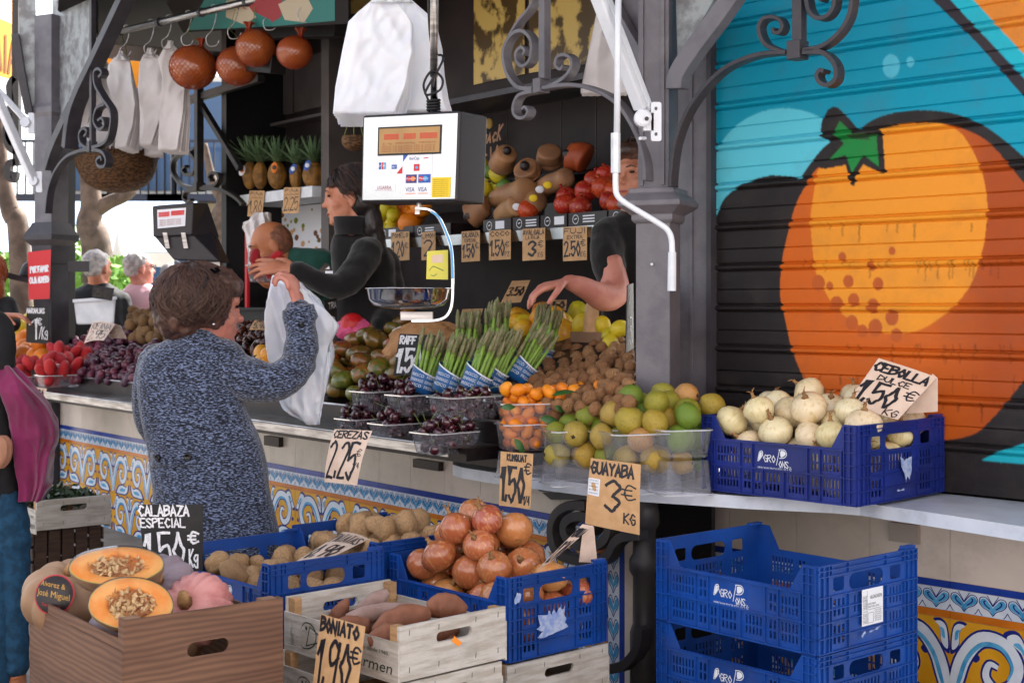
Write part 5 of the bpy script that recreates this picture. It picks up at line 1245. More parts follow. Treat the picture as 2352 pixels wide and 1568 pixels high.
def leafy(name, label, p, L_, rot, cat='leaf', group=None, par=None, m='leaf_fruit'):
    q = MB(); n = 8; vs = []
    for i in range(n+1):
        t = i/n; w_ = L_*.2*math.sin(PI*t**.8); z = L_*.12*math.sin(PI*t)
        vs += [(t*L_-L_/2, -w_, z-.15*w_), (t*L_-L_/2, 0, z+.1*w_), (t*L_-L_/2, w_, z-.15*w_)]
    fs = []
    for i in range(n):
        for k in (0, 1): a = i*3+k; fs.append((a, a+1, a+4, a+3))
    q.add([V(v)+V((0, 0, .0012)) for v in vs]+vs, fs+[tuple(len(vs)+i for i in f[::-1]) for f in fs])
    o = link(name, q.mesh(name, m, True), par, loc=p, rot=rot); tag(o, label, cat, group); return o
leafy('kumquat_leaf', 'long green leaf lying across the top kumquats', pt(1298, 905, 5.02), .1, (.3, -.1, .3)); leafy('kumquat_leaf', 'dark round leaf at the left of the upper kumquats', pt(1168, 935, 4.98), .06, (1.3, 0, .5))
leafy('kumquat_leaf', 'dark leaf low at the right of the upper kumquats', pt(1262, 965, 4.97), .075, (1.2, .2, .3)); leafy('kumquat_leaf', 'pale green leaf in the lower kumquat tub', pt(1193, 1025, 4.93), .07, (1.4, 1.0, .3)); leafy('kumquat_leaf', 'dark leaf at the right of the upper kumquat tub', pt(1285, 940, 5.0), .05, (1.3, .6, .4))
# guava heap: rests in and above the three tubs
tub = [(pt(1322, 1046, 4.9), .22), (pt(1472, 1058, 4.7), .25), (pt(1590, 1050, 4.66), .18)]
G0 = pt(1290, 0, 4.9); G1 = pt(1630, 0, 4.6); gdir = V((G1.x-G0.x, G1.y-G0.y, 0)); gl = gdir.length; gdir.normalize(); gper = V((-gdir.y, gdir.x, 0)); gb = V((G0.x, G0.y, 0))-gper*.07
def gtop(x, y):   # along the row, away from the viewer
    f = x/gl; return H-.455+(.03+.12*min(1, .25+f*1.8))*min(1, .3+y/.2)-.03*abs(f-.6)
pts = heap(150, lambda r: r.uniform(.04, .052), lambda r: (r.uniform(-.02, gl-.07), r.uniform(.02, .27)), lambda x, y: H-.56, gtop, 51, .9)
print('guavas', len(pts)); scatter('guava', GUA, pts, lambda x, y, z: gb+gdir*x+gper*y+AZ*z, 'green and yellow guava in the heap over the clear tubs', 'guava', 'guavas heaped on the marble shelf', 9)
# walnuts
wt0, wt1 = A.t(1452, .5), A.t(1120, .4)
def wsamp(r):
    while True:
        px, off = r.uniform(1118, 1450), r.uniform(.3, .95)
        Lim = 1118+(off-.3)*260
        if px > Lim: return A.t(px, off), off
wtop = lambda t, o: zw(o)+.03+.06*min(1, max(0, (A.at(t, o, 0).x/A.at(t, o, 0).y*F+CX-1150)/250))
pts = heap(299, lambda r: r.uniform(.0235, .0285), wsamp, lambda t, o: zw(o)-.02, wtop, 61)
print('walnuts', len(pts)); scatter('walnut', WAL, pts, A_tom, 'brown walnut in the heap beside the grey column', 'walnut', 'walnuts heaped on the counter', 10)
# tomatoes
def rect_samp(px0, px1, o0, o1): return lambda r: (lambda o: (A.t(r.uniform(px0, px1), o), o))(r.uniform(o0, o1))
pts = heap(150, lambda r: r.uniform(.05, .062), rect_samp(740, 935, .27, .85), lambda t, o: zb(o)-.02, lambda t, o: zb(o)+.1+.05*min(1, (o-.25)/.2), 71, k=.86)
print('tomatoes', len(pts)); cut = [p for p in pts if p[1] < .36]; rest = [p for p in pts if p[1] >= .36]
scatter('tomato', TOG, cut, A_tom, 'green to red ribbed tomato in the front row by the steel rim', 'tomato', 'tomatoes in the front row', 11, .5); scatter('tomato', TOM, rest, A_tom, 'dark brownish ribbed tomato in the heap left of the RAFF price', 'tomato', 'dark ribbed tomatoes in the heap', 12, .5)
# grapes: bunches with grape children
def bunch(label, px, off, n, ms, seed, rad=.16, tp=.06, r0=.024, r1=.03):
    rr = random.Random(seed); tc_ = A.t(px, off); c = A.at(tc_, off, zb(off)); t = thing('grape_bunch', label, 'grapes', c, 'bunches of dark grapes on the counter')
    def samp(r):
        a, d = r.uniform(0, 6.28), math.sqrt(r.random())*rad; return math.cos(a)*d*1.3, math.sin(a)*d
    pts = heap(n, lambda r: r.uniform(r0, r1), samp, lambda x, y: .42*y-.02, lambda x, y: .42*y+.035+tp*math.exp(-(x*x+y*y)/rad/rad*1.5), seed)
    for x, y, z, r in pts: link('grape', rr.choice(ms), t, loc=A.u*x+A.n*y+AZ*z, rot=rrot(rr), scale=r, rel=True)
    q = MB(); q.tube([A.u*-.1+AZ*.03, AZ*.06, A.u*.1+AZ*.04, A.u*.14+AZ*.08], [.003, .004, .003, .002], 5); q.build('stalk', 'stem_green', t, rel=True)
for i, (lb, px, off, n, ms, tp) in enumerate([('bunch of reddish grapes left of the small folded price', 170, .4, 50, GRR, .08), ('bunch of grapes at the front left of the grape display', 215, .32, 45, GRA, .05), ('bunch of dark grapes under the folded price', 250, .42, 50, GRA, .07),
        ('bunch of dusty purple grapes at the middle front', 285, .34, 45, GRA, .06), ('bunch of dusty grapes right of the folded price', 322, .5, 50, GRA, .07), ('bunch of dark grapes next to the coat sleeve', 350, .36, 40, GRA, .05),
        ('high bunch of red grapes in front of the white bucket', 228, .68, 40, GRR, .14), ('bunch of grapes behind the folded price', 290, .72, 45, GRA, .08), ('bunch of grapes behind the strawberries', 130, .55, 40, GRR, .06)]):
    bunch(lb, px, off, n, ms, 80+i, tp=tp)
# loose dark fruit right of the bunches, dates and dried fruit behind the customer
pts = heap(60, lambda r: r.uniform(.022, .03), rect_samp(315, 400, .27, .4), lambda t, o: zb(o)-.01, lambda t, o: zb(o)+.07, 91); scatter('plum', DAT, pts, A_tom, 'small blackish plum at the front beside the grapes', 'plum', 'dark plums beside the grapes', 4)
pts = heap(240, lambda r: r.uniform(.024, .032), rect_samp(505, 665, .3, 1.0), lambda t, o: zb(o)-.01, lambda t, o: zb(o)+.09, 92); scatter('date', DAT, pts, A_tom, 'dark glossy date in the heap behind the customer', 'date', 'dates heaped behind the customer', 4)
pts = heap(70, lambda r: r.uniform(.035, .042), rect_samp(298, 420, .7, 1.0), lambda t, o: zb(o)-.01, lambda t, o: zb(o)+.15, 93); scatter('kiwi', KIW, pts, A_tom, 'brown kiwi in the basket behind the grapes', 'kiwi', 'kiwis behind the grapes', 5)
pts = heap(6, lambda r: .05, rect_samp(600, 625, .3, .5), lambda t, o: zb(o), lambda t, o: zb(o)+.2, 94); scatter('mango', MAN, pts, A_tom, 'small red and yellow mango left of the carrier bag', 'mango', 'mangoes left of the carrier bag', 6)
# strawberries, oranges and mangoes at the far left
for i, (lb, px, py, off) in enumerate([('punnet of strawberries at the left end of the steel tray', 65, 892, .1), ('punnet of strawberries nearest the grapes', 135, 890, .1), ('small punnet of strawberries behind the others', 165, 862, .3), ('punnet of strawberries half hidden by the magenta jacket', 20, 895, .2)]):
    Y = A.Y(px, off); c = pt(px, py, Y); t = punnet(lb, c, aT, .24, .16, .08, .85, 'punnets of strawberries')
    pts = heap(40, lambda r: r.uniform(.042, .052), in_tub(.27, .19, .03), lambda x, y: .005, lambda x, y: .17, 100+i, k=.8)
    scatter('strawberry', STR, pts, tubtom(t), 'red strawberry '+lb.replace('punnet of strawberries', 'in the punnet').replace('small ', ''), 'strawberry', 'strawberries at the left end', i, .8)
pts = heap(14, lambda r: r.uniform(.06, .068), rect_samp(20, 100, .3, .5), lambda t, o: zb(o), lambda t, o: zb(o)+.2, 110); scatter('orange', ORA, pts, A_tom, 'bright orange behind the strawberries at the far left', 'orange', 'oranges behind the strawberries', 6)
for i, (px, py, Y, col, lb) in enumerate([(95, 735, 10.0, 'LEM', 'yellow green melon shaped fruit left of the slate'), (70, 755, 10.1, 'LEM', 'green papaya left of the NARANJAS slate'), (45, 765, 9.9, 'LEM', 'pale green fruit at the far left of the counter')]):
    o = link('papaya', LEM[0], None, loc=pt(px, py, Y), rot=(0, 1.1+.3*i, i), scale=.1); tag(o, lb, 'papaya', 'papayas at the far left')
q = MB(); q.box(A.at(A.t(105, .9), .7, H-.6), A.u*1.2, A.n*.3, AZ*.4); o = q.build('fruit_box', 'wood_dark'); tag(o, 'dark box carrying the papayas at the far left', 'box')
# ---------------- asparagus ----------------
def spear_mesh(seed, L_):
    rr = random.Random(seed); q = MB(); b = rr.uniform(-.1, .1)
    P_ = [V((b*z*z*L_, 0, z*L_)) for z in (0, .25, .5, .7)]; q.tube(P_, [.0095, .0098, .0095, .009], 8)
    q.lathe([(.0088, .68*L_), (.0105, .74*L_), (.0115, .82*L_), (.0095, .91*L_), (.005, .98*L_), (.001, L_)], 9, o=(b*.5*L_, 0, 0), mi=1, rib=lambda t, z: 1+.1*math.sin(t*3+z*260))
    for k in range(16):
        z = L_*(.66+.3*k/16); a = k*2.4; r = .0108*(1-.5*max(0, (z/L_-.8)/.2)); d = V((math.cos(a), math.sin(a), 0)); s_ = V((-d.y, d.x, 0)); c = V((b*.5*L_, 0, z))+d*r
        q.add([c-s_*.0045-AZ*.004, c+s_*.0045-AZ*.004, c+AZ*.012+d*.002, c+d*.003], [(0, 1, 3), (1, 2, 3), (2, 0, 3)], 1)
    for k in range(4):
        z = L_*(.3+.1*k); a = k*1.9; d = V((math.cos(a), math.sin(a), 0)); s_ = V((-d.y, d.x, 0)); c = V((b*z*z/L_, 0, z))+d*.0095
        q.add([c-s_*.004, c+s_*.004, c+AZ*.016+d*.001, c+d*.002], [(0, 1, 3), (1, 2, 3), (2, 0, 3)], 1)
    return q.mesh('spear', ['asparagus', 'asparagus_tip'], True)
SP = [spear_mesh(i, .3) for i in range(5)]
def asparagus(label, px, pyb, Y, lean, L_=1.0, n=22, seed=1, rad=.052, txt=True):
    rr = random.Random(seed); base = pt(px, pyb, Y); up = V((lean[0], lean[1], 1)).normalized(); M = up.to_track_quat('Z', 'Y').to_matrix()
    t = thing('asparagus_bunch', label, 'asparagus', base, 'asparagus bunches on the counter', rot=M.to_euler())
    for k in range(n):
        a = k*2.399; d = math.sqrt((k+.5)/n)*rad; x, y = math.cos(a)*d, math.sin(a)*d
        tl = (.62 if d > rad*.5 else .35)*rr.uniform(.7, 1.3)
        o = link('spear', SP[k % 5], t, loc=(x*.9, y*.9, rr.uniform(-.01, .015)), rot=Euler((-y*tl*3.2, x*tl*3.2, rr.uniform(0, 6.28))), scale=(L_*.98, L_*.98, L_*rr.uniform(.9, 1.08)), rel=True)
    q = MB(); hw = .085; m_ = 22; vs = []
    for z, r in ((-.012, rad*1.0), (.02, rad*1.06), (.06, rad*1.13), (hw, rad*1.2)):
        vs += [V((math.cos(2*PI*k/m_)*r*(1+.02*math.sin(k*5+z*90)), math.sin(2*PI*k/m_)*r*(1+.02*math.cos(k*3)), z+(.018*math.sin(2*PI*k/m_+1) if z > .08 else 0))) for k in range(m_)]
    q.add(vs, [(i*m_+k, i*m_+(k+1) % m_, (i+1)*m_+(k+1) % m_, (i+1)*m_+k) for i in range(3) for k in range(m_)]+[tuple(range(m_))[::-1]]); wr = q.build('wrapper', 'wrap_blue', t, rel=True, smooth=True)
    q = MB(); inv = M.inverted(); fr_ = inv @ V((0, -1, .1)); a0 = math.atan2(fr_.y, fr_.x)
    for row, s_ in ((.05, 'FRESCO'), (.03, 'ESPARRAGO'), (.01, 'FRESCO')):
        ftext(q, s_+'  '+s_, lambda x, y, d, row=row: (lambda a, R_: V((math.cos(a)*R_, math.sin(a)*R_, row+y)))(a0+(x-.05)/rad, rad*1.17+.001), 0, 0, .012, w=.11)
    q.add([V((math.cos(2*PI*k/m_)*rad*1.215, math.sin(2*PI*k/m_)*rad*1.215, hw-.006+.018*math.sin(2*PI*k/m_+1)+dz)) for dz in (0, .006) for k in range(m_)], [(k, (k+1) % m_, m_+(k+1) % m_, m_+k) for k in range(m_)])
    link('wrapper_print', q.mesh('wrapper_print', 'white_paper'), wr, rel=True)
for i, a in enumerate([('asparagus bunch at the left end beside the RAFF price', 966, 897, 5.55, (.32, .1)), ('asparagus bunch second from the left', 1022, 897, 5.45, (.38, .1)), ('asparagus bunch in the middle of the front row', 1084, 897, 5.35, (.42, .1)),
        ('asparagus bunch leaning over the cherries at the right', 1120, 885, 5.45, (.5, .1)), ('asparagus bunch nearest the walnuts', 1185, 868, 5.5, (.65, .15)), ('tall asparagus bunch standing at the back centre', 1135, 830, 5.85, (.05, .1)),
        ('asparagus bunch at the back left', 1065, 850, 5.85, (.12, .1)), ('asparagus bunch at the back right beside the lemons', 1235, 835, 5.8, (.22, .1))]):
    asparagus(*a, seed=i, L_=.76 if i < 5 else .8, rad=.05)
# ---------------- pumpkins in the brown box ----------------
def pumpkin_mesh(name, r, m, ribs=9, amp=.07, flat=.78, seed=0):
    q = MB(); q.ell((0, 0, 0), 1, 54, 20)
    out = []
    for v in q.v:
        v = V(v); t = math.atan2(v.y, v.x); k = 1-amp+amp*abs(math.cos(t*ribs/2))**.6*1.3*(1-abs(v.z)**4); k *= 1-.18*math.exp(-((v.x**2+v.y**2)/.06))
        out.append(tuple(V((v.x, v.y, v.z*flat))*k*r*(1+.03*noise.noise(v*1.5+V((seed, 0, 0))))))
    q.v = out; return q.mesh(name, m, True)
def stem_mesh(m='onion_dry', r=.016):
    q = MB(); q.tube([(0, 0, 0), (0.005, 0, .02), (.015, 0, .035)], [r*1.4, r, r*.9], 7); return q.mesh('stem', m, True)
def pumpkin(label, p, r, m, rot, flat=.78, ribs=9, amp=.07, stem=True, seed=0, name='pumpkin', cat='pumpkin', group='pumpkins in the brown box'):
    t = link(name, pumpkin_mesh(name, r, m, ribs, amp, flat, seed), None, loc=p, rot=rot); tag(t, label, cat, group)
    if stem: link('stem', stem_mesh(), t, loc=(0, 0, r*flat*.8), rel=True)
    return t
pumpkin('pink ribbed pumpkin at the right of the brown box', pt(792*0+452, 1400, 3.62), .098, 'pumpkin_pink', Euler((ad(48), ad(-42), ad(10))), .74, 20, .13)
pk = pumpkin('tan pumpkin with a round dark sticker at the left of the box', pt(158, 1372, 3.84), .125, 'pumpkin_tan', Euler((ad(20), ad(10), 0)), .8, 10, .09)
pumpkin('grey pumpkin under the front cut half', pt(275, 1440, 3.6), .09, 'pumpkin_grey', Euler((ad(15), ad(-30), 0)), .8, 12, .05)
pumpkin('purplish grey pumpkin behind the cut halves', pt(375, 1350, 3.72), .09, 'pumpkin_grey', Euler((ad(60), ad(-10), 0)), .8, 12, .1)
pumpkin('dusky pumpkin hidden low at the back of the box', pt(300, 1420, 3.75), .1, 'pumpkin_grey', Euler((ad(10), 0, 0)), .8, 12, .05, stem=False)
pumpkin('tan pumpkin low in the middle of the brown box', pt(380, 1470, 3.6), .1, 'pumpkin_tan', Euler((0, 0, 0)), .8, 12, .05, stem=False)
# round sticker wraps the tan pumpkin
q = MB(); c0 = pt(158, 1372, 3.84); dirv = V((-.02, -1, .28)).normalized(); ax = dirv.cross(AZ).normalized()*-1; ay = dirv.cross(ax).normalized()
if ay.z < 0: ay = -ay
def stk(u, v, d): 
    dd = (dirv+ax*u*8+ay*v*8).normalized(); return c0+dd*(.127+d)
def disc(mb, r, d, mi, n=26):
    for rr_ in range(5):
        ra, rb = r*rr_/5, r*(rr_+1)/5
        vs = [stk(x*math.cos(2*PI*k/n), x*math.sin(2*PI*k/n), d) for x in (ra, rb) for k in range(n)]; mb.add(vs, [(k, (k+1) % n, n+(k+1) % n, n+k) for k in range(n)], mi)
disc(q, .058, .001, 1); disc(q, .053, .0016, 0)
q.build('sticker', ['label_dark', 'label_red'], pk)
q = MB(); g2 = lambda x, y, d: stk(x+y*.0, y+x*-.2, .0022)
ftext(q, 'Alvarez &', g2, -.04, .018, .015, w=.07); ftext(q, 'José Miguel', g2, -.046, -.008, .017, w=.09); q.build('sticker_lettering', 'gold_print', pk)
q = MB(); ftext(q, 'San Miguel', g2, -.03, -.034, .009, w=.05); q.build('sticker_lettering', 'label_red', pk)
def cut_half(label, c, rx, ry, nrm, depth, upish, seed, skin='pumpkin_tan'):
    rr = random.Random(seed); n = V(nrm).normalized(); ex = V(upish).cross(n).normalized(); ey = n.cross(ex).normalized(); n = n
    M = Matrix((ex, ey, n)).transposed(); t = thing('cut_pumpkin', label, 'cut pumpkin', c, 'cut pumpkin halves in film', rot=M.to_euler())
    m_ = 48; edge = [1+.05*noise.noise(V((math.cos(2*PI*k/m_)*1.3, math.sin(2*PI*k/m_)*1.3, seed))) for k in range(m_)]
    def ring(f, z): return [V((math.cos(2*PI*k/m_)*rx*f*edge[k], math.sin(2*PI*k/m_)*ry*f*edge[k], z)) for k in range(m_)]
    def rings(mb, fz, mi=0, capend=True):
        vs = [p for f, z in fz for p in ring(f, z)]; fs = [(i*m_+k, i*m_+(k+1) % m_, (i+1)*m_+(k+1) % m_, (i+1)*m_+k) for i in range(len(fz)-1) for k in range(m_)]
        if capend: fs.append(tuple((len(fz)-1)*m_+k for k in range(m_)))
        mb.add(vs, fs, mi)
    q = MB(); rings(q, [(.99, -.001), (1.0, -.004), (.99, -depth*.25), (.9, -depth*.6), (.62, -depth*.9), (.2, -depth)]); q.build('skin', skin, t, rel=True, smooth=True)
    q = MB(); rings(q, [(.99, -.0005), (.985, .001), (.965, .0015)], capend=False); q.build('rind', 'pulp_rim', t, rel=True)
    q = MB(); rings(q, [(.965, .0012), (.8, .0016), (.62, .001), (.56, -.006), (.48, -.02), (.3, -.026)]); q.build('flesh', 'pulp_orange', t, rel=True, smooth=True)
    for k in range(64):
        a, d = rr.uniform(0, 6.28), math.sqrt(rr.random())*.58; q = MB(); q.ell((0, 0, 0), (.0095, .006, .0022), 10, 6)
        if k == 0: sm = q.mesh('seed', 'seed_pale', True)
        link('seed', sm, t, loc=(math.cos(a)*d*rx, math.sin(a)*d*ry, rr.uniform(-.012, .004)), rot=Euler((rr.uniform(-.9, .9), rr.uniform(-.9, .9), rr.uniform(0, 6.28))), scale=rr.uniform(.75, 1.15), rel=True)
    q = MB()
    for k in range(110):
        a, d = rr.uniform(0, 6.28), math.sqrt(rr.random())*.56; p = V((math.cos(a)*d*rx, math.sin(a)*d*ry, rr.uniform(-.016, 0))); e = p+V((rr.uniform(-.03, .03), rr.uniform(-.03, .03), rr.uniform(-.006, .008)))
        q.tube([p, (p+e)/2+V((rr.uniform(-.006, .006), rr.uniform(-.006, .006), .004)), e], .0011, 4)
    q.build('fibres', 'seed_fibre', t, rel=True)
    q = MB(); rings(q, [(1.012, -depth*.3), (1.015, -.002), (1.0, .006), (.5, .008)]); q.build('plastic_film', 'film', t, rel=True, smooth=True)
    return t
cut_half('upper halved orange pumpkin facing up with seeds showing', pt(268, 1298, 3.52), .118, .062, (.06, -.62, .78), .075, (0, 0, 1), 3)
cut_half('lower halved orange pumpkin wrapped in film leaning on the box end', pt(300, 1385, 3.4), .103, .068, (.12, -.78, .6), .075, (.1, 0, 1), 5)
# ---------------- greens in the left crate ----------------
q = MB(); rr = random.Random(5)
for k in range(700):
    p = loc(cL, rr.uniform(.02, .3), rr.uniform(.02, .46), .09+rr.uniform(0, .06)*abs(noise.noise(V((k*.1, 0, 0)))+.6)); a = V((rr.uniform(-1, 1), rr.uniform(-1, 1), rr.uniform(-.2, 1))).normalized()*.022; b = a.orthogonal().normalized()*.01; q.add([p-a, p+b, p+a, p-b], [(0, 1, 2, 3)])
tag(q.build('leafy_greens', 'greens'), 'dark leafy greens filling the small white crate', 'greens', kind='stuff')
# ---------------- fruit inside the kiosk ----------------
# back display: black printed trays with the stainless rail and fruit above
SO = 1.22
def ZA(px, py, off): return A.px(px, py, off).z
q = MB(); zr1 = ZA(1160, 531, SO); zr0 = ZA(1160, 556, SO)
q.box(A.at(A.t(1455, SO), SO, zr0), A.u*(A.t(872, SO)-A.t(1455, SO)), A.n*.01, AZ*(zr1-zr0)); q.build('shelf_rail', 'brushed', K)
q = MB(); q.box(A.at(A.t(1455, SO), SO+.011, zr1-.02), A.u*(A.t(845, SO)-A.t(1455, SO)), A.n*.5, AZ*.02); q.build('back_shelf', 'wall_dark', K)
def slab(px0, px1, off, z, d, th, rise=0, m='wall_dark', name='back_shelf'):
    q = MB(); a_, b_ = A.t(px1, off), A.t(px0, off); q.hexa([A.at(a_, off, z-th), A.at(b_, off, z-th), A.at(b_, off+d, z-th+rise), A.at(a_, off+d, z-th+rise), A.at(a_, off, z), A.at(b_, off, z), A.at(b_, off+d, z+rise), A.at(a_, off+d, z+rise)]); return q.build(name, m, K)
slab(1040, 1455, 1.55, ZA(1250, 400, 1.55), .25, .02)
bands = [(868, 948), (950, 1033), (1108, 1172), (1176, 1236), (1240, 1300), (1304, 1392), (1396, 1455)]
zt = ZA(1160, 503, SO)
for i, (x0, x1) in enumerate(bands):
    a_, b_ = A.t(x1, SO), A.t(x0, SO); t = thing('produce_tray', 'shallow black printed fruit tray, number %s from the left on the back shelf' % ['one', 'two', 'three', 'four', 'five', 'six', 'seven'][i], 'tray', A.at((a_+b_)/2, SO+.2, zr1), 'black trays on the back shelf')
    q = MB(); z = zr1+.002; h_ = .06; 
    for (o0, o1, ta_, tb_, hh) in ((SO+.005, SO+.013, a_, b_, h_), (SO+.4, SO+.408, a_, b_, h_+.1), (SO+.0135, SO+.3995, a_, a_+.006, h_), (SO+.0135, SO+.3995, b_-.006, b_, h_)):
        q.box(A.at(ta_, o0, z), A.u*(tb_-ta_), A.n*(o1-o0), AZ*hh)
    q.box(A.at(a_, SO+.0135, z), A.u*(b_-a_), A.n*.386, AZ*.006); q.build('tray', 'label_dark', t)
    q = MB(); f = lambda x, y, d: A.at(b_-x, SO+.0045-d, z+y); cx, cy = .05, .03
    ribbon(q, [(cx+.02*math.cos(k*.7), cy+.02*math.sin(k*.7)) for k in range(10)], .003, f, .0004); ribbon(q, [(cx-.008, cy), (cx+.008, cy+.004)], .004, f, .0006, k=1)
    if i % 2 == 0: fill(q, [(.1, .012), (.17, .012), (.17, .05), (.1, .05)], f, .0004, sm=False)
    else:
        for k in range(3): fill(q, [(.1, .014+k*.013), (.18, .014+k*.013), (.18, .02+k*.013), (.1, .02+k*.013)], f, .0004, sm=False)
    q.build('tray_print', 'white_paper', t)
def pileA(name, meshes, n, px0, px1, o0, o1, zbase, ztop, rr0, label, cat, group, seed, tilt=3.1, k=.93):
    pts = heap(n, lambda r: r.uniform(*rr0), rect_samp(px0, px1, o0, o1), lambda t, o: zbase+(o-o0)*.45, lambda t, o: ztop+(o-o0)*.5, seed, k); return scatter(name, meshes, pts, A_tom, label, cat, group, seed, tilt)
zb0 = zr1+.02
pileA('lemon', LEM, 26, 868, 905, 1.27, 1.55, zb0, zb0+.16, (.035, .042), 'yellow lemon at the left of the back shelf', 'lemon', 'lemons on the back shelf', 1)
pileA('orange', ORA, 8, 915, 968, 1.27, 1.5, zb0, zb0+.14, (.055, .062), 'orange on the back shelf behind the scale hook', 'orange', 'oranges on the back shelf', 2)
pileA('lime', [blob('lime', 'olive_green', 1, None, 12, 8)]+LEM, 26, 1090, 1160, 1.5, 1.7, zb0+.12, zb0+.3, (.04, .05), 'green or yellow citrus behind the squashes', 'lime', 'limes behind the squashes', 3)
POMP = [(1213, 484, .055), (1298, 470, .055), (1333, 476, .055), (1300, 452, .052), (1345, 440, .055), (1385, 432, .055), (1412, 440, .05), (1420, 470, .055), (1445, 462, .055), (1390, 400, .045), (1365, 415, .05), (1440, 420, .05), (1400, 462, .05)]
for i, (px, py, r) in enumerate(POMP):
    o = link('pomegranate', POM[i % 3], None, loc=A.px(px, py, 1.32+.1*((485-py)/70)), rot=Euler((.4*math.sin(i*3), .5*math.cos(i*2), i)), scale=r); tag(o, 'red pomegranate heaped left of the seller\'s face' if i else 'single red pomegranate at the front beside the squashes', 'pomegranate', 'pomegranates on the back shelf')
# squashes: long bodies
def squash(label, px0, py0, px1, py1, r0, r1, m, off=1.35, end=True):
    a, b = A.px(px0, py0, off), A.px(px1, py1, off-.05); q = MB(); q2 = catmull([a, a*.65+b*.35+AZ*.008, b*.7+a*.3, b], 6); n = len(q2)
    rs_ = [r0*.35, r0*.8, r0]+[r0+(r1-r0)*i/(n-6) for i in range(n-5)]+[r1*.85, r1*.4]
    c = (a+b)/2; q.tube([p-c for p in q2], rs_[:n], 18); t = link('squash', q.mesh('squash', m, True), None, loc=c); tag(t, label, 'squash', 'squashes on the back shelf')
    if end:
        d = (b-a).normalized(); q = MB(); s_ = V((0, -1, .1)); p = b-c+s_*r1*.75; q.ell(p, (r1*.42, r1*.3, r1*.42), 12, 8); q.build('dark_sticker', 'label_dark', t, rel=True)
squash('butternut squash at the upper left of the shelf', 1150, 385, 1165, 350, .07, .055, 'squash', 1.5); squash('tan squash pointing its dark label at the viewer', 1215, 405, 1205, 385, .07, .06, 'squash', 1.42)
squash('pale squash on the top row', 1262, 380, 1262, 345, .07, .06, 'squash', 1.55, end=False); squash('orange ribbed squash with a dark label on the top row', 1350, 368, 1305, 360, .075, .07, 'squash_orange', 1.52)
squash('long brown squash lying in the middle', 1135, 460, 1215, 440, .05, .075, 'squash', 1.38, end=False); squash('long brown squash at the lower left of the trays', 1120, 470, 1078, 500, .06, .07, 'squash', 1.3)
squash('brown squash behind the single pomegranate', 1170, 485, 1240, 460, .055, .055, 'squash', 1.4, end=False); squash('brown squash wrapped in printed film', 1240, 440, 1305, 405, .05, .05, 'squash', 1.45, end=False)
squash('dark brown squash at the left of the trays', 1150, 500, 1190, 470, .05, .055, 'squash', 1.34, end=False)
0 and ribbon(q, [(1225, 490), (1270, 468), (1320, 440), (1380, 405)], 8, lambda x, y, d: A.px(x, y, 1.3), 0)
for i, (px, py) in enumerate(((1240, 435), (1225, 455), (1187, 475), (1258, 425))):
    q = MB(); c = A.px(px, py, 1.27); q.ell(c, (.022, .004, .018), 10, 6); tag(q.build('fruit_label', 'yellow_print' if i % 2 else 'white_paper', smooth=True), ['yellow and white fruit sticker on the highest wrapped squash', 'white sticker left of the highest squash sticker', 'small yellow sticker on the low squash near the tray', 'white oval sticker right of the yellow one'][i], 'sticker')
# mangoes and lemons behind the asparagus
pts = heap(80, lambda r: r.uniform(.05, .06), rect_samp(1195, 1345, .98, 1.2), lambda t, o: zb(.98)+(o-.98)*.3-.16, lambda t, o: zb(.98)+(o-.98)*.2+.045, 120)
mm_ = scatter('mango', MAN+LEM, pts, A_tom, 'red or yellow mango in the heap behind the asparagus', 'mango', 'mangoes behind the asparagus', 7)
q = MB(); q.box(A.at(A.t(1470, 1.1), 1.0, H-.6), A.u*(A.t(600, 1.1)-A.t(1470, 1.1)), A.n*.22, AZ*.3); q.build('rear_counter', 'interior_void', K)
pts = heap(10, lambda r: r.uniform(.035, .04), rect_samp(1385, 1425, .9, .97), lambda t, o: zw(o)+.06, lambda t, o: zw(o)+.16, 121); scatter('lime', LEM, pts, A_tom, 'mottled green and yellow lime behind the walnuts', 'lime', 'limes behind the walnuts', 8)
# pink netted fruit
for i, (px, py, r, lb) in enumerate(((817, 757, .088, 'pink foam net sleeve around a fruit on the tomatoes'), (785, 748, .06, 'pink foam net sleeve half hidden by the carrier bag'), (873, 792, .05, 'small pink net sleeve right of the tomatoes'))):
    c = A.px(px, py, .62+.05*i); t = thing('foam_net', lb, 'foam net', c, 'pink foam nets on the tomatoes'); q = MB(); q.ell(c, (r*1.15, r, r*.85), 28, 18); 
    q.v = [tuple(c+(V(v)-c)*(1+.035*math.sin(k*2.1)*math.cos(k*.37))) for k, v in enumerate(q.v)]; q.build('net', 'pink_net', t, smooth=False)
    q = MB(); q.ell(c+V((-.01, -.02, r*.2)), r*.78, 16, 10); q.build('fruit', 'strawberry', t, smooth=True)
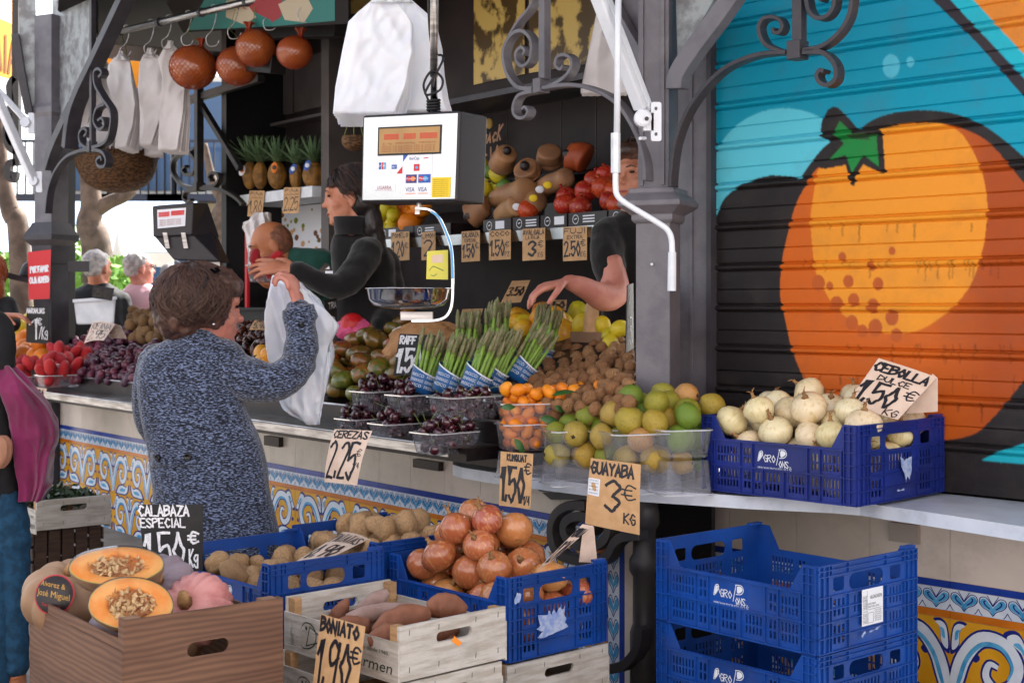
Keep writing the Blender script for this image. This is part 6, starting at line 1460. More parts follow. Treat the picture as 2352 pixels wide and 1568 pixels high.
# pineapples
def pineapple(label, px, py0, py1, Y, w_, seed):
    rr = random.Random(seed); a = pt(px, py1, Y); hh = (py1-py0)/F*Y; r = w_/2/F*Y; t = thing('pineapple', label, 'pineapple', a, 'pineapples on the shelf')
    q = MB(); q.ell((a.x, a.y, a.z+hh*.5), (r, r, hh*.52), 24, 16); q.v = [tuple(V(v)) for v in q.v]
    nn = []
    for v in q.v:
        d = V(v)-V((a.x, a.y, a.z+hh*.5)); th = math.atan2(d.y, d.x); k = 1+.05*math.sin(th*8+d.z*130)*math.sin(th*8-d.z*130); nn.append(tuple(V((a.x, a.y, a.z+hh*.5))+V((d.x*k, d.y*k, d.z))))
    q.v = nn; q.build('body', 'pine_skin', t, smooth=False)
    for k in range(34):
        ang = k*2.4; lv = k/34; L_ = hh*(1.2-.4*abs(lv-.5)); el = .35+1.1*lv; o = V((a.x, a.y, a.z+hh*(.97+.03*lv))); d = V((math.cos(ang)*math.cos(el), math.sin(ang)*math.cos(el), math.sin(el))); s_ = V((-math.sin(ang), math.cos(ang), 0))
        q = MB(); vs = []
        for j in range(5):
            u = j/4; p = o+d*L_*u+AZ*(-.25*u*u*L_*math.cos(el))*.6; ww = .014*(1-u)**.7*1.3; vs += [p-s_*ww, p+s_*ww, p+d.cross(s_)*.003]
        q.add(vs, [f for j in range(4) for f in ((j*3, j*3+1, j*3+4, j*3+3), (j*3+1, j*3+2, j*3+5, j*3+4), (j*3+2, j*3, j*3+3, j*3+5))]); q.build('leaf', 'pine_leaf', t)
    return t
YP = A.Y(640, 1.5)
zsh = None
for i, (px, py0, w_, lb) in enumerate(((574, 372, 34, 'leftmost pineapple on the white shelf'), (598, 372, 34, 'second pineapple from the left'), (637, 372, 44, 'pineapple with an orange tag in the middle of the shelf'), (680, 376, 30, 'small pineapple half hidden behind the rightmost one'), (720, 372, 50, 'large rightmost pineapple with a blue tag'))):
    pineapple(lb, px, py0, 434, A.Y(px, 1.45)+(.1 if i == 3 else 0), w_, i)
q = MB(); s0 = A.px(551, 452, 1.36); q.box(A.at(A.t(717, 1.36), 1.36, A.px(632, 462, 1.36).z), A.u*(A.t(551, 1.36)-A.t(717, 1.36)), A.n*.3, AZ*(24/F*A.Y(632, 1.36))); q.build('white_shelf', 'white_enamel', K)
for i, (px, py, m, rt, lb) in enumerate(((630, 385, 'orange_print', .1, 'oval orange tag on the middle pineapple'), (673, 388, 'blue_print', .5, 'blue and white oval tag left of the big pineapple'), (706, 380, 'blue_print', .35, 'blue oval tag on the big pineapple'), (556, 392, 'white_paper', .3, 'white tag on the leftmost pineapple'))):
    c = pt(px, py, A.Y(px, 1.36)); M_ = Matrix.Rotation(rt, 3, 'Y'); q = MB(); q.ell(c, (.02, .003, .036), 16, 10, M=M_); t = q.build('fruit_tag', m, smooth=True); tag(t, lb, 'tag', 'oval tags on the pineapples')
    q = MB(); q.ell(c+V((0, -.003, 0)), (.014, .002, .014), 12, 8, M=M_); q.build('tag_picture', 'label_dark' if i == 0 else 'white_paper' if i < 3 else 'orange_print', t, smooth=True)
# ---------------- price cards ----------------
def psign(label, cat, name, c4, Ys, lines, paper='paper_kraft', ink='ink', bow=.0, bowv=0, **k):
    if not isinstance(Ys, (list, tuple)): Ys = [Ys]*4
    f = bil(*[pt(x, y, Y) for (x, y), Y in zip(c4, Ys)], bow=bow, bowv=bowv)
    return sign(name, label, cat, f, lines, paper, ink, **k)
EU = '€'
g1 = 'paper price cards at the front'
psign('pale paper card reading CEREZAS 2,25 curling below the cherries', 'price tag', 'price_card', [(768, 985), (855, 989), (820, 1114), (745, 1106)], [4.98, 4.86, 4.84, 4.96],
      [('CEREZAS', .05, .84, .9, .13, .0058), ('2,25', .06, .1, .78, .66, .0105), (EU, .82, .52, .12, .13, .003), ('1/4', .8, .3, .15, .1, .003)], 'paper_pale', bow=.006, bowv=.01, group=g1)
psign('kraft paper card reading KUMQUAT 1,50 hung over the marble edge', 'price tag', 'price_card', [(1150, 1036), (1225, 1042), (1218, 1168), (1146, 1160)], [4.86, 4.8, 4.78, 4.84],
      [('KUMQUAT', .22, .84, .6, .12, .0045), ('1,50', .04, .1, .74, .62, .0105), (EU, .76, .62, .2, .2, .005), ('1/4', .78, .06, .18, .16, .004)], bow=.004, group=g1)
psign('large kraft paper card reading GUAYABA 3 KG below the guavas', 'price tag', 'price_card', [(1357, 1051), (1472, 1066), (1469, 1228), (1344, 1202)], [4.6, 4.52, 4.5, 4.58],
      [('GUAYABA', .03, .78, .84, .17, .0078), ('3', .36, .26, .27, .44, .0105), (EU, .66, .46, .26, .22, .005), ('KG', .72, .12, .2, .15, .005)], bow=.004, bowv=.004, group=g1,
      extra=lambda t, f, g: (lambda q, q2: (fill(q, [(.01, .45*f.h), (.235, .44*f.h), (.235, .7*f.h), (.0, .7*f.h)], g, .0004, sm=False), q.build('printed_label', 'white_paper', t), [ftext(q2, s_, lambda x, y, d: g(x/f.w, y, d), .004, f.h*yy, .0048, w=.034, lift=.0007) for s_, yy in (('FRUTOS DE CARA SC', .66), ('C/ MARTI', .62), ('GUAYABAS', .57), ('KILO', .52), ('ORIGEN: ESPAÑA', .47))], q2.build('label_print', 'ink', t)))(MB(), MB()))
def flap_back(c1_, c2_, c3_, c4_):
    def f(mb): sheet(mb, bil(c1_, c2_, c3_, c4_), .0008)
    return f
psign('kraft card reading CEBOLLA DULCE 1,50 KG stuck in the white onions', 'price tag', 'price_card', [(2018, 822), (2152, 866), (2062, 964), (1942, 930)], [4.55, 4.5, 4.42, 4.48],
      [('CEBOLLA', .03, .77, .92, .16, .0085), ('DULCE', .2, .61, .56, .1, .0045), ('1,50', .03, .14, .68, .42, .0105), (EU, .78, .4, .2, .2, .0055), ('KG', .68, .02, .24, .13, .004)], 'paper_pale', bow=.003, group=g1,
      flap=flap_back(pt(2142, 858, 4.5), pt(2154, 868, 4.5), pt(2154, 945, 4.52), pt(2080, 950, 4.56)))
psign('kraft card reading BONIATO 1,90 hanging on the white crate', 'price tag', 'price_card', [(737, 1408), (839, 1438), (818, 1610), (716, 1590)], [3.62, 3.46, 3.42, 3.58],
      [('BONIATO', .04, .8, .86, .16, .009), ('1,90', .05, .12, .76, .58, .0115), (EU, .78, .48, .2, .22, .006), ('KG', .7, .02, .2, .09, .003)], bow=.004, group=g1)
psign('pale card reading PATATAS lying tilted in the potato crate', 'price tag', 'price_card', [(788, 1221), (848, 1237), (752, 1284), (672, 1293)], [4.75, 4.65, 4.3, 4.35],
      [('PATATAS', .05, .66, .9, .26, .0055), ('0,90', .08, .1, .8, .44, .009)], 'paper_pale', bow=.006, group=g1, flap=flap_back(pt(842, 1236, 4.62), pt(850, 1238, 4.6), pt(850, 1280, 4.62), pt(830, 1285, 4.66)))
t = psign('price card seen edge on above the brown onions', 'price tag', 'price_card', [(1338, 1203), (1363, 1207), (1256, 1297), (1238, 1303)], [4.4, 4.42, 4.25, 4.2],
      [('CEBOLLA', .05, .7, .9, .2, .005), ('1,20', .1, .1, .8, .5, .006)], 'paper_pale', group=g1, flap=flap_back(pt(1340, 1206, 4.4), pt(1364, 1209, 4.42), pt(1372, 1292, 4.44), pt(1330, 1290, 4.4)))
psign('small folded card reading UVA lying on the dark grapes', 'price tag', 'price_card', [(213, 739), (265, 744), (238, 782), (193, 788)], [8.5, 8.3, 7.9, 8.1], [('REINA', .1, .6, .85, .3, .008), ('2,95', .1, .08, .8, .44, .01)], 'paper_pale', bow=.01, group=g1,
      flap=flap_back(pt(262, 742, 8.3), pt(278, 748, 8.4), pt(292, 778, 8.3), pt(250, 775, 8.2)))
psign('kraft card at the strawberries half hidden by the magenta jacket', 'price tag', 'price_card', [(58, 886), (108, 892), (98, 925), (62, 921)], 8.1, [('FRESA', .1, .45, .8, .4, .008)], 'paper_pale', group=g1)
psign('yellowish card lying on the dates behind the customer', 'price tag', 'price_card', [(590, 726), (622, 736), (615, 757), (572, 757)], [7.4, 7.3, 7.1, 7.2], [('DATIL', .2, .6, .6, .3, .007), ('5,90', .15, .1, .7, .4, .008)], group=g1)
psign('kraft card lying on the mangoes under the reaching hand', 'price tag', 'price_card', [(1258, 690), (1302, 688), (1300, 712), (1240, 716)], [6.3, 6.3, 6.1, 6.1], [('1,50', .1, .15, .8, .7, .009)], group=g1)
psign('small dim card behind the mangoes left of the reaching hand', 'price tag', 'price_card', [(1176, 645), (1218, 643), (1196, 694), (1150, 696)], [6.6, 6.6, 6.4, 6.4], [('3,50', .1, .3, .8, .4, .008)], group=g1)
psign('dim card in the shadow right of the steel scale pan', 'price tag', 'price_card', [(1062, 710), (1110, 708), (1098, 745), (1052, 748)], [6.6, 6.6, 6.4, 6.4], [('2,50', .1, .3, .8, .4, .008)], group=g1)
# the row on the back shelf rail
SR = 1.205
def rail(label, x0, x1, y0, y1, lines, sk=0):
    f = bil(A.px(x0, y0, SR), A.px(x1, y0-3, SR), A.px(x1+sk, y1-3, SR-.03), A.px(x0+sk, y1, SR-.03)); sign('price_card', label, 'price tag', f, lines, 'paper_kraft', 'ink', 'kraft price cards on the back shelf rail')
def pl(n, a, b=None, u=''): 
    L_ = [(n, .06, .8, .88, .15, .0045), (a, .06, .14, .66, .42 if b else .52, .009), (EU, .74, .42, .2, .18, .004)]
    if b: L_.append((b, .18, .64, .64, .1, .003))
    if u: L_.append((u, .74, .1, .2, .16, .003))
    return L_
rail('card reading POMELO 1,20 at the left of the back rail', 898, 940, 534, 600, pl('POMELO', '1,20'))
rail('card with a 2 partly hidden by the scale hook', 968, 1000, 534, 598, [('LIMON', .05, .78, .9, .15, .004), ('2', .2, .15, .55, .55, .01)])
rail('card reading CALABAZA ESPECIAL 1,50 on the back rail', 1060, 1102, 532, 602, pl('CALABAZA', '1,50', 'ESPECIAL'))
rail('card reading COCO 1,50 on the back rail', 1123, 1173, 530, 598, pl('COCO', '1,50', None, 'PZ'))
rail('card reading AVAL 3 on the back rail', 1200, 1252, 526, 599, [('AVALGALA', .04, .8, .92, .15, .0045), ('LA ROJA', .15, .66, .6, .1, .003), ('3', .28, .14, .32, .44, .013), (EU, .7, .4, .22, .2, .004), ('KG', .7, .08, .2, .16, .003)])
rail('card reading FUJI EXTRA 2,50 on the back rail', 1293, 1348, 522, 600, pl('FUJI', '2,50', 'EXTRA', 'KG'))
rail('card reading FUJI 3,50 next to the seller', 1384, 1428, 520, 597, pl('FUJI', '3,50', 'LA ROJA'))
def card2(label, c4, n, v): 
    f = bil(*[A.px(x, y, 1.35) for x, y in c4]); sign('price_card', label, 'price tag', f, [(n, .1, .82, .8, .12, .004), ('UNIDAD', .08, .7, .84, .06, .002), (v, .08, .12, .84, .5, .007)], 'paper_kraft', 'ink', 'kraft cards under the pineapples')
card2('card reading PINA 1,80 under the left pineapples', [(573, 438), (608, 438), (602, 499), (568, 497)], 'PIÑA'.replace('Ñ', 'N'), '1,80'); card2('card reading PINA 2,25 under the right pineapples', [(652, 431), (690, 430), (686, 489), (649, 491)], 'PINA', '2,25')
# black slates
g2 = 'black price slates'
psign('black slate reading CALABAZA ESPECIAL 1,50 kg above the pumpkins', 'price board', 'price_slate', [(317, 1158), (466, 1158), (465, 1311), (334, 1311)], [3.95, 3.93, 3.93, 3.95],
      [('CALABAZA', .0, .83, .78, .15, .0052), ('ESPECIAL', .01, .66, .71, .13, .0045), ('1,50', .03, .04, .66, .53, .008), (EU, .76, .42, .17, .17, .006), ('Kg', .78, .06, .14, .27, .005)], 'slate', 'chalk', th=.004, group=g2)
psign('black slate reading RAFF 1,50 in front of the asparagus', 'price board', 'price_slate', [(918, 766), (1002, 770), (985, 862), (903, 862)], [5.75, 5.7, 5.65, 5.7],
      [('RAFF', .05, .76, .42, .18, .007), ('1,50', .03, .08, .68, .56, .0115), (EU, .72, .4, .24, .2, .007)], 'slate', 'chalk', th=.004, group=g2)
psign('black slate reading NARANJAS 1 kg against the far column', 'price board', 'price_slate', [(61, 704), (111, 704), (111, 790), (60, 786)], 8.95,
      [('NARANJAS', .02, .82, .8, .13, .006), ('1', .14, .12, .35, .56, .011), (EU, .5, .5, .2, .18, .006), ('/Kg', .58, .12, .38, .34, .005)], 'slate', 'chalk', th=.006, group=g2)
psign('narrow black slate edge with chalk marks right of the carrier bag', 'price board', 'price_slate', [(744, 690), (773, 684), (774, 765), (755, 778)], [6.15, 6.35, 6.35, 6.15], [('TRA', .3, .74, .65, .16, .006), ('2', .3, .1, .5, .4, .008)], 'slate', 'chalk', th=.004, group=g2)
psign('black slate turned edge on beside the grey column', 'price board', 'price_slate', [(1442, 655), (1455, 650), (1456, 800), (1438, 810)], [5.1, 5.5, 5.5, 5.1], [('1,50', .1, .1, .8, .4, .006), ('KIWI', .1, .7, .8, .2, .005)], 'slate', 'chalk', th=.004, group=g2)
psign('dark board with faint chalk figures in front of the men', 'price board', 'price_slate', [(213, 655), (262, 662), (256, 690), (210, 684)], 8.9, [('25,03', .1, .2, .8, .6, .006)], 'slate', 'wood_dark', th=.01, group=g2)
psign('red notice with white lettering POR FAVOR taped to the far column', 'notice', 'notice_sheet', [(64, 579), (117, 573), (114, 686), (66, 688)], [9.12, 9.05, 9.05, 9.12],
      [('POR FAVOR', .1, .56, .8, .12, .0085), ('COJA NUMERO', .06, .34, .88, .12, .0085)], 'red_print', 'white_paper')
q = MB(); f = bil(A.px(634, 478, 1.77), A.px(757, 466, 1.77), A.px(757, 640, 1.77), A.px(634, 640, 1.77)); sheet(q, f, .004); po = q.build('poster', 'white_paper', K); tag(po)
rr = random.Random(8); q = MB()
for k in range(60):
    cx, cy, r = rr.uniform(.05, .95), rr.uniform(.05, .95), rr.uniform(.015, .04); fill(q, [(cx+r*math.cos(a), (cy+r*math.sin(a)*1.1)) for a in (0, 1, 2, 3, 4, 5)], lambda u, v, d: f(u, v, d), .001+.0002*(k % 5), mi=rr.randrange(3))
q.build('poster_print', ['guava', 'bg_brown', 'paper_kraft'], po)
q = MB(); g_ = lambda u, v, d: f(u, v/f.h, d)
# wooden script sign on the back wall with a round green badge
t = thing('wall_lettering', 'brown cut out script sign on the dark back wall beside the scale', 'sign', A.px(1135, 330, 1.72)); q = MB(); g = lambda x, y, d: A.px(x, y, 1.73-d)
Tm = A.px(1100, 335, 1.72)
def gm(x, y, d): return A.at(A.t(1098, 1.73)-x, 1.73-d, A.px(1098, 335, 1.73).z+y+x*.06)
for s_, x, y, w_, h_ in (('S', .0, .0, .035, .09), ('N', .05, 0, .03, .045), ('A', .095, 0, .03, .045), ('C', .14, 0, .03, .045), ('K', .185, 0, .03, .08), ('&', 0, 0, .01, .01)):
    write(q, s_, x, y, w_, h_, .012, gm, lift=.01, slant=.3)
for s_, x, y, w_, h_ in (('A', .0, -.11, .035, .05), ('S', .05, -.11, .03, .05), ('V', .1, -.13, .06, .1)): write(q, s_, x, y, w_, h_, .012, gm, lift=.01, slant=.3)
q.build('letters', 'squash', t)
q = MB(); c = A.px(1123, 284, 1.72); q.ell(c, (.022, .006, .03), 14, 8); tag(q.build('round_badge', 'guava', smooth=True), 'small round green badge above the script sign', 'badge')
# ---------------- digital scales ----------------
mat('lcd_red', '#b01414', .4, emit=.12); mat('display_tan', '#a5804c', .3, col2='#8f6d40', ns=5); mat('scale_black', '#26242a', .45, bump=.1, bs=400)
mat('scale_face', '#cfd3d6', .22, .75, col2='#a8b0b2', ns=2.2, nmix=(.35, .65), det=3); mat('blue_film', '#4d9bd2', .3); mat('yellow_card', '#c9bf2a', .35, coat=.5)
Y0 = 4.75
f = bil(pt(835, 269, Y0+.06), pt(1055, 258, Y0-.02), pt(1048, 459, Y0-.02), pt(831, 462, Y0+.06))
dv = V((.53, .85, 0)).normalized()*.17
t = thing('hanging_scale', 'silver digital scale head hanging from a steel tube over the counter', 'scale', f(.5, 1), None)
q = MB(); c4 = [f(-.012, -.02), f(1.012, -.02), f(1.012, 1.02), f(-.012, 1.02)]; b4 = [c4[0]+dv*.9, c4[1]+dv, c4[2]+dv, c4[3]+dv*.9]
q.hexa([c4[0], c4[1], b4[1], b4[0], c4[3], c4[2], b4[2], b4[3]]); bevel(q.build('housing', 'scale_black', t), .008, 3)
gf = lambda u, v, d: f(u, v/f.h, d)
q = MB(); sheet(q, lambda u, v, d: f(.012+u*.976, .012+v*.976, d+.004), .003, 2, 2); q.build('face_plate', 'scale_face', t)
def rect(mb, u0, v0, u1, v1, lift, mi=0): mb.add([f(u0, v0, lift), f(u1, v0, lift), f(u1, v1, lift), f(u0, v1, lift)], [(0, 1, 2, 3)], mi)
dp = MB(); q = dp; sheet(q, lambda u, v, d: f(.165+u*.665, .53+v*.335, d+.008), .004, 2, 2); ds = q.build('display_frame', 'rubber_black', t)
q = MB(); sheet(q, lambda u, v, d: f(.18+u*.635, .55+v*.295, d+.0095), .001, 2, 2); q.build('display_window', 'display_tan', ds)
q = MB()
for i, (u0, n_) in enumerate(((.235, 5), (.44, 4), (.61, 6))):
    q2 = [('88.888'[:n_], u0)]
    write(q, '8'*n_, u0, .715*f.h, .026*n_+.02, .06*f.h, .0022, gf, asp=f.w, lift=.0105, jit=0)
q.build('digits', 'lcd_red', ds)
q = MB(); ftext(q, 'g   kg   PRECIO/kg   IMPORTE', lambda x, y, d: gf(x/f.w, y, d), .22*f.w, .66*f.h, .005, lift=.0105, w=.19)
for k in range(4): ftext(q, 'MAX 15 kg MIN 100 g e=5 g', lambda x, y, d: gf(x/f.w, y, d), .21*f.w, (.57+.02*k)*f.h, .0035, lift=.0105, w=.19)
q.build('display_print', 'net_red', ds)
q = MB(); rect(q, .13, .31, .44, .53, .0046); rect(q, .43, .06, .745, .54, .0052); st_ = q.build('white_sticker', 'white_paper', t)
q = MB(); fl = lambda x, y, d: gf(x/f.w, y, d); W_ = f.w; Hh_ = f.h
q1 = MB(); ftext(q1, 'iberCaja', fl, .5*W_, .47*Hh_, .011, lift=.006, w=.036); ftext(q1, 'VISA', fl, .47*W_, .1*Hh_, .016, lift=.006, w=.032); ftext(q1, 'VISA', fl, .6*W_, .1*Hh_, .016, lift=.006, w=.032); q1.build('sticker_print', 'tile_navy', st_)
q1 = MB(); rect(q1, .18, .37, .205, .45, .0056); rect(q1, .315, .37, .37, .42, .0056); rect(q1, .6, .2, .73, .3, .0058); fill(q1, [(.435, .45*Hh_), (.435, .535*Hh_), (.49, .535*Hh_)], gf, .0058, sm=False); q1.build('sticker_print', 'blue_print', st_)
q1 = MB(); rect(q1, .21, .37, .23, .45, .0056); rect(q1, .55, .34, .61, .42, .0058); fill(q1, [(.37, .315*Hh_), (.43, .315*Hh_), (.43, .4*Hh_)], gf, .0058, sm=False); ribbon(q1, [(.65, .485*Hh_), (.7, .49*Hh_)], .003, gf, .006, k=1)
def disc2(mb, u, v, r, lift, mi=0): mb.add([gf(u+r*math.cos(a*.4488)/W_, v*Hh_+r*math.sin(a*.4488), lift) for a in range(14)], [tuple(range(14))], mi)
disc2(q1, .5, .25, .0085, .0064); disc2(q1, .63, .25, .0085, .0066); q1.build('sticker_print', 'red_print', st_)
q1 = MB(); rect(q1, .47, .2, .585, .3, .0060); q1.build('sticker_print', 'tile_navy', st_)
q1 = MB(); disc2(q1, .545, .25, .0085, .0068); rect(q1, .47, .075, .575, .083, .006); rect(q1, .6, .075, .705, .083, .006); q1.build('sticker_print', 'orange_print', st_)
q1 = MB(); disc2(q1, .675, .25, .0085, .007); rect(q1, .235, .37, .255, .45, .0056); disc2(q1, .58, .38, .005, .0064); q1.build('sticker_print', 'sky_print' if 'sky_print' in MATS else 'blue_film', st_)
q1 = MB(); ftext(q1, 'MasterCard', fl, .475*W_, .243*Hh_, .006, lift=.0074, w=.034); ftext(q1, 'Maestro', fl, .608*W_, .243*Hh_, .006, lift=.0078, w=.034); ftext(q1, 'V', fl, .325*W_, .425*Hh_, .012, lift=.0078); ftext(q1, 'PAY', fl, .32*W_, .38*Hh_, .007, lift=.0078, w=.014); ftext(q1, 'JCB', fl, .18*W_, .4*Hh_, .007, lift=.0078, w=.024); q1.build('sticker_print', 'white_paper', st_)
q1 = MB(); rect(q1, .745, .03, .94, .26, .0058); ys = q1.build('yellow_sticker', 'yellow_print', t); q1 = MB()
for k in range(9): ftext(q1, 'VERIFICACION PERIODICA 2016', fl, .755*W_, (.045+.023*k)*Hh_, .003, lift=.0064, w=.055)
q1.build('sticker_print', 'ink', ys)
q1 = MB(); rect(q1, .13, .11, .36, .19, .0048); us = q1.build('white_sticker', 'white_paper', t); q1 = MB(); ftext(q1, 'UGARRA', fl, .165*W_, .135*Hh_, .012, lift=.0056, w=.052); ftext(q1, 'SISTEMAS DE PESAJE', fl, .15*W_, .118*Hh_, .003, lift=.0056, w=.06); q1.build('sticker_print', 'net_red', us)
tp = f(.62, 1.02)+dv*.4
q = MB(); q.tube([tp, V((tp.x, tp.y, 3.0))], .0125, 14); q.build('steel_tube', 'chrome', t, smooth=True)
q = MB(); q.tube([tp+AZ*.13, tp+AZ*.75], .0145, 14); q.build('tube_sleeve', 'steel', t, smooth=True)
q = MB(); 
q.tube([tp+V((math.cos(k*.7)*(.019+.003*(k % 3)), math.sin(k*.7)*.022, .01+.0011*k)) for k in range(40)], .0045, 6)
q.tube(catmull([tp+V((-.02, 0, .05)), tp+V((-.035, -.02, .1)), tp+V((-.005, -.035, .145)), tp+V((.03, -.02, .12)), tp+V((.02, -.025, .08)), tp+V((-.03, -.02, .07)), tp+V((.02, -.02, .16)), tp+V((.03, -.01, .2)), tp+V((-.01, .01, .24)), tp+V((-.022, .0, .5)), tp+V((-.022, 0, 1.2))], 6), .0042, 6); q.build('black_cable', 'rubber_black', t, smooth=True)
# weighing arm and pan
Ya = 4.82
hk = [(955, 480), (985, 482), (1008, 500), (1027, 540), (1037, 575), (1040, 630), (1039, 690), (1030, 720), (1012, 733), (980, 737), (945, 737)]
q = MB(); q.strip([pt(p.x, p.y, Ya) for p in catmull(hk, 6)], .035, .011, (0, 1, 0)); bevel(q.build('weighing_arm', 'chrome', t), .002, 2)
q = MB(); q.strip([pt(p.x, p.y, Ya-.019) for p in catmull([(990, 486), (1008, 500), (1027, 540), (1037, 575), (1040, 640)], 6)], .002, .008, (0, 1, 0)); q.build('blue_film', 'blue_film', t)
q = MB(); q.box(pt(953, 492, Ya-.02), V((.016, 0, 0)), V((0, .03, 0)), AZ*.025); q.tube([pt(962, 480, Ya), pt(962, 455, Ya)], .008, 10); q.build('arm_joint', 'steel', t)
pc = pt(939, 700, Ya); rr0 = 99/F*Ya; sc = Ya/F
q = MB(); q.lathe([(.05, -.012*1), (.09, -.008), (rr0*.82, 0), (rr0*.93, .022), (rr0*.975, 37*sc), (rr0*1.0, 39*sc), (rr0*1.015, 38*sc), (rr0*1.0, 40.5*sc), (rr0*.965, 38*sc), (rr0*.9, .024), (rr0*.8, .004), (.05, -.006)], 48, o=(pc.x, pc.y, pc.z-.002)); q.build('weighing_pan', 'chrome', t, smooth=True)
q = MB(); q.box(pt(920, 735, Ya-.03), V((.11, 0, 0)), V((0, .06, 0)), AZ*.028); q.build('pan_support', 'steel', t)
t = thing('hanging_card', 'yellow laminated card hanging from the scale arm', 'card', pt(1003, 590, 4.85)); q = MB(); fy = bil(pt(981, 577, 4.86), pt(1029, 574, 4.86), pt(1029, 642, 4.86), pt(979, 641, 4.86), bow=.003); sheet(q, fy, .003); q.build('card', 'yellow_card', t)
q = MB(); q.tube([pt(985, 578, 4.86), pt(1003, 540, 4.86), pt(1022, 577, 4.86)], .0012, 5); q.build('string', 'ink', t)
q = MB(); gy = lambda u, v, d: fy(u, v, d); fill(q, [(.25, .58), (.75, .58), (.75, .85), (.25, .85)], gy, .001, sm=False); q.build('card_print', 'paper_pale', t)
q = MB(); gy2 = lambda u, v, d: fy(u, v/fy.h, d); ribbon(q, [(.2, .15*fy.h), (.35, .12*fy.h), (.5, .2*fy.h)], .003, gy2, .0012); ribbon(q, [(.12, .3*fy.h), (.3, .45*fy.h), (.5, .4*fy.h), (.8, .3*fy.h)], .003, gy2, .0014); q.build('card_print', 'olive_green', t)
# black counter scale at the left
Yb = 6.3; t = thing('counter_scale', 'black counter scale with a white labelled display behind the customer', 'scale', pt(440, 640, Yb))
def hx(front, back, name, m, Yf, Yk):
    q = MB(); a = [pt(x, y, Yf) for x, y in front]; b = [pt(x, y, Yk) for x, y in back]; q.hexa([a[3], a[2], b[2], b[3], a[0], a[1], b[1], b[0]]); o = q.build(name, m, t); bevel(o, .006, 2)
hx([(349, 473), (445, 465), (440, 540), (351, 545)], [(420, 470), (478, 467), (505, 545), (430, 548)], 'display_head', 'scale_black', Yb, Yb+.18)
hx([(351, 540), (440, 536), (505, 600), (398, 597)], [(430, 546), (482, 500), (528, 604), (470, 604)], 'keyboard_housing', 'scale_black', Yb+.02, Yb+.2)
fw = bil(pt(361, 482, Yb-.004), pt(427, 477, Yb-.004), pt(425, 519, Yb-.004), pt(362, 525, Yb-.004)); q = MB(); sheet(q, fw, .002, 2, 2); dsp = q.build('display_window', 'white_paper', t)
q = MB(); gw = lambda u, v, d: fw(u, v/fw.h, d); write(q, '8888', .06, .62*fw.h, .36, .22*fw.h, .004, gw, asp=fw.w, lift=.003, jit=0); write(q, '888888', .5, .64*fw.h, .44, .22*fw.h, .004, gw, asp=fw.w, lift=.003, jit=0); q.build('digits', 'lcd_red', dsp)
q = MB(); 
for k in range(3): ftext(q, 'PRECIO  IMPORTE  TOTAL', lambda x, y, d: gw(x/fw.w, y, d), .01, (.12+.12*k)*fw.h, .007, lift=.003, w=.1)
q.build('display_print', 'net_red', dsp)
q = MB()
for x in (380, 422): q.box(pt(x, 595-25, Yb+.0), V((.02, -.002, -.0)), V((0.0, .01, 0)), V((-.012, -.004, .07)))
q.build('slider', 'steel', t)
q = MB(); q.box(pt(425, 720, Yb+.1), V((.16, 0, 0)), V((0, .06, 0)), AZ*(120/F*Yb)); q.build('column', 'steel', t)
q = MB(); q.box(pt(500, 712, 6.4), V((.26, -.1, 0)), V((.08, .12, 0)), AZ*.012); q.box(pt(505, 735, 6.42), V((.22, -.08, 0)), V((.06, .1, 0)), AZ*.05); q.build('weighing_plate', 'rubber_black', t)
# white bucket behind grapes
t = thing('white_bucket', 'white plastic container standing behind the grapes', 'container', pt(212, 745, 9.2)); q = MB(); q.hexa([pt(176, 745, 9.1), pt(262, 745, 9.1), pt(262, 745, 9.4), pt(176, 745, 9.4), pt(170, 692, 9.1), pt(266, 685, 9.1), pt(266, 685, 9.4), pt(170, 692, 9.4)]); bevel(q.build('tub', 'white_enamel', t), .01, 2); q = MB(); q.strip([pt(168, 691, 9.09), pt(268, 684, 9.09)], .02, .02, (0, 1, 0)); q.build('rim', 'white_paper', t)
# grey paper sack, carton and box behind the asparagus
def crumple(name, label, c, rx, ry, rz, m, cat, seed):
    q = MB(); q.ell((0, 0, 0), 1, 40, 26); q.v = [tuple(V(c)+V((v[0]*rx, v[1]*ry, v[2]*rz))*(1+.16*noise.noise(V(v)*2.2+V((seed, 0, 0)))+.1*abs(noise.noise(V(v)*5)))) for v in q.v]; tag(q.build(name, m), label, cat)
mat('kraft_paper', '#b5875c', .7, col2='#a3764c', ns=6); crumple('paper_sack', 'crumpled brown and white paper sack behind the RAFF slate', pt(985, 800, 6.15), .19, .1, .12, 'kraft_paper', 'paper sack', 3)
crumple('paper_sack', 'white inner bag showing left of the brown sack', pt(925, 790, 6.2), .06, .06, .075, 'white_paper', 'paper sack', 5)
q = MB(); q.box(A.px(1310, 810, .93), A.u*-.2, A.n*.1, AZ*.09); tag(q.build('kraft_carton', 'card_plain'), 'low brown carton edge behind the walnuts', 'carton')
q = MB(); sheet(q, bil(A.px(1345, 700, .97), A.px(1378, 690, .97), A.px(1370, 780, .95), A.px(1338, 770, .95), bow=.02), .002); tag(q.build('paper_bag', 'paper_kraft'), 'kraft paper bag standing under the seller\'s elbow', 'paper bag')
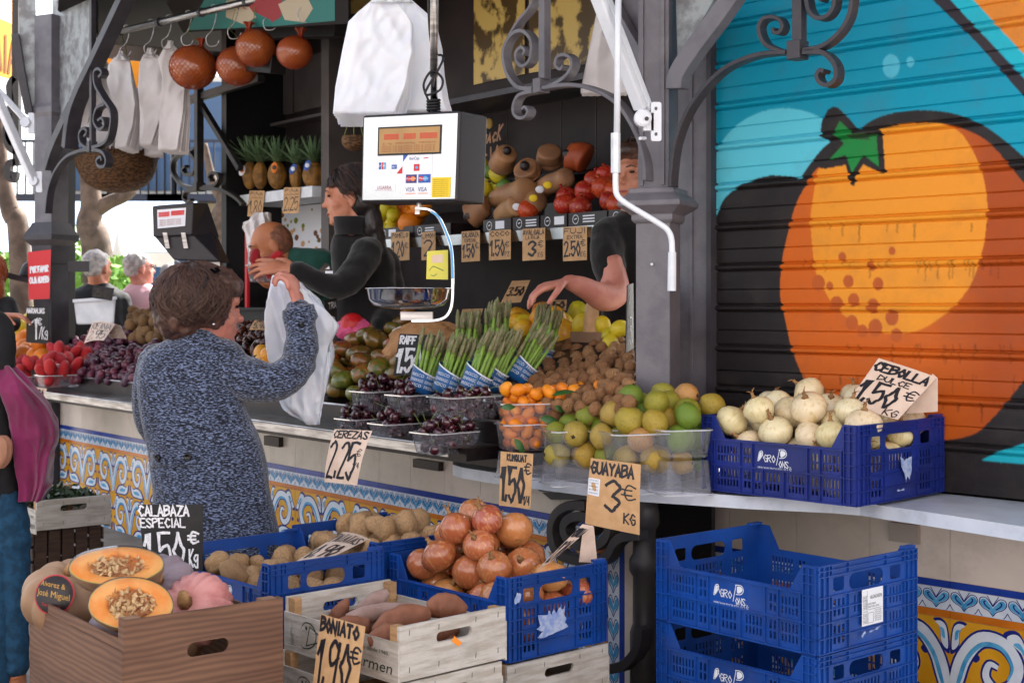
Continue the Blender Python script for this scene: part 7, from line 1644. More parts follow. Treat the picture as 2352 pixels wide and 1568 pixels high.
# ---------------- people ----------------
mat('skin', '#b8765a', .5, col2='#c2846a', ns=14, sss=.1, bump=.1, bs=200); mat('skin_tan', '#a5623f', .5, col2='#b0704c', ns=14, sss=.1); mat('skin_rose', '#c58573', .5, col2='#b87466', ns=14, sss=.1)
mat('eye_dark', '#1a1210', .2); mat('lip', '#9a4a44', .4)
mat('hair_brown', '#3a2620', .45, col2='#56392e', ns=22, stretch=(1, 1, .25), bump=.8, bs=60, spec=.6); mat('hair_light', '#4d342a', .38, spec=.6); mat('hair_black', '#1b1617', .35, spec=.6, col2='#2a2121', ns=20, stretch=(1, 1, .2), bump=.5, bs=60)
mat('hair_white', '#b9b4b2', .6, col2='#8e888a', ns=30, bump=.8, bs=60); mat('hair_grey', '#77706f', .6, bump=.8, bs=60); mat('hair_auburn', '#a4532c', .5, bump=.8, bs=60); mat('hair_short', '#6a4433', .75, col2='#8a5a42', ns=40)
mat('knit', '#7684a6', .9, col2='#0b0f1f', ns=210, nmix=(.36, .52), det=3, stretch=(.42, .42, 1.5), bump=1, bs=150, sheen=.3)
mat('button', '#0f0e12', .15); mat('fleece_black', '#0b090b', .95, sheen=.3, bump=.4, bs=120); mat('vest_green', '#12463c', .85, sheen=.2, bump=.4, bs=120); mat('sleeve_grey', '#5d5049', .85)
mat('jacket_black', '#101217', .8, col2='#171a20', ns=6); mat('shirt_pink', '#d9b0bb', .75, col2='#d5a2ae', ns=5); mat('magenta', '#740f48', .8, col2='#5f0b3a', ns=6, sheen=.3, bump=.3, bs=80); mat('coat_dark', '#131215', .85); mat('jeans', '#164463', .85, col2='#10364f', ns=40, bump=.3, bs=200)
mat('plastic_white', '#e4e8f2', .35, col2='#dde2ee', ns=5, spec=.6, sss=.2); mat('bag_cream', '#dcd8da', .5, col2='#d2cccd', ns=5); mat('tan_leather', '#a8785f', .6); mat('shoe', '#1a1719', .5); mat('trouser', '#1d1c22', .8)
def ellT(mb, M, c, r, seg=14, rings=9):
    q = MB(); q.ell((0, 0, 0), r, seg, rings); mb.add([M @ (V(c)+V(v)) for v in q.v], q.f)
def head(mb, c, yaw, pitch=0, s=1.0, roll=0, neck=None):
    """face looks along +x of the head frame"""
    M = Matrix.Translation(c) @ Matrix.Rotation(yaw, 4, 'Z') @ Matrix.Rotation(pitch, 4, 'Y') @ Matrix.Rotation(roll, 4, 'X') @ Matrix.Scale(s, 4)
    E = lambda c_, r_: ellT(mb, M, c_, r_)
    E((-.012, 0, .012), (.096, .074, .092)); E((.028, 0, -.042), (.062, .056, .078)); E((.05, 0, -.085), (.038, .036, .032)); E((.074, 0, -.1), (.018, .02, .016))
    E((.07, 0, .022), (.022, .05, .022)); E((.084, 0, -.008), (.014, .009, .024)); E((.096, 0, -.03), (.018, .012, .013)); E((.086, 0, -.03), (.014, .018, .01))
    E((.084, 0, -.062), (.012, .02, .006)); E((.082, 0, -.073), (.012, .018, .006)); E((.05, .04, -.035), (.026, .02, .022)); E((.05, -.04, -.035), (.026, .02, .022))
    for s_ in (-1, 1): E((-.008, s_*.076, -.018), (.02, .008, .032)); E((-.004, s_*.074, -.045), (.01, .007, .012))
    if neck is not None:
        a = M @ V((-.03, 0, -.05)); limb(mb, [a, (a+V(neck))/2, V(neck)], [.055*s, .054*s, .062*s], 12)
    return M
def face_parts(par, M, lips=True, brow='hair_brown'):
    q = MB()
    for s_ in (-1, 1): ellT(q, M, (.078, s_*.031, .004), (.008, .013, .005), 10, 6)
    q.build('eyes', 'eye_dark', par, smooth=True)
    q = MB()
    for s_ in (-1, 1): q.tube([M @ V((.09, s_*.012, .022)), M @ V((.09, s_*.032, .028)), M @ V((.076, s_*.052, .02))], [.003, .0035, .001], 6)
    q.build('eyebrows', brow, par)
    if lips: q = MB(); ellT(q, M, (.092, 0, -.067), (.005, .019, .005), 10, 6); q.build('lips', 'lip', par, smooth=True)
def hand(mb, wr, d, pn, s=1.0, curl=.6, side=1, spread=.12, thumb=.6):
    """palm from the wrist along d; pn = palm normal (towards what is held); four unequal fingers and a thumb"""
    d = V(d).normalized(); pn = V(pn); pn = (pn-d*pn.dot(d)).normalized(); sd_ = d.cross(pn)*side
    P0 = V(wr); limb(mb, [P0-d*.03*s, P0+d*.02*s, P0+d*.07*s], [.016*s, .026*s, .033*s], 12, sq=.5 if abs(pn.z) < 2 else 1, ref=sd_)
    for i in range(4):
        off = (i-1.5)*.0205*s; L_ = (.072, .082, .077, .06)[i]*s; b = P0+d*.082*s+sd_*off-(d*.006*s if i in (0, 3) else d*0); dd = (d+sd_*(i-1.5)*spread).normalized(); pts = [b-dd*.02*s, b]; a = 0
        for k, fr_ in enumerate((.45, .3, .25)):
            a += curl*(1+.15*i)*(.6, .8, .6)[k]; v = dd*math.cos(a)+pn*math.sin(a); pts.append(pts[-1]+v*L_*fr_)
        limb(mb, pts, [.0098*s, .0102*s, .009*s, .0082*s, .007*s], 9, k=3)
    b = P0+d*.015*s-sd_*.025*s; v1 = (d*.6-sd_*.8+pn*.3).normalized(); v2 = (d*.8-sd_*.2+pn*thumb).normalized()
    limb(mb, [b, b+v1*.035*s, b+v1*.04*s+v2*.03*s, b+v1*.038*s+v2*.055*s], [.014*s, .012*s, .0105*s, .009*s], 9, k=3)
def loft(mb, secs, seg=22):
    """secs: (centre, half width vector, half depth vector); closed superellipse sections"""
    vs = []; n = len(secs)
    for c, a, b in secs:
        for k in range(seg):
            t = 2*PI*k/seg; co, si = math.cos(t), math.sin(t); e = .8
            vs.append(V(c)+V(a)*math.copysign(abs(co)**e, co)+V(b)*math.copysign(abs(si)**e, si))
    fs = [(i*seg+k, i*seg+(k+1) % seg, (i+1)*seg+(k+1) % seg, (i+1)*seg+k) for i in range(n-1) for k in range(seg)]+[tuple(range(seg))[::-1], tuple((n-1)*seg+k for k in range(seg))]
    mb.add(vs, fs)
def torso(mb, secs, Y, dr=.6, f=1.0, dirx=(1, 0, 0), top=True):
    out = []; dx = V(dirx).normalized(); dy = V((-dx.y, dx.x, 0))
    for px, py, hw in secs:
        c = pt(px, py, Y); h = hw/F*Y*f; out.append((c, dx*h/abs(dx.x), dy*h*dr))
    loft(mb, out)
def dens(secs, k=4):
    P_ = catmull([(a, b, c) for a, b, c in secs], k); return [(p.x, p.y, p.z) for p in P_]
# --- the customer in the melange coat ---
Yw = 5.0; sW = Yw/4.3; W = lambda x, y, dy=0: pt(x, y, Yw+dy)
per_ = thing('person', 'brown haired customer in a blue melange coat holding up a white carrier bag', 'person', (W(480, 703).x, Yw, 0))
tor = [(452, 765, 40), (446, 788, 78), (438, 812, 100), (433, 850, 110), (436, 900, 116), (450, 960, 122), (468, 1010, 128), (478, 1060, 130), (484, 1120, 132), (492, 1180, 138), (498, 1240, 144), (504, 1330, 150), (504, 1360, 146)]
armR = [W(500, 822, .0), W(560, 868, -.03), (W(640, 875, -.02)), W(684, 828, .04), W(692, 770, .08), W(684, 712, .1)]; armRr = [r*sW for r in (.07, .066, .06, .055, .047, .046)]
armL = [W(362, 830, .02), W(346, 900, .04), W(350, 975, .1), W(385, 1010, .22)]; armLr = [r*sW for r in (.058, .056, .05, .045)]
q = MB(); torso(q, dens([(x, y, hw*.72) for x, y, hw in tor]), Yw, .55)
limb(q, armR, [r*.7 for r in armRr], 12); limb(q, armL, [r*.7 for r in armLr], 12)
Mh = head(q, W(476, 702, .02), math.radians(30), ad(5), 1.08*sW, neck=W(455, 780, .01))
hand(q, W(683, 700, .1), (-.12, .05, .45), (-.75, .25, -.25), sW, .95, side=1, spread=-.02)
for x in (462, 540):
    zt_ = W(x, 1300).z; X = W(x, 700).x; limb(q, [(X, Yw, zt_), (X, Yw-.01, .5), (X, Yw+.02, .12), (X+.03, Yw+.1, .045)], [.08, .058, .042, .034], 12)
body = remesh(q, 'body', 'skin_rose', per_, .0065, 2); face_parts(body, Mh)
def knitfn(c, n):
    px = c.x/c.y*F+CX; k = .0035*noise.noise(V((c.x*14, c.y*14, c.z*9)))+.009*(.3-abs(noise.noise(V((c.x*7, c.y*7, c.z*2.2)))))+.006*(.3-abs(noise.noise(V((c.x*5+c.z*5, c.y*5, c.z*6)))))
    if px > 505 and c.z > H-.29: k += .008*noise.noise(V((c.x*9+c.z*16, c.y*6, c.z*20-c.x*12)))
    k -= .004*math.exp(-((px-(466-(c.z-H)*12))/2.2)**2)*(c.z < H-.12)
    k -= .003*math.exp(-((px-(398-(c.z-H)*10))/2.2)**2)*(c.z < H-.1)
    return k
q = MB(); torso(q, dens(tor), Yw, .62); limb(q, armR[:-1]+[W(685, 716, .1)], armRr, 16); limb(q, armL, armLr, 14)
limb(q, [W(412, 792, -.03), W(455, 772, -.05), W(500, 795, -.02)], [.028, .03, .026], 10)
q.tube([W(692, 738, .1), W(684, 705, .1)], [.052*sW, .052*sW], 16)
coat = remesh(q, 'coat', 'knit', per_, .0065, 2, knitfn)
def button(px, py, Y, par, r=.0125, d=(0, -1, .1)):
    q = MB(); M_ = V(d).normalized().to_track_quat('Z', 'Y').to_matrix(); q.lathe([(r*.4, -.006), (r, -.004), (r*1.05, .002), (r*.9, .005), (r*.65, .004), (r*.5, .0015), (.001, .001)], 18, M=M_, o=pt(px, py, Y)); q.build('button', 'button', par, smooth=True)
def surfY(px, py, ob):
    o = V((0, 0, H)); dv_ = (pt(px, py, 1)-o).normalized(); hit, loc_, nrm, _ = ob.ray_cast(o, dv_); return (loc_.y, nrm) if hit else (Yw-.15, V((0, -1, 0)))
bpy.context.view_layer.update()
q = MB(); tabp = [(352, 1041), (380, 1034), (415, 1032), (440, 1036), (450, 1050), (446, 1068), (425, 1073), (390, 1074), (355, 1076)]
nn = 12; vs = []
for j in range(5):
    for i in range(nn+1):
        u = i/nn; x = 345+u*(108-10*abs(j/4-.5)); y = 1036+j*9.5+math.sin(u*3)*-2; Ys, nr = surfY(x, y, coat); vs.append(pt(x, y, Ys-.006))
q.add(vs, [(j*(nn+1)+i, (j+1)*(nn+1)+i, (j+1)*(nn+1)+i+1, j*(nn+1)+i+1) for j in range(4) for i in range(nn)]); tb_ = q.build('belt_tab', 'knit', coat, smooth=True); so_m = tb_.modifiers.new('s', 'SOLIDIFY'); so_m.thickness = .006
Ys, nr = surfY(431, 1049, coat); button(431, 1049, Ys-.014, coat, .014, nr); Ys, nr = surfY(362, 1051, coat); button(362, 1051, Ys-.014, coat, .012, nr)
Ys, nr = surfY(689, 746, coat); button(691, 746, Ys-.006, coat, .012, nr)
# pocket flap at the right hip
q = MB()
q.tube([pt(x, y, surfY(x, y, coat)[0]-.002) for x, y in ((596, 1110), (604, 1140), (610, 1180))], .006, 6); q.build('pocket_flap', 'knit', coat)
def hairdo(par, M, blobs, m, strands=0, vox=.008, seed=1, m2=None, crown=(-.05, 0, .09), ax=(.115, .1, .105), c0=(-.02, 0, .01), r=.003, wav=.25, lo=.2, hi=2.2, front=99, amp=.006):
    q = MB()
    for c, rr_ in blobs: ellT(q, M, c, rr_, 18, 12)
    h = remesh(q, 'hair', m, par, vox, 1, lambda c, n: amp*noise.noise(V((c.x*28, c.y*28, c.z*12)))+amp*.6*noise.noise(c*60))
    if strands:
        rr = random.Random(seed); qs = [MB(), MB()]; cr = V((crown[0]/ax[0], crown[1]/ax[1], crown[2]/ax[2])).normalized(); e1 = cr.orthogonal().normalized(); e2 = cr.cross(e1)
        for k in range(strands):
            ph = rr.uniform(0, 2*PI); t0_ = rr.uniform(.05, .9); t1_ = rr.uniform(t0_+.5, hi); f1, f2 = rr.uniform(0, 6), rr.uniform(4, 8); off = rr.uniform(.97, 1.08); pts = []
            for j in range(11):
                u = j/10; th = t0_+(t1_-t0_)*u; p2 = ph+wav*math.sin(f1+u*f2)*u; d = cr*math.cos(th)+(e1*math.cos(p2)+e2*math.sin(p2))*math.sin(th); lf_ = off+.05*math.sin(f1*2+u*f2)
                p = V((d.x*ax[0]*lf_, d.y*ax[1]*lf_, d.z*ax[2]*lf_))+V(c0)
                if p.x > front and p.z < .03: break
                pts.append(M @ p)
            if len(pts) > 3: qs[k % 2].tube(pts, [r*(.5+.5*math.sin(PI*(i+.6)/len(pts))) for i in range(len(pts))], 5)
        for q_, m_ in zip(qs, (m, m2 or m)): q_.build('hair_strands', m_, h, smooth=True)
    return h
hw_ = hairdo(per_, Mh, [((-.045, 0, .02), (.108, .098, .098)), ((-.075, 0, -.03), (.075, .085, .075)), ((.02, 0, .062), (.075, .085, .052)), ((-.01, -.055, -.01), (.055, .045, .06)), ((-.01, .055, -.01), (.055, .045, .06)), ((.055, 0, .068), (.04, .07, .03))],
       'hair_brown', 2200, .007, 4, 'hair_light', crown=(-.03, -.02, .1), ax=(.117, .106, .108), c0=(-.034, 0, .006), r=.0015, wav=.36, hi=1.95, front=.045, amp=.012)
q = MB(); ellT(q, Mh, (-.004, -.085, -.052), (.005, .005, .005), 10, 8); q.build('earring', 'chrome', per_, smooth=True)
t = thing('sunglasses', 'dark sunglasses pushed up on the customer\'s hair', 'sunglasses', W(470, 620, -.1))
bpy.context.view_layer.update()
q = MB(); gp_ = lambda pts_: [pt(x, y, min(surfY(x, y, hw_)[0], Yw+.1)-.03) for x, y in pts_]
q.tube(catmull(gp_([(444, 601), (456, 604), (470, 613), (477, 628), (474, 645), (466, 662)]), 4), .0028, 6); q.tube(catmull(gp_([(470, 612), (485, 615), (498, 622)]), 4), .0028, 6); q.build('frame', 'button', t, smooth=True)
q = MB(); ps = gp_([(484, 608), (500, 612), (506, 622), (496, 628), (482, 620)]); q.add(ps+[p+V((0, .003, 0)) for p in ps], [tuple(range(5)), tuple(range(5, 10))]+[(i, (i+1) % 5, 5+(i+1) % 5, 5+i) for i in range(5)]); q.build('lens', 'button', t)
for x in (462, 540):
    X = W(x, 700).x; q = MB(); limb(q, [(X, Yw, W(x, 1280).z), (X, Yw-.01, .5), (X, Yw, .1)], [.098, .075, .06], 14); q.build('trouser_leg', 'trouser', per_, smooth=True)
    q = MB(); limb(q, [(X, Yw-.03, .05), (X+.04, Yw+.08, .042), (X+.07, Yw+.17, .03)], [.045, .046, .035], 12); q.build('shoe', 'shoe', per_, smooth=True)
# carrier bag
def sheetbag(name, label, secs, Y, th, m, cat, seed=0, group=None, noise_=.012, nl=26, Yf=None, par=None, fs=9):
    P_ = catmull(secs, 11); q = MB(); n = 110; vs = []; 
    for i, p in enumerate(P_):
        y, xl, xr = p; Yc_ = Yf(y) if Yf else Y; a, b = pt(xl, y, Yc_), pt(xr, y, Yc_); c = (a+b)/2; h = (b-a)/2; thh = th*min(1, h.length/.05)
        if i in (0, len(P_)-1): thh *= .35
        for k in range(n):
            t_ = 2*PI*k/n; co, si = math.cos(t_), math.sin(t_); v = c+h*co+V((0, thh*si, 0))
            w_ = V((v.x*fs*1.3+v.z*fs*.25, si*1.5+seed, v.z*fs*.35)); w2 = V((v.x*fs*3+v.z*fs, si+seed*2, v.z*fs*1.4-v.x*fs)); d = noise_*(.9*noise.noise(w_)+1.3*(.35-abs(noise.noise(V((w_.x*.9, w_.y, w_.z*.5)))))+.25*(.25-abs(noise.noise(w2))))
            v += V((0, -1 if si < 0 else 1, 0))*d+h.normalized()*co*d*.5; vs.append(v)
    m_ = len(P_); q.add(vs, [(i*n+k, i*n+(k+1) % n, (i+1)*n+(k+1) % n, (i+1)*n+k) for i in range(m_-1) for k in range(n)]+[tuple(range(n))[::-1], tuple((m_-1)*n+k for k in range(n))])
    o = q.build(name, m, par, smooth=True); 
    if label: tag(o, label, cat, group)
    return o
sheetbag('carrier_bag', 'crumpled white plastic carrier bag held up by the customer', [(632, 632, 650), (650, 625, 684), (680, 620, 722), (715, 618, 752), (750, 616, 774), (800, 614, 760), (850, 616, 750), (890, 628, 747), (930, 655, 742), (960, 688, 735), (974, 712, 728)], 5.28, .035, 'plastic_white', 'carrier bag', 3, noise_=.042, fs=12)
# --- generic standing person for the others ---
def simple_person(label, Y, tor_, headc, yaw, s, clothes, skin, arms=(), hands=(), pitch=0, roll=0, neck=None, vox=.012, legs='trouser', hair=None, face=True, dr=.6, group=None, dirx=(1, 0, 0), brow='hair_brown', floor=0, fold=.004):
    t = thing('person', label, 'person', (pt(tor_[3][0], 0, Y).x, Y, 0), group)
    q = MB(); D = dens(tor_); torso(q, [(x, y, hw*.75) for x, y, hw in D], Y, dr, dirx=dirx)
    nk = neck or pt(tor_[0][0], tor_[0][1]+8, Y)
    M = head(q, headc, yaw, pitch, s, roll, neck=nk)
    for ps, rs_ in arms: limb(q, ps, [r*.75 for r in rs_], 12)
    for h_ in hands: hand(q, *h_[0], **h_[1])
    bot = pt(tor_[-1][0], tor_[-1][1], Y); hwb = tor_[-1][2]/F*Y
    if bot.z > .5:
        for s_ in (-.5, .5): limb(q, [(bot.x+hwb*s_, Y, bot.z), (bot.x+hwb*s_, Y, bot.z*.5), (bot.x+hwb*s_, Y, .08), (bot.x+hwb*s_, Y-.1, .04)], [.07, .055, .04, .035], 10)
    b = remesh(q, 'body', skin, t, vox*.75, 2)
    if face: face_parts(b, M, brow=brow)
    q = MB(); torso(q, D, Y, dr+.06, dirx=dirx)
    for ps, rs_ in arms: limb(q, ps, rs_, 14)
    remesh(q, 'clothes', clothes, t, vox, 2, lambda c, n: fold*2*noise.noise(V((c.x*10, c.y*10, c.z*14)))+fold*noise.noise(c*25))
    if bot.z > .5:
        for s_ in (-.5, .5):
            q = MB(); limb(q, [(bot.x+hwb*s_, Y, bot.z+.03), (bot.x+hwb*s_, Y, bot.z*.5), (bot.x+hwb*s_, Y, .08)], [.095, .075, .06], 12); q.build('trouser_leg', legs, t, smooth=True)
            q = MB(); limb(q, [(bot.x+hwb*s_, Y+.03, .05), (bot.x+hwb*s_, Y-.12, .04)], [.045, .04], 10); q.build('shoe', 'shoe', t, smooth=True)
    return t, M, b
capH = [((-.03, 0, .03), (.094, .082, .084)), ((-.055, 0, -.015), (.062, .072, .06))]
# seller in the black fleece, profile to the left
Ys_ = 6.75; Wp = lambda x, y, d=0: pt(x, y, Ys_+d)
t, M, b = simple_person('dark haired seller in a black fleece handing over strawberries, seen in profile', Ys_, [(806, 520, 26), (812, 545, 48), (828, 575, 66), (835, 620, 72), (835, 680, 74), (835, 740, 76), (838, 800, 78), (840, 900, 80)],
    Wp(800, 448, -.02), ad(188), 1.2, 'fleece_black', 'skin', arms=[([Wp(845, 580, -.1), Wp(805, 640, -.22), Wp(770, 660, -.28), Wp(720, 640, -.32), Wp(682, 622, -.35)], [.078, .072, .06, .05, .046]), ([Wp(880, 600, .1), Wp(900, 680, .05), Wp(880, 740, -.1)], [.08, .07, .06])],
    hands=[((Wp(672, 618, -.36), (-1, 0, .12), (0, .6, -.7)), dict(s=1.3, curl=.28, side=1, spread=.16, thumb=.2))], pitch=ad(8), neck=Wp(808, 530), vox=.01)
hairdo(t, M, [((-.03, 0, .028), (.1, .086, .084)), ((-.055, 0, -.03), (.07, .08, .09)), ((-.075, 0, -.12), (.05, .07, .1)), ((-.08, 0, -.2), (.045, .06, .1))], 'hair_black', 900, .008, 6, 'hair_brown', crown=(.05, .0, .09), ax=(.106, .092, .094), c0=(-.03, 0, .024), r=.0016, wav=.06, hi=2.2, front=.035, amp=.003)
q = MB(); q.lathe([(.075, 0), (.082, .05), (.09, .085), (.084, .088), (.07, .06), (.06, 0)], 20, o=Wp(806, 540, -.02), rib=lambda a, z: 1+.03*math.sin(a*4)); q.build('collar', 'fleece_black', t, smooth=True)
q = MB(); e = pt(757, 628, Ys_-.36); fill(q, [(0, 0), (.035, 0), (.035, .012), (0, .012)], lambda x, y, d: e+V((x-.02, -d, y)), 0, sm=False); fill(q, [(0, .02), (.02, .02), (.018, .034)], lambda x, y, d: e+V((x-.02, -d, y)), 0, sm=False); q.build('embroidery', 'white_paper', t)
# bald man bending over the strawberries
Ym = 7.25; Wm = lambda x, y, d=0: pt(x, y, Ym+d)
t, M, b = simple_person('balding man in a green fleece vest bending over the strawberries', Ym, [(672, 570, 32), (702, 574, 52), (714, 590, 64), (718, 640, 66), (720, 690, 62), (718, 740, 62), (716, 800, 62), (716, 900, 64)],
    Wm(620, 562, -.05), ad(196), 1.12, 'vest_green', 'skin_tan', arms=[([Wm(740, 605, .0), Wm(745, 650, -.05), Wm(700, 668, -.15), Wm(655, 662, -.25)], [.062, .056, .05, .045])], hands=[((Wm(650, 660, -.28), (-1, .1, .15), (.1, .2, 1)), dict(s=1.1, curl=.5, side=1))], pitch=ad(22), neck=Wm(662, 600), vox=.01, brow='hair_black')
hairdo(t, M, [((-.028, 0, .004), (.0835, .0785, .088))], 'hair_short', 0, .008, amp=.0015)
q = MB()
for c_, r_q in (((.042, 0, -.078), (.048, .047, .036)), ((.03, 0, -.055), (.045, .0605, .03)), ((.081, 0, -.058), (.008, .02, .005))): ellT(q, M, c_, r_q)
q.build('beard', 'hair_short', t, smooth=True)
q = MB(); limb(q, [Wm(735, 600, -.02), Wm(752, 645, -.05)], [.07, .062], 12); q.build('sleeve', 'sleeve_grey', t, smooth=True)
t = punnet('clear punnet of strawberries in the seller\'s hands', pt(612, 650, 6.5), ad(0), .17, .12, .085, .85, 'punnets of strawberries')
pts = heap(22, lambda r: r.uniform(.032, .038), in_tub(.16, .11, .02), lambda x, y: .005, lambda x, y: .12, 200, k=.8); scatter('strawberry', STR, pts, tubtom(t), 'red strawberry in the punnet held by the dark haired seller', 'strawberry', 'strawberries in the held punnet', 3, .8)
# seller half hidden by the column
Yh = 6.0; Wh = lambda x, y, d=0: pt(x, y, Yh+d)
t, M, b = simple_person('seller in a black T shirt half hidden by the grey column, arm reaching out', Yh, [(1462, 480, 34), (1462, 505, 60), (1460, 535, 78), (1460, 580, 78), (1458, 650, 76), (1458, 720, 76), (1458, 800, 78), (1458, 900, 80)],
    Wh(1462, 402), ad(232), 1.15, 'fleece_black', 'skin', arms=[([Wh(1400, 535, -.03), Wh(1395, 580, -.08), Wh(1400, 625, -.12)], [.075, .078, .07])], neck=Wh(1462, 490), vox=.01)
hairdo(t, M, [((-.03, 0, .05), (.1, .085, .085)), ((.02, 0, .085), (.075, .08, .04)), ((-.055, 0, 0), (.07, .08, .07))], 'hair_brown', 120, .009, 6, 'hair_brown', ax=(.108, .094, .11), c0=(-.02, 0, .03), hi=1.7, front=.04)
q = MB(); limb(q, [Wh(1400, 600, -.12), Wh(1412, 668, -.16), Wh(1385, 682, -.22), Wh(1345, 662, -.28), Wh(1308, 648, -.32)], [.056, .064, .06, .045, .033], 14)
hand(q, Wh(1300, 646, -.33), (-.9, -.1, -.25), (0, .1, -1), 1.25, .5, side=-1, spread=.08); remesh(q, 'forearm', 'skin_rose', t, .007, 2)
# two elderly men and others in the sun behind
Yo = 10.4; Wo = lambda x, y, d=0: pt(x, y, Yo+d)
t, M, b = simple_person('white haired man in a black jacket seen from behind in the sun', Yo, [(225, 650, 26), (222, 660, 42), (222, 675, 62), (222, 700, 70), (222, 760, 70), (222, 820, 68), (222, 880, 70), (222, 940, 70)], Wo(226, 612), ad(62), 1.12, 'jacket_black', 'skin', neck=Wo(224, 655), vox=.014, arms=[([Wo(165, 690), Wo(158, 760), Wo(165, 830)], [.07, .06, .05]), ([Wo(280, 690), Wo(288, 760), Wo(280, 830)], [.07, .06, .05])])
hairdo(t, M, capH+[((.0, 0, .06), (.07, .07, .04))], 'hair_white', 0, .012, amp=.006)
t, M, b = simple_person('grey haired man with glasses in a pale pink shirt behind the kiwis', Yo+.3, [(322, 652, 24), (322, 662, 36), (322, 676, 48), (322, 700, 52), (322, 760, 50), (322, 820, 50), (322, 880, 52), (322, 940, 54)], pt(322, 614, Yo+.3), ad(30), 1.08, 'shirt_pink', 'skin_rose', neck=pt(322, 656, Yo+.3), vox=.014, arms=[([pt(278, 690, Yo+.3), pt(272, 760, Yo+.3), pt(280, 830, Yo+.3)], [.06, .055, .045]), ([pt(362, 690, Yo+.3), pt(368, 760, Yo+.3), pt(362, 830, Yo+.3)], [.06, .055, .045])])
hairdo(t, M, capH+[((.0, 0, .06), (.07, .07, .04))], 'hair_white', 0, .012, amp=.006)
g_s = thing('spectacles', 'thin dark spectacles on the man in the pink shirt', 'spectacles', M @ V((.09, 0, 0))); q = MB()
for s_ in (-1, 1): q.tube([M @ V((.1, s_*.032+.02*math.cos(a), .004+.016*math.sin(a))) for a in [k*.5236 for k in range(13)]], .0022, 5); q.tube([M @ V((.1, s_*.05, .01)), M @ V((.0, s_*.08, .005))], .0022, 5)
q.build('frame', 'button', g_s)
t, M, b = simple_person('distant passer-by with grey hair beside the customer\'s head', 14, [(388, 655, 14), (388, 662, 24), (388, 675, 34), (388, 700, 38), (388, 760, 38), (388, 820, 38), (388, 860, 38), (388, 900, 38)], pt(388, 632, 14), ad(100), 1.05, 'jacket_black', 'skin', neck=pt(388, 656, 14), vox=.02, face=False)
hairdo(t, M, capH, 'hair_grey', 0, .015)
t, M, b = simple_person('distant fair haired passer-by in a pale top right of the customer', 10.5, [(545, 665, 18), (545, 675, 34), (545, 690, 44), (545, 720, 46), (545, 780, 46), (545, 840, 46), (545, 880, 48), (545, 940, 48)], pt(540, 640, 10.5), ad(120), 1.1, 'shirt_pink', 'skin', neck=pt(543, 668, 10.5), vox=.018, face=False)
hairdo(t, M, capH+[((-.03, 0, -.06), (.075, .085, .08))], 'hair_auburn', 0, .012)
t, M, b = simple_person('auburn haired woman in black at the left edge of the photo', 9.2, [(-35, 672, 24), (-36, 684, 44), (-36, 705, 58), (-36, 740, 60), (-36, 800, 58), (-36, 860, 58), (-36, 900, 60), (-36, 960, 60)], pt(-26, 628, 9.2), ad(100), 1.15, 'jacket_black', 'skin', neck=pt(-22, 675, 9.2), vox=.014, face=False,
    arms=[([pt(20, 700, 9.2), pt(30, 745, 9.1), pt(12, 735, 8.9)], [.06, .05, .04])], hands=[((pt(12, 722, 8.95), (.9, 0, -.1), (0, 0, -1)), dict(s=1.2, curl=.4, side=1))])
hairdo(t, M, capH+[((-.03, 0, -.07), (.085, .095, .12)), ((.0, -.05, -.1), (.05, .04, .12))], 'hair_auburn', 150, .012, 3, 'hair_auburn', hi=2.6, wav=.15)
# person at the left edge with jeans
Yj = 4.85; Wj = lambda x, y, d=0: pt(x, y, Yj+d)
t, M, b = simple_person('person in dark coat and blue jeans cut off by the left edge', Yj, [(-70, 700, 40), (-70, 725, 85), (-68, 770, 98), (-66, 850, 98), (-64, 950, 96), (-62, 1040, 104), (-58, 1120, 110), (-58, 1150, 104)], Wj(-70, 600), ad(60), 1.1, 'coat_dark', 'skin_tan', neck=Wj(-70, 690), vox=.012, legs='jeans',
    arms=[([Wj(-5, 770, -.02), Wj(-2, 880, -.03), Wj(-12, 985, .0), Wj(-5, 1010, .15)], [.06, .055, .05, .045])], face=False)
hairdo(t, M, capH, 'hair_brown', 0, .012)
q = MB(); limb(q, [Wj(-20, 1130), Wj(12, 1200), Wj(28, 1330), Wj(32, 1440), Wj(38, 1530)], [.09, .083, .062, .05, .046], 18); j_ = remesh(q, 'jeans_leg', 'jeans', t, .008, 1, lambda c, n: .006*noise.noise(V((c.x*10, c.y*10, c.z*28)))+.003*noise.noise(c*40))
q = MB(); limb(q, [Wj(38, 1500), Wj(40, 1560), Wj(44, 1585, -.05), Wj(60, 1598, -.12)], [.034, .03, .034, .026], 14); q.build('bare_ankle', 'skin_tan', t, smooth=True)
q = MB(); limb(q, [Wj(38, 1592, .02), Wj(62, 1596, -.12)], [.04, .036], 12); q.build('shoe', 'shoe', t, smooth=True)
sheetbag('jacket', 'magenta jacket hanging over the arm at the left edge', [(838, 8, 22), (870, 12, 52), (905, 14, 86), (940, 18, 118), (975, 24, 136), (1005, 30, 132), (1040, 36, 112), (1080, 44, 104), (1115, 52, 96), (1150, 56, 80)], 4.82, .06, 'magenta', 'jacket', 5, noise_=.05, fs=8)
sheetbag('shoulder_bag', 'tan leather bag under the dark coat sleeve at the left edge', [(1000, -30, 12), (1015, -35, 24), (1040, -35, 25), (1060, -35, 20), (1075, -30, 8)], 4.72, .04, 'tan_leather', 'bag', 8, noise_=.008)
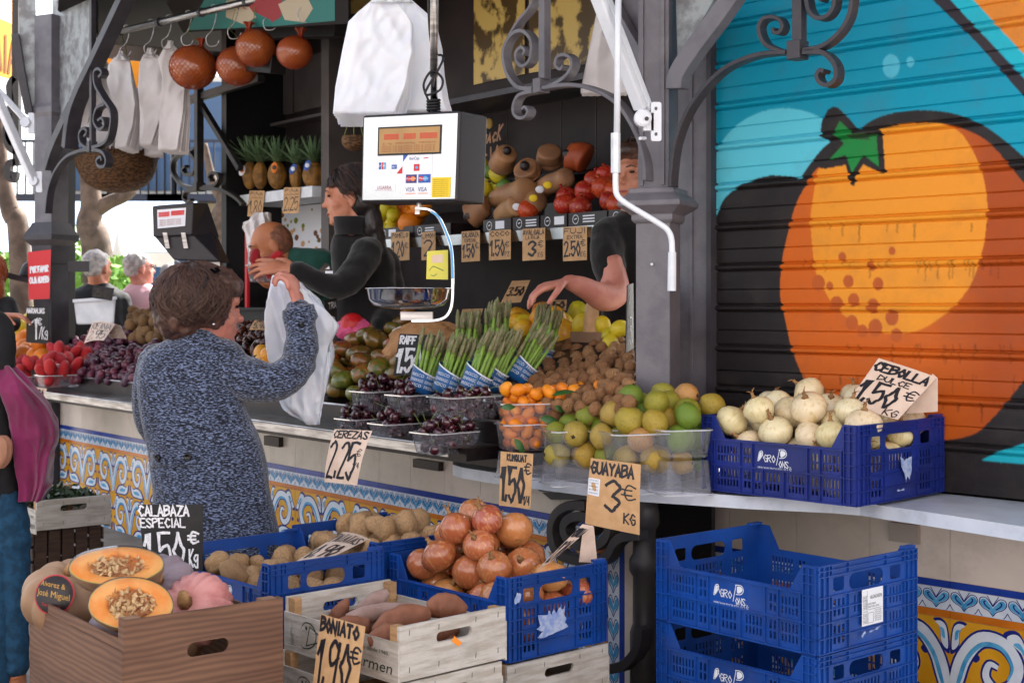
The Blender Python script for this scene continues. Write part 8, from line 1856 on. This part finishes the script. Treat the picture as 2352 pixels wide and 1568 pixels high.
# ---------------- hanging things ----------------
rodA, rodB = pt(200, 90, 9.05), pt(760, -40, 7.35)
t = thing('hanging_rod', 'steel rod with hooks along the front of the kiosk roof', 'rod', (rodA+rodB)/2); q = MB(); q.tube([rodA, rodB], .021, 14); q.build('rod', 'steel', t, smooth=True)
for k in range(5): q = MB(); p = rodA.lerp(rodB, .16+.18*k); d_ = (rodB-rodA).normalized(); q.tube([p-d_*.012, p+d_*.012], .027, 14); q.build('rod_clamp', 'iron_dark', t)
for p in (rodA.lerp(rodB, .05), rodA.lerp(rodB, .93)): q = MB(); q.tube([p, p+AZ*.3], .008, 8); q.build('hanger', 'iron_dark', t)
def rodpt(px):
    lo, hi_ = 0, 1
    for _ in range(30):
        m_ = (lo+hi_)/2; p = rodA.lerp(rodB, m_)
        if p.x/p.y*F+CX < px: lo = m_
        else: hi_ = m_
    return rodA.lerp(rodB, lo)
def hook(label, px, py, top=None, group='wire hooks on the rod'):
    a = top or rodpt(px); Y = a.y; e = pt(px, py, Y); q = MB(); L_ = (a.z-e.z); r = min(.04, L_*.22)
    P_ = [a+V((-.02, 0, -.02)), a+V((-.005, 0, .028)), a+V((.022, 0, .02)), a+V((.02, 0, -.04)), e+V((0, 0, L_*.45)), e+V((-r*.9, 0, r*1.2)), e+V((-r*.6, 0, .0)), e+V((r*.5, 0, -.0)), e+V((r, 0, r*.8))]
    q.tube(catmull(P_, 5), .0032, 6); tag(q.build('wire_hook', 'steel', smooth=True), label, 'hook', group)
for i, (px, py, lb) in enumerate(((288, 128, 'wire hook holding the first paper bag bundle'), (345, 125, 'wire hook holding the second paper bag bundle'), (385, 112, 'wire hook holding the third paper bag bundle'), (430, 103, 'wire hook of the leftmost netted ball'), (488, 105, 'wire hook between the left netted balls'), (538, 88, 'wire hook above the middle netted balls'), (620, 68, 'wire hook of the rightmost netted ball'), (700, 50, 'empty wire hook right of the netted balls'), (765, 36, 'empty wire hook nearest the white bags'))):
    hook(lb, px, py, None if px < 700 else pt(px, -45, 7.3))
for i, (px, py, r, Y, lb) in enumerate(((443, 155, 54, 8.35, 'leftmost large orange ball in a tight net'), (545, 152, 48, 8.15, 'orange netted ball partly behind its neighbour'), (587, 111, 46, 7.85, 'highest orange netted ball'), (676, 121, 41, 7.6, 'rightmost orange netted ball'))):
    c = pt(px, py, Y); R_ = r/F*Y; t = thing('netted_ball', lb, 'netted ball', c, 'orange netted balls on the rod')
    q = MB(); q.ell(c, (R_, R_*.95, R_*.93), 32, 20); q.build('ball', 'net_orange', t, smooth=True)
    q = MB()
    for s_ in (-1, 1):
        for k in range(26):
            a0 = 2*PI*k/26; P_ = []
            for j in range(15):
                la = -1.45+2.9*j/14; an = a0+s_*la*.9; P_.append(c+V((math.cos(la)*math.cos(an)*R_, math.cos(la)*math.sin(an)*R_*.95, math.sin(la)*R_*.93))*1.0*1.008)
            q.tube(P_, .0017, 3)
    q.build('net', 'net_red', t)
    q = MB(); tp_ = c+AZ*R_*.9; sx_ = (1 if i != 2 else -1); q.lathe([(.012, 0), (.02, .012), (.012, .02), (.02, .04), (.034, .055), (.005, .05)], 12, o=tp_+V((sx_*R_*.35, 0, -.012)), rib=lambda a, z: 1+.3*math.sin(a*5)); q.build('net_knot', 'net_red', t)
    q = MB(); hp = rodpt(px); q.tube([tp_+V((sx_*R_*.35, 0, .02)), V((tp_.x, hp.y, tp_.z+.06)), V((hp.x, hp.y, hp.z))], .002, 5); q.build('cord', 'stem_green', t)
def bagstack(label, secs, Y, n=7, dx=4, dy=0, m='bag_cream', group='hanging stacks of paper bags', seed=0, dl=5):
    y0, a0, b0 = secs[0]; t = thing('bag_bundle', label, 'bag bundle', pt((a0+b0)/2, y0, Y), group); P_ = []
    for (y, a, b), (y2, a2, b2) in zip(secs, secs[1:]):
        m_ = max(2, int((y2-y)/7)); P_ += [(y+(y2-y)*j/m_, a+(a2-a)*j/m_, b+(b2-b)*j/m_) for j in range(m_)]
    P_.append(secs[-1]); xm = sum(p[1]+p[2] for p in P_)/2/len(P_)
    for k in range(n):
        q = MB(); vs = []; N_ = 34; rr = random.Random(seed*31+k); rot = rr.uniform(-.012, .012)
        for i, p in enumerate(P_):
            u = i/(len(P_)-1); y, xl, xr = p; sh = dx*k*u+rot*(y-y0)
            for j in range(N_):
                v = j/(N_-1); x = xl+(xr-xl)*v+sh; s1 = V((x*.045+seed*7, y*.012, seed)); s2 = V((x*.11+y*.05, y*.03-x*.02, seed+k*.15))
                fold = .035*(.3-abs(noise.noise(V((x*.016+seed*7, y*.009, seed)))))*(1.15-u*.7)+.02*(.3-abs(noise.noise(V((x*.03+y*.02, y*.012-x*.012, seed+k*.1)))))*(1.2-u)
                vs.append(pt(x, y+dl*k*u*.35+2*noise.noise(V((x*.08, k, 0)))*u, Y+.013*k*(.25+u)-fold*1.2))
        m_ = len(P_); q.add(vs, [(i*N_+j, (i+1)*N_+j, (i+1)*N_+j+1, i*N_+j+1) for i in range(m_-1) for j in range(N_-1)]); o = q.build('bag', m, t, smooth=True); s_ = o.modifiers.new('s', 'SOLIDIFY'); s_.thickness = .0015
    w_ = (b0-a0)/2
    q = MB(); vs = []; c = pt((a0+b0)/2, y0-12, Y)
    for i in range(9):
        u = i/8
        for k in range(24):
            an = 2*PI*k/24; rx = (.018+w_/F*Y*.9*u*u)*(1+.25*noise.noise(V((math.cos(an)*2, math.sin(an)*2, u*3+seed)))); vs.append(pt((a0+b0)/2, y0-14+22*u, Y-.01)+V((math.cos(an)*rx, math.sin(an)*(.014+.02*u)*(1+.4*math.sin(an*6+seed)), 0)))
    q.add(vs, [(i*24+k, i*24+(k+1) % 24, (i+1)*24+(k+1) % 24, (i+1)*24+k) for i in range(8) for k in range(24)]+[tuple(range(24))[::-1], tuple(192+k for k in range(24))]); q.build('gathered_top', m, t, smooth=True)
bagstack('shaded bundle of brownish bags at the far left of the rod', [(150, 215, 260), (200, 190, 262), (260, 180, 264), (320, 182, 262), (345, 190, 258)], 9.3, 3, seed=9)
bagstack('left bundle of white bags fanning out above the wicker basket', [(132, 262, 296), (150, 248, 300), (190, 246, 304), (240, 262, 312), (290, 268, 306), (340, 266, 290)], 8.9, 8, 4, seed=1)
bagstack('middle bundle of white bags on the left rod', [(125, 330, 360), (145, 320, 375), (200, 316, 384), (260, 320, 370), (335, 318, 344)], 8.75, 8, 5, seed=2)
bagstack('right bundle of white bags under the leftmost netted ball', [(108, 378, 405), (135, 362, 412), (180, 372, 425), (250, 366, 420), (345, 360, 404)], 8.6, 7, 5, seed=3)
bagstack('wide low bundle of white bags behind the others', [(230, 300, 370), (300, 292, 375), (345, 288, 372), (357, 288, 374)], 9.15, 4, 1, seed=4)
bagstack('large bundle of white bags left of the scale tube', [(0, 855, 905), (28, 822, 930), (50, 800, 945), (120, 785, 946), (200, 770, 930), (262, 764, 905)], 5.2, 7, 3, dl=14, seed=5, m='plastic_white')
bagstack('bundle of white bags right of the scale tube', [(0, 905, 945), (35, 900, 985), (70, 905, 1002), (110, 915, 1010), (170, 925, 1012), (220, 930, 1018), (255, 925, 1026)], 5.35, 7, 2.6, seed=6, m='plastic_white')
bagstack('bundle of white bags behind the white awning crank', [(-20, 1385, 1420), (20, 1372, 1430), (80, 1360, 1436), (150, 1345, 1438), (205, 1334, 1436), (214, 1334, 1436)], 5.5, 5, 1, dl=5, seed=7, m='bag_cream')
sheetbag('carrier_bag', 'crumpled cream plastic bags hanging behind the balding man', [(488, 590, 612), (505, 578, 622), (520, 556, 618), (540, 566, 612), (570, 570, 600), (610, 572, 592)], 7.6, .05, 'bag_cream', 'carrier bag', 8, noise_=.03, fs=20)
# wicker basket
c = pt(268, 352, 9.3); rx = 94/F*9.3; rz = 90/F*9.3; t = thing('wicker_basket', 'large dark wicker basket hanging under the white bags', 'basket', c); q = MB(); seg = 72
pr = [(1.0, .0), (.99, -.15), (.96, -.35), (.88, -.58), (.74, -.78), (.5, -.93), (.2, -1.0), (.02, -1.0)]; pf = []
for (a, b), (a2, b2) in zip(pr, pr[1:]):
    for j in range(4): pf.append((a+(a2-a)*j/4, b+(b2-b)*j/4))
q.lathe([(a*rx, b*rz) for a, b in pf][::-1], seg, o=c, rib=lambda th, z: 1+.022*math.sin(th*36+(1 if int(abs(z)*260) % 2 else 0)*PI)+.03*noise.noise(V((math.cos(th)*2, math.sin(th)*2, z*9)))); q.build('bowl', 'wicker', t)
rr = random.Random(2); q = MB()
for k in range(110):
    a = 2*PI*k/110; p = c+V((math.cos(a)*rx, math.sin(a)*rx, -.0)); q.tube([p-AZ*.03, p+V((rr.uniform(-.012, .012), rr.uniform(-.01, .01), rr.uniform(.0, .03)))], .005, 4)
q.build('frayed_rim', 'wicker', t)
q = MB()
for s_ in (-1, 1): q.tube([c+V((s_*rx*.9, 0, 0)), V((c.x, c.y, zr-.01))], .003, 5)
q.build('cord', 'stem_green', t)
c = pt(812, 322, 6.9); t = thing('small_basket', 'small brown coconut shell basket hanging left of the scale', 'basket', c); q = MB(); q.ell(c, (.06, .06, .055), 20, 12); q.v = [tuple(V(v)*1.0 if V(v).z < c.z+.02 else V((v[0], v[1], c.z+.02))) for v in q.v]; q.build('bowl', 'wicker', t); q = MB()
for s_ in (-1, 0, 1): q.tube([c+V((s_*.05, 0, .01)), pt(815, 240, 6.9)], .002, 4)
q.build('cord', 'stem_green', t)
# white awning arm, crank and handle on the right
mat('crank_white', '#dfe4ee', .3, dirt=.2)
Yr = 4.75; t = thing('awning_arm', 'white folding awning arm bolted to the grey column', 'awning arm', pt(1480, 270, Yr))
q = MB(); a, b = pt(1340, -90, Yr-.25), pt(1472, 250, Yr); q.bar(a, b, .045, .03); bevel(q.build('arm', 'crank_white', t), .006, 2)
q = MB(); q.bar(a+V((.03, .03, .0)), b+V((.03, .03, 0)), .03, .03); bevel(q.build('lower_arm', 'crank_white', t), .006, 2)
q = MB(); Mx = Matrix.Rotation(PI/2, 3, 'X'); q.lathe([(.024, -.02), (.03, -.016), (.03, .016), (.024, .02)], 20, M=Mx, o=pt(1476, 272, Yr)); q.build('joint', 'crank_white', t, smooth=False)
q = MB(); q.lathe([(.007, -.027), (.007, .0)], 12, M=Matrix.Rotation(-PI/2, 3, 'X'), o=pt(1484, 275, Yr-.0)); q.build('pivot_bolt', 'iron_dark', t)
q = MB(); o_ = pt(1494, 326, Yr+.02); q.plate(roundrect(0, 0, 24/F*Yr, 90/F*Yr, .008), o_, (1, 0, 0), (0, 0, 1), .02, [roundrect(.012, .018, .022, .03, .004), roundrect(.012, .105, .022, .117, .004)]); bevel(q.build('wall_plate', 'crank_white', t), .003, 2)
q = MB(); q.box(pt(1478, 300, Yr), V((.035, 0, 0)), V((0, .03, 0)), AZ*.06); q.tube([pt(1470, 318, Yr-.01), pt(1482, 318, Yr+.02)], .006, 8); q.build('bracket_block', 'crank_white', t)
Yq = 4.55; t = thing('crank_rod', 'white awning crank with a bent handle hanging in front of the column', 'crank', pt(1414, 300, Yq))
q = MB(); q.tube([pt(1421, -60, Yq), pt(1417, 310, Yq)], .0105, 14); q.build('rod', 'crank_white', t, smooth=True)
q = MB(); q.tube([pt(1414, 306, Yq), pt(1414, 397, Yq)], .0155, 6); q.build('sleeve', 'white_enamel', t)
q = MB(); q.tube(catmull([pt(1414, 395, Yq), pt(1414, 425, Yq), pt(1417, 447, Yq), pt(1432, 463, Yq), pt(1465, 484, Yq), pt(1510, 511, Yq), pt(1532, 527, Yq), pt(1542, 548, Yq), pt(1544, 585, Yq)], 6), .0098, 14); q.build('bent_rod', 'crank_white', t, smooth=True)
q = MB(); q.tube([pt(1544, 579, Yq), pt(1543, 668, Yq)], [.0135, .0145], 10); q.build('grip', 'white_enamel', t)
# white awning arm on the far column
Yl = 8.9; t = thing('awning_arm', 'white folding awning arm bolted to the far left column', 'awning arm', pt(60, 300, Yl))
q = MB(); q.bar(pt(-40, 150, Yl-.3), pt(78, 416, Yl), .05, .05); bevel(q.build('arm', 'crank_white', t), .008, 2)
q = MB(); q.bar(pt(-20, 190, Yl-.1), pt(62, 280, Yl), .035, .035); bevel(q.build('strut', 'crank_white', t), .006, 2)
for x, y in ((78, 416), (60, 282)):
    q = MB(); q.lathe([(.03, -.03), (.036, 0), (.03, .03)], 16, M=Mx, o=pt(x, y, Yl)); q.build('joint', 'crank_white', t)
    q = MB(); q.plate(roundrect(0, 0, 14/F*Yl, 48/F*Yl, .01), pt(x+6, y+26, Yl+.01), (1, 0, 0), (0, 0, 1), .015); q.build('wall_plate', 'crank_white', t)
# dark scroll bracket beyond the far column, and the black device hung on it
t = thing('iron_bracket', 'dark ornate bracket hanging at the far left against the bright street', 'bracket', pt(30, 300, 9.8)); PLB = Plane((pt(30, HY, 9.8).x, 9.8), math.radians(75))
for s_ in ([(38, -30), (38, 200), (40, 380)], [(36, 180), (24, 200), (28, 240), (20, 270), (16, 310), (24, 340), (40, 350)], [(30, 290), (22, 310), (30, 330), (36, 315)], [(38, 372), (22, 378), (20, 405), (32, 412), (36, 395)]):
    q = MB(); P_ = [pt(p.x, p.y, 9.8) for p in catmull(s_, 5)]; q.strip(P_, .06, .045, (0, 1, 0)); q.build('scroll', 'iron_far', t)
t = thing('black_device', 'black lamp housing on a flat base left of the red notice', 'lamp', pt(45, 630, 9.6)); q = MB(); q.hexa([pt(40, 640, 9.5), pt(74, 645, 9.5), pt(74, 645, 9.7), pt(40, 640, 9.7), pt(52, 605, 9.5), pt(72, 598, 9.5), pt(72, 598, 9.7), pt(52, 605, 9.7)]); bevel(q.build('housing', 'scale_black', t), .03, 3); q = MB(); q.hexa([pt(10, 638, 9.4), pt(66, 650, 9.4), pt(66, 650, 9.8), pt(10, 638, 9.8), pt(14, 624, 9.4), pt(64, 638, 9.4), pt(64, 638, 9.8), pt(14, 624, 9.8)]); q.build('base_plate', 'scale_black', t)  # black device like a scale head on a slab; gives no light
q = MB(); q.bar(pt(158, 612, 9.2), pt(208, 612, 9.2), .05, .07); tag(q.build('small_bracket', 'scale_black'), 'short black arm sticking out of the dark corner post', 'bracket')
bpy.context.view_layer.update()
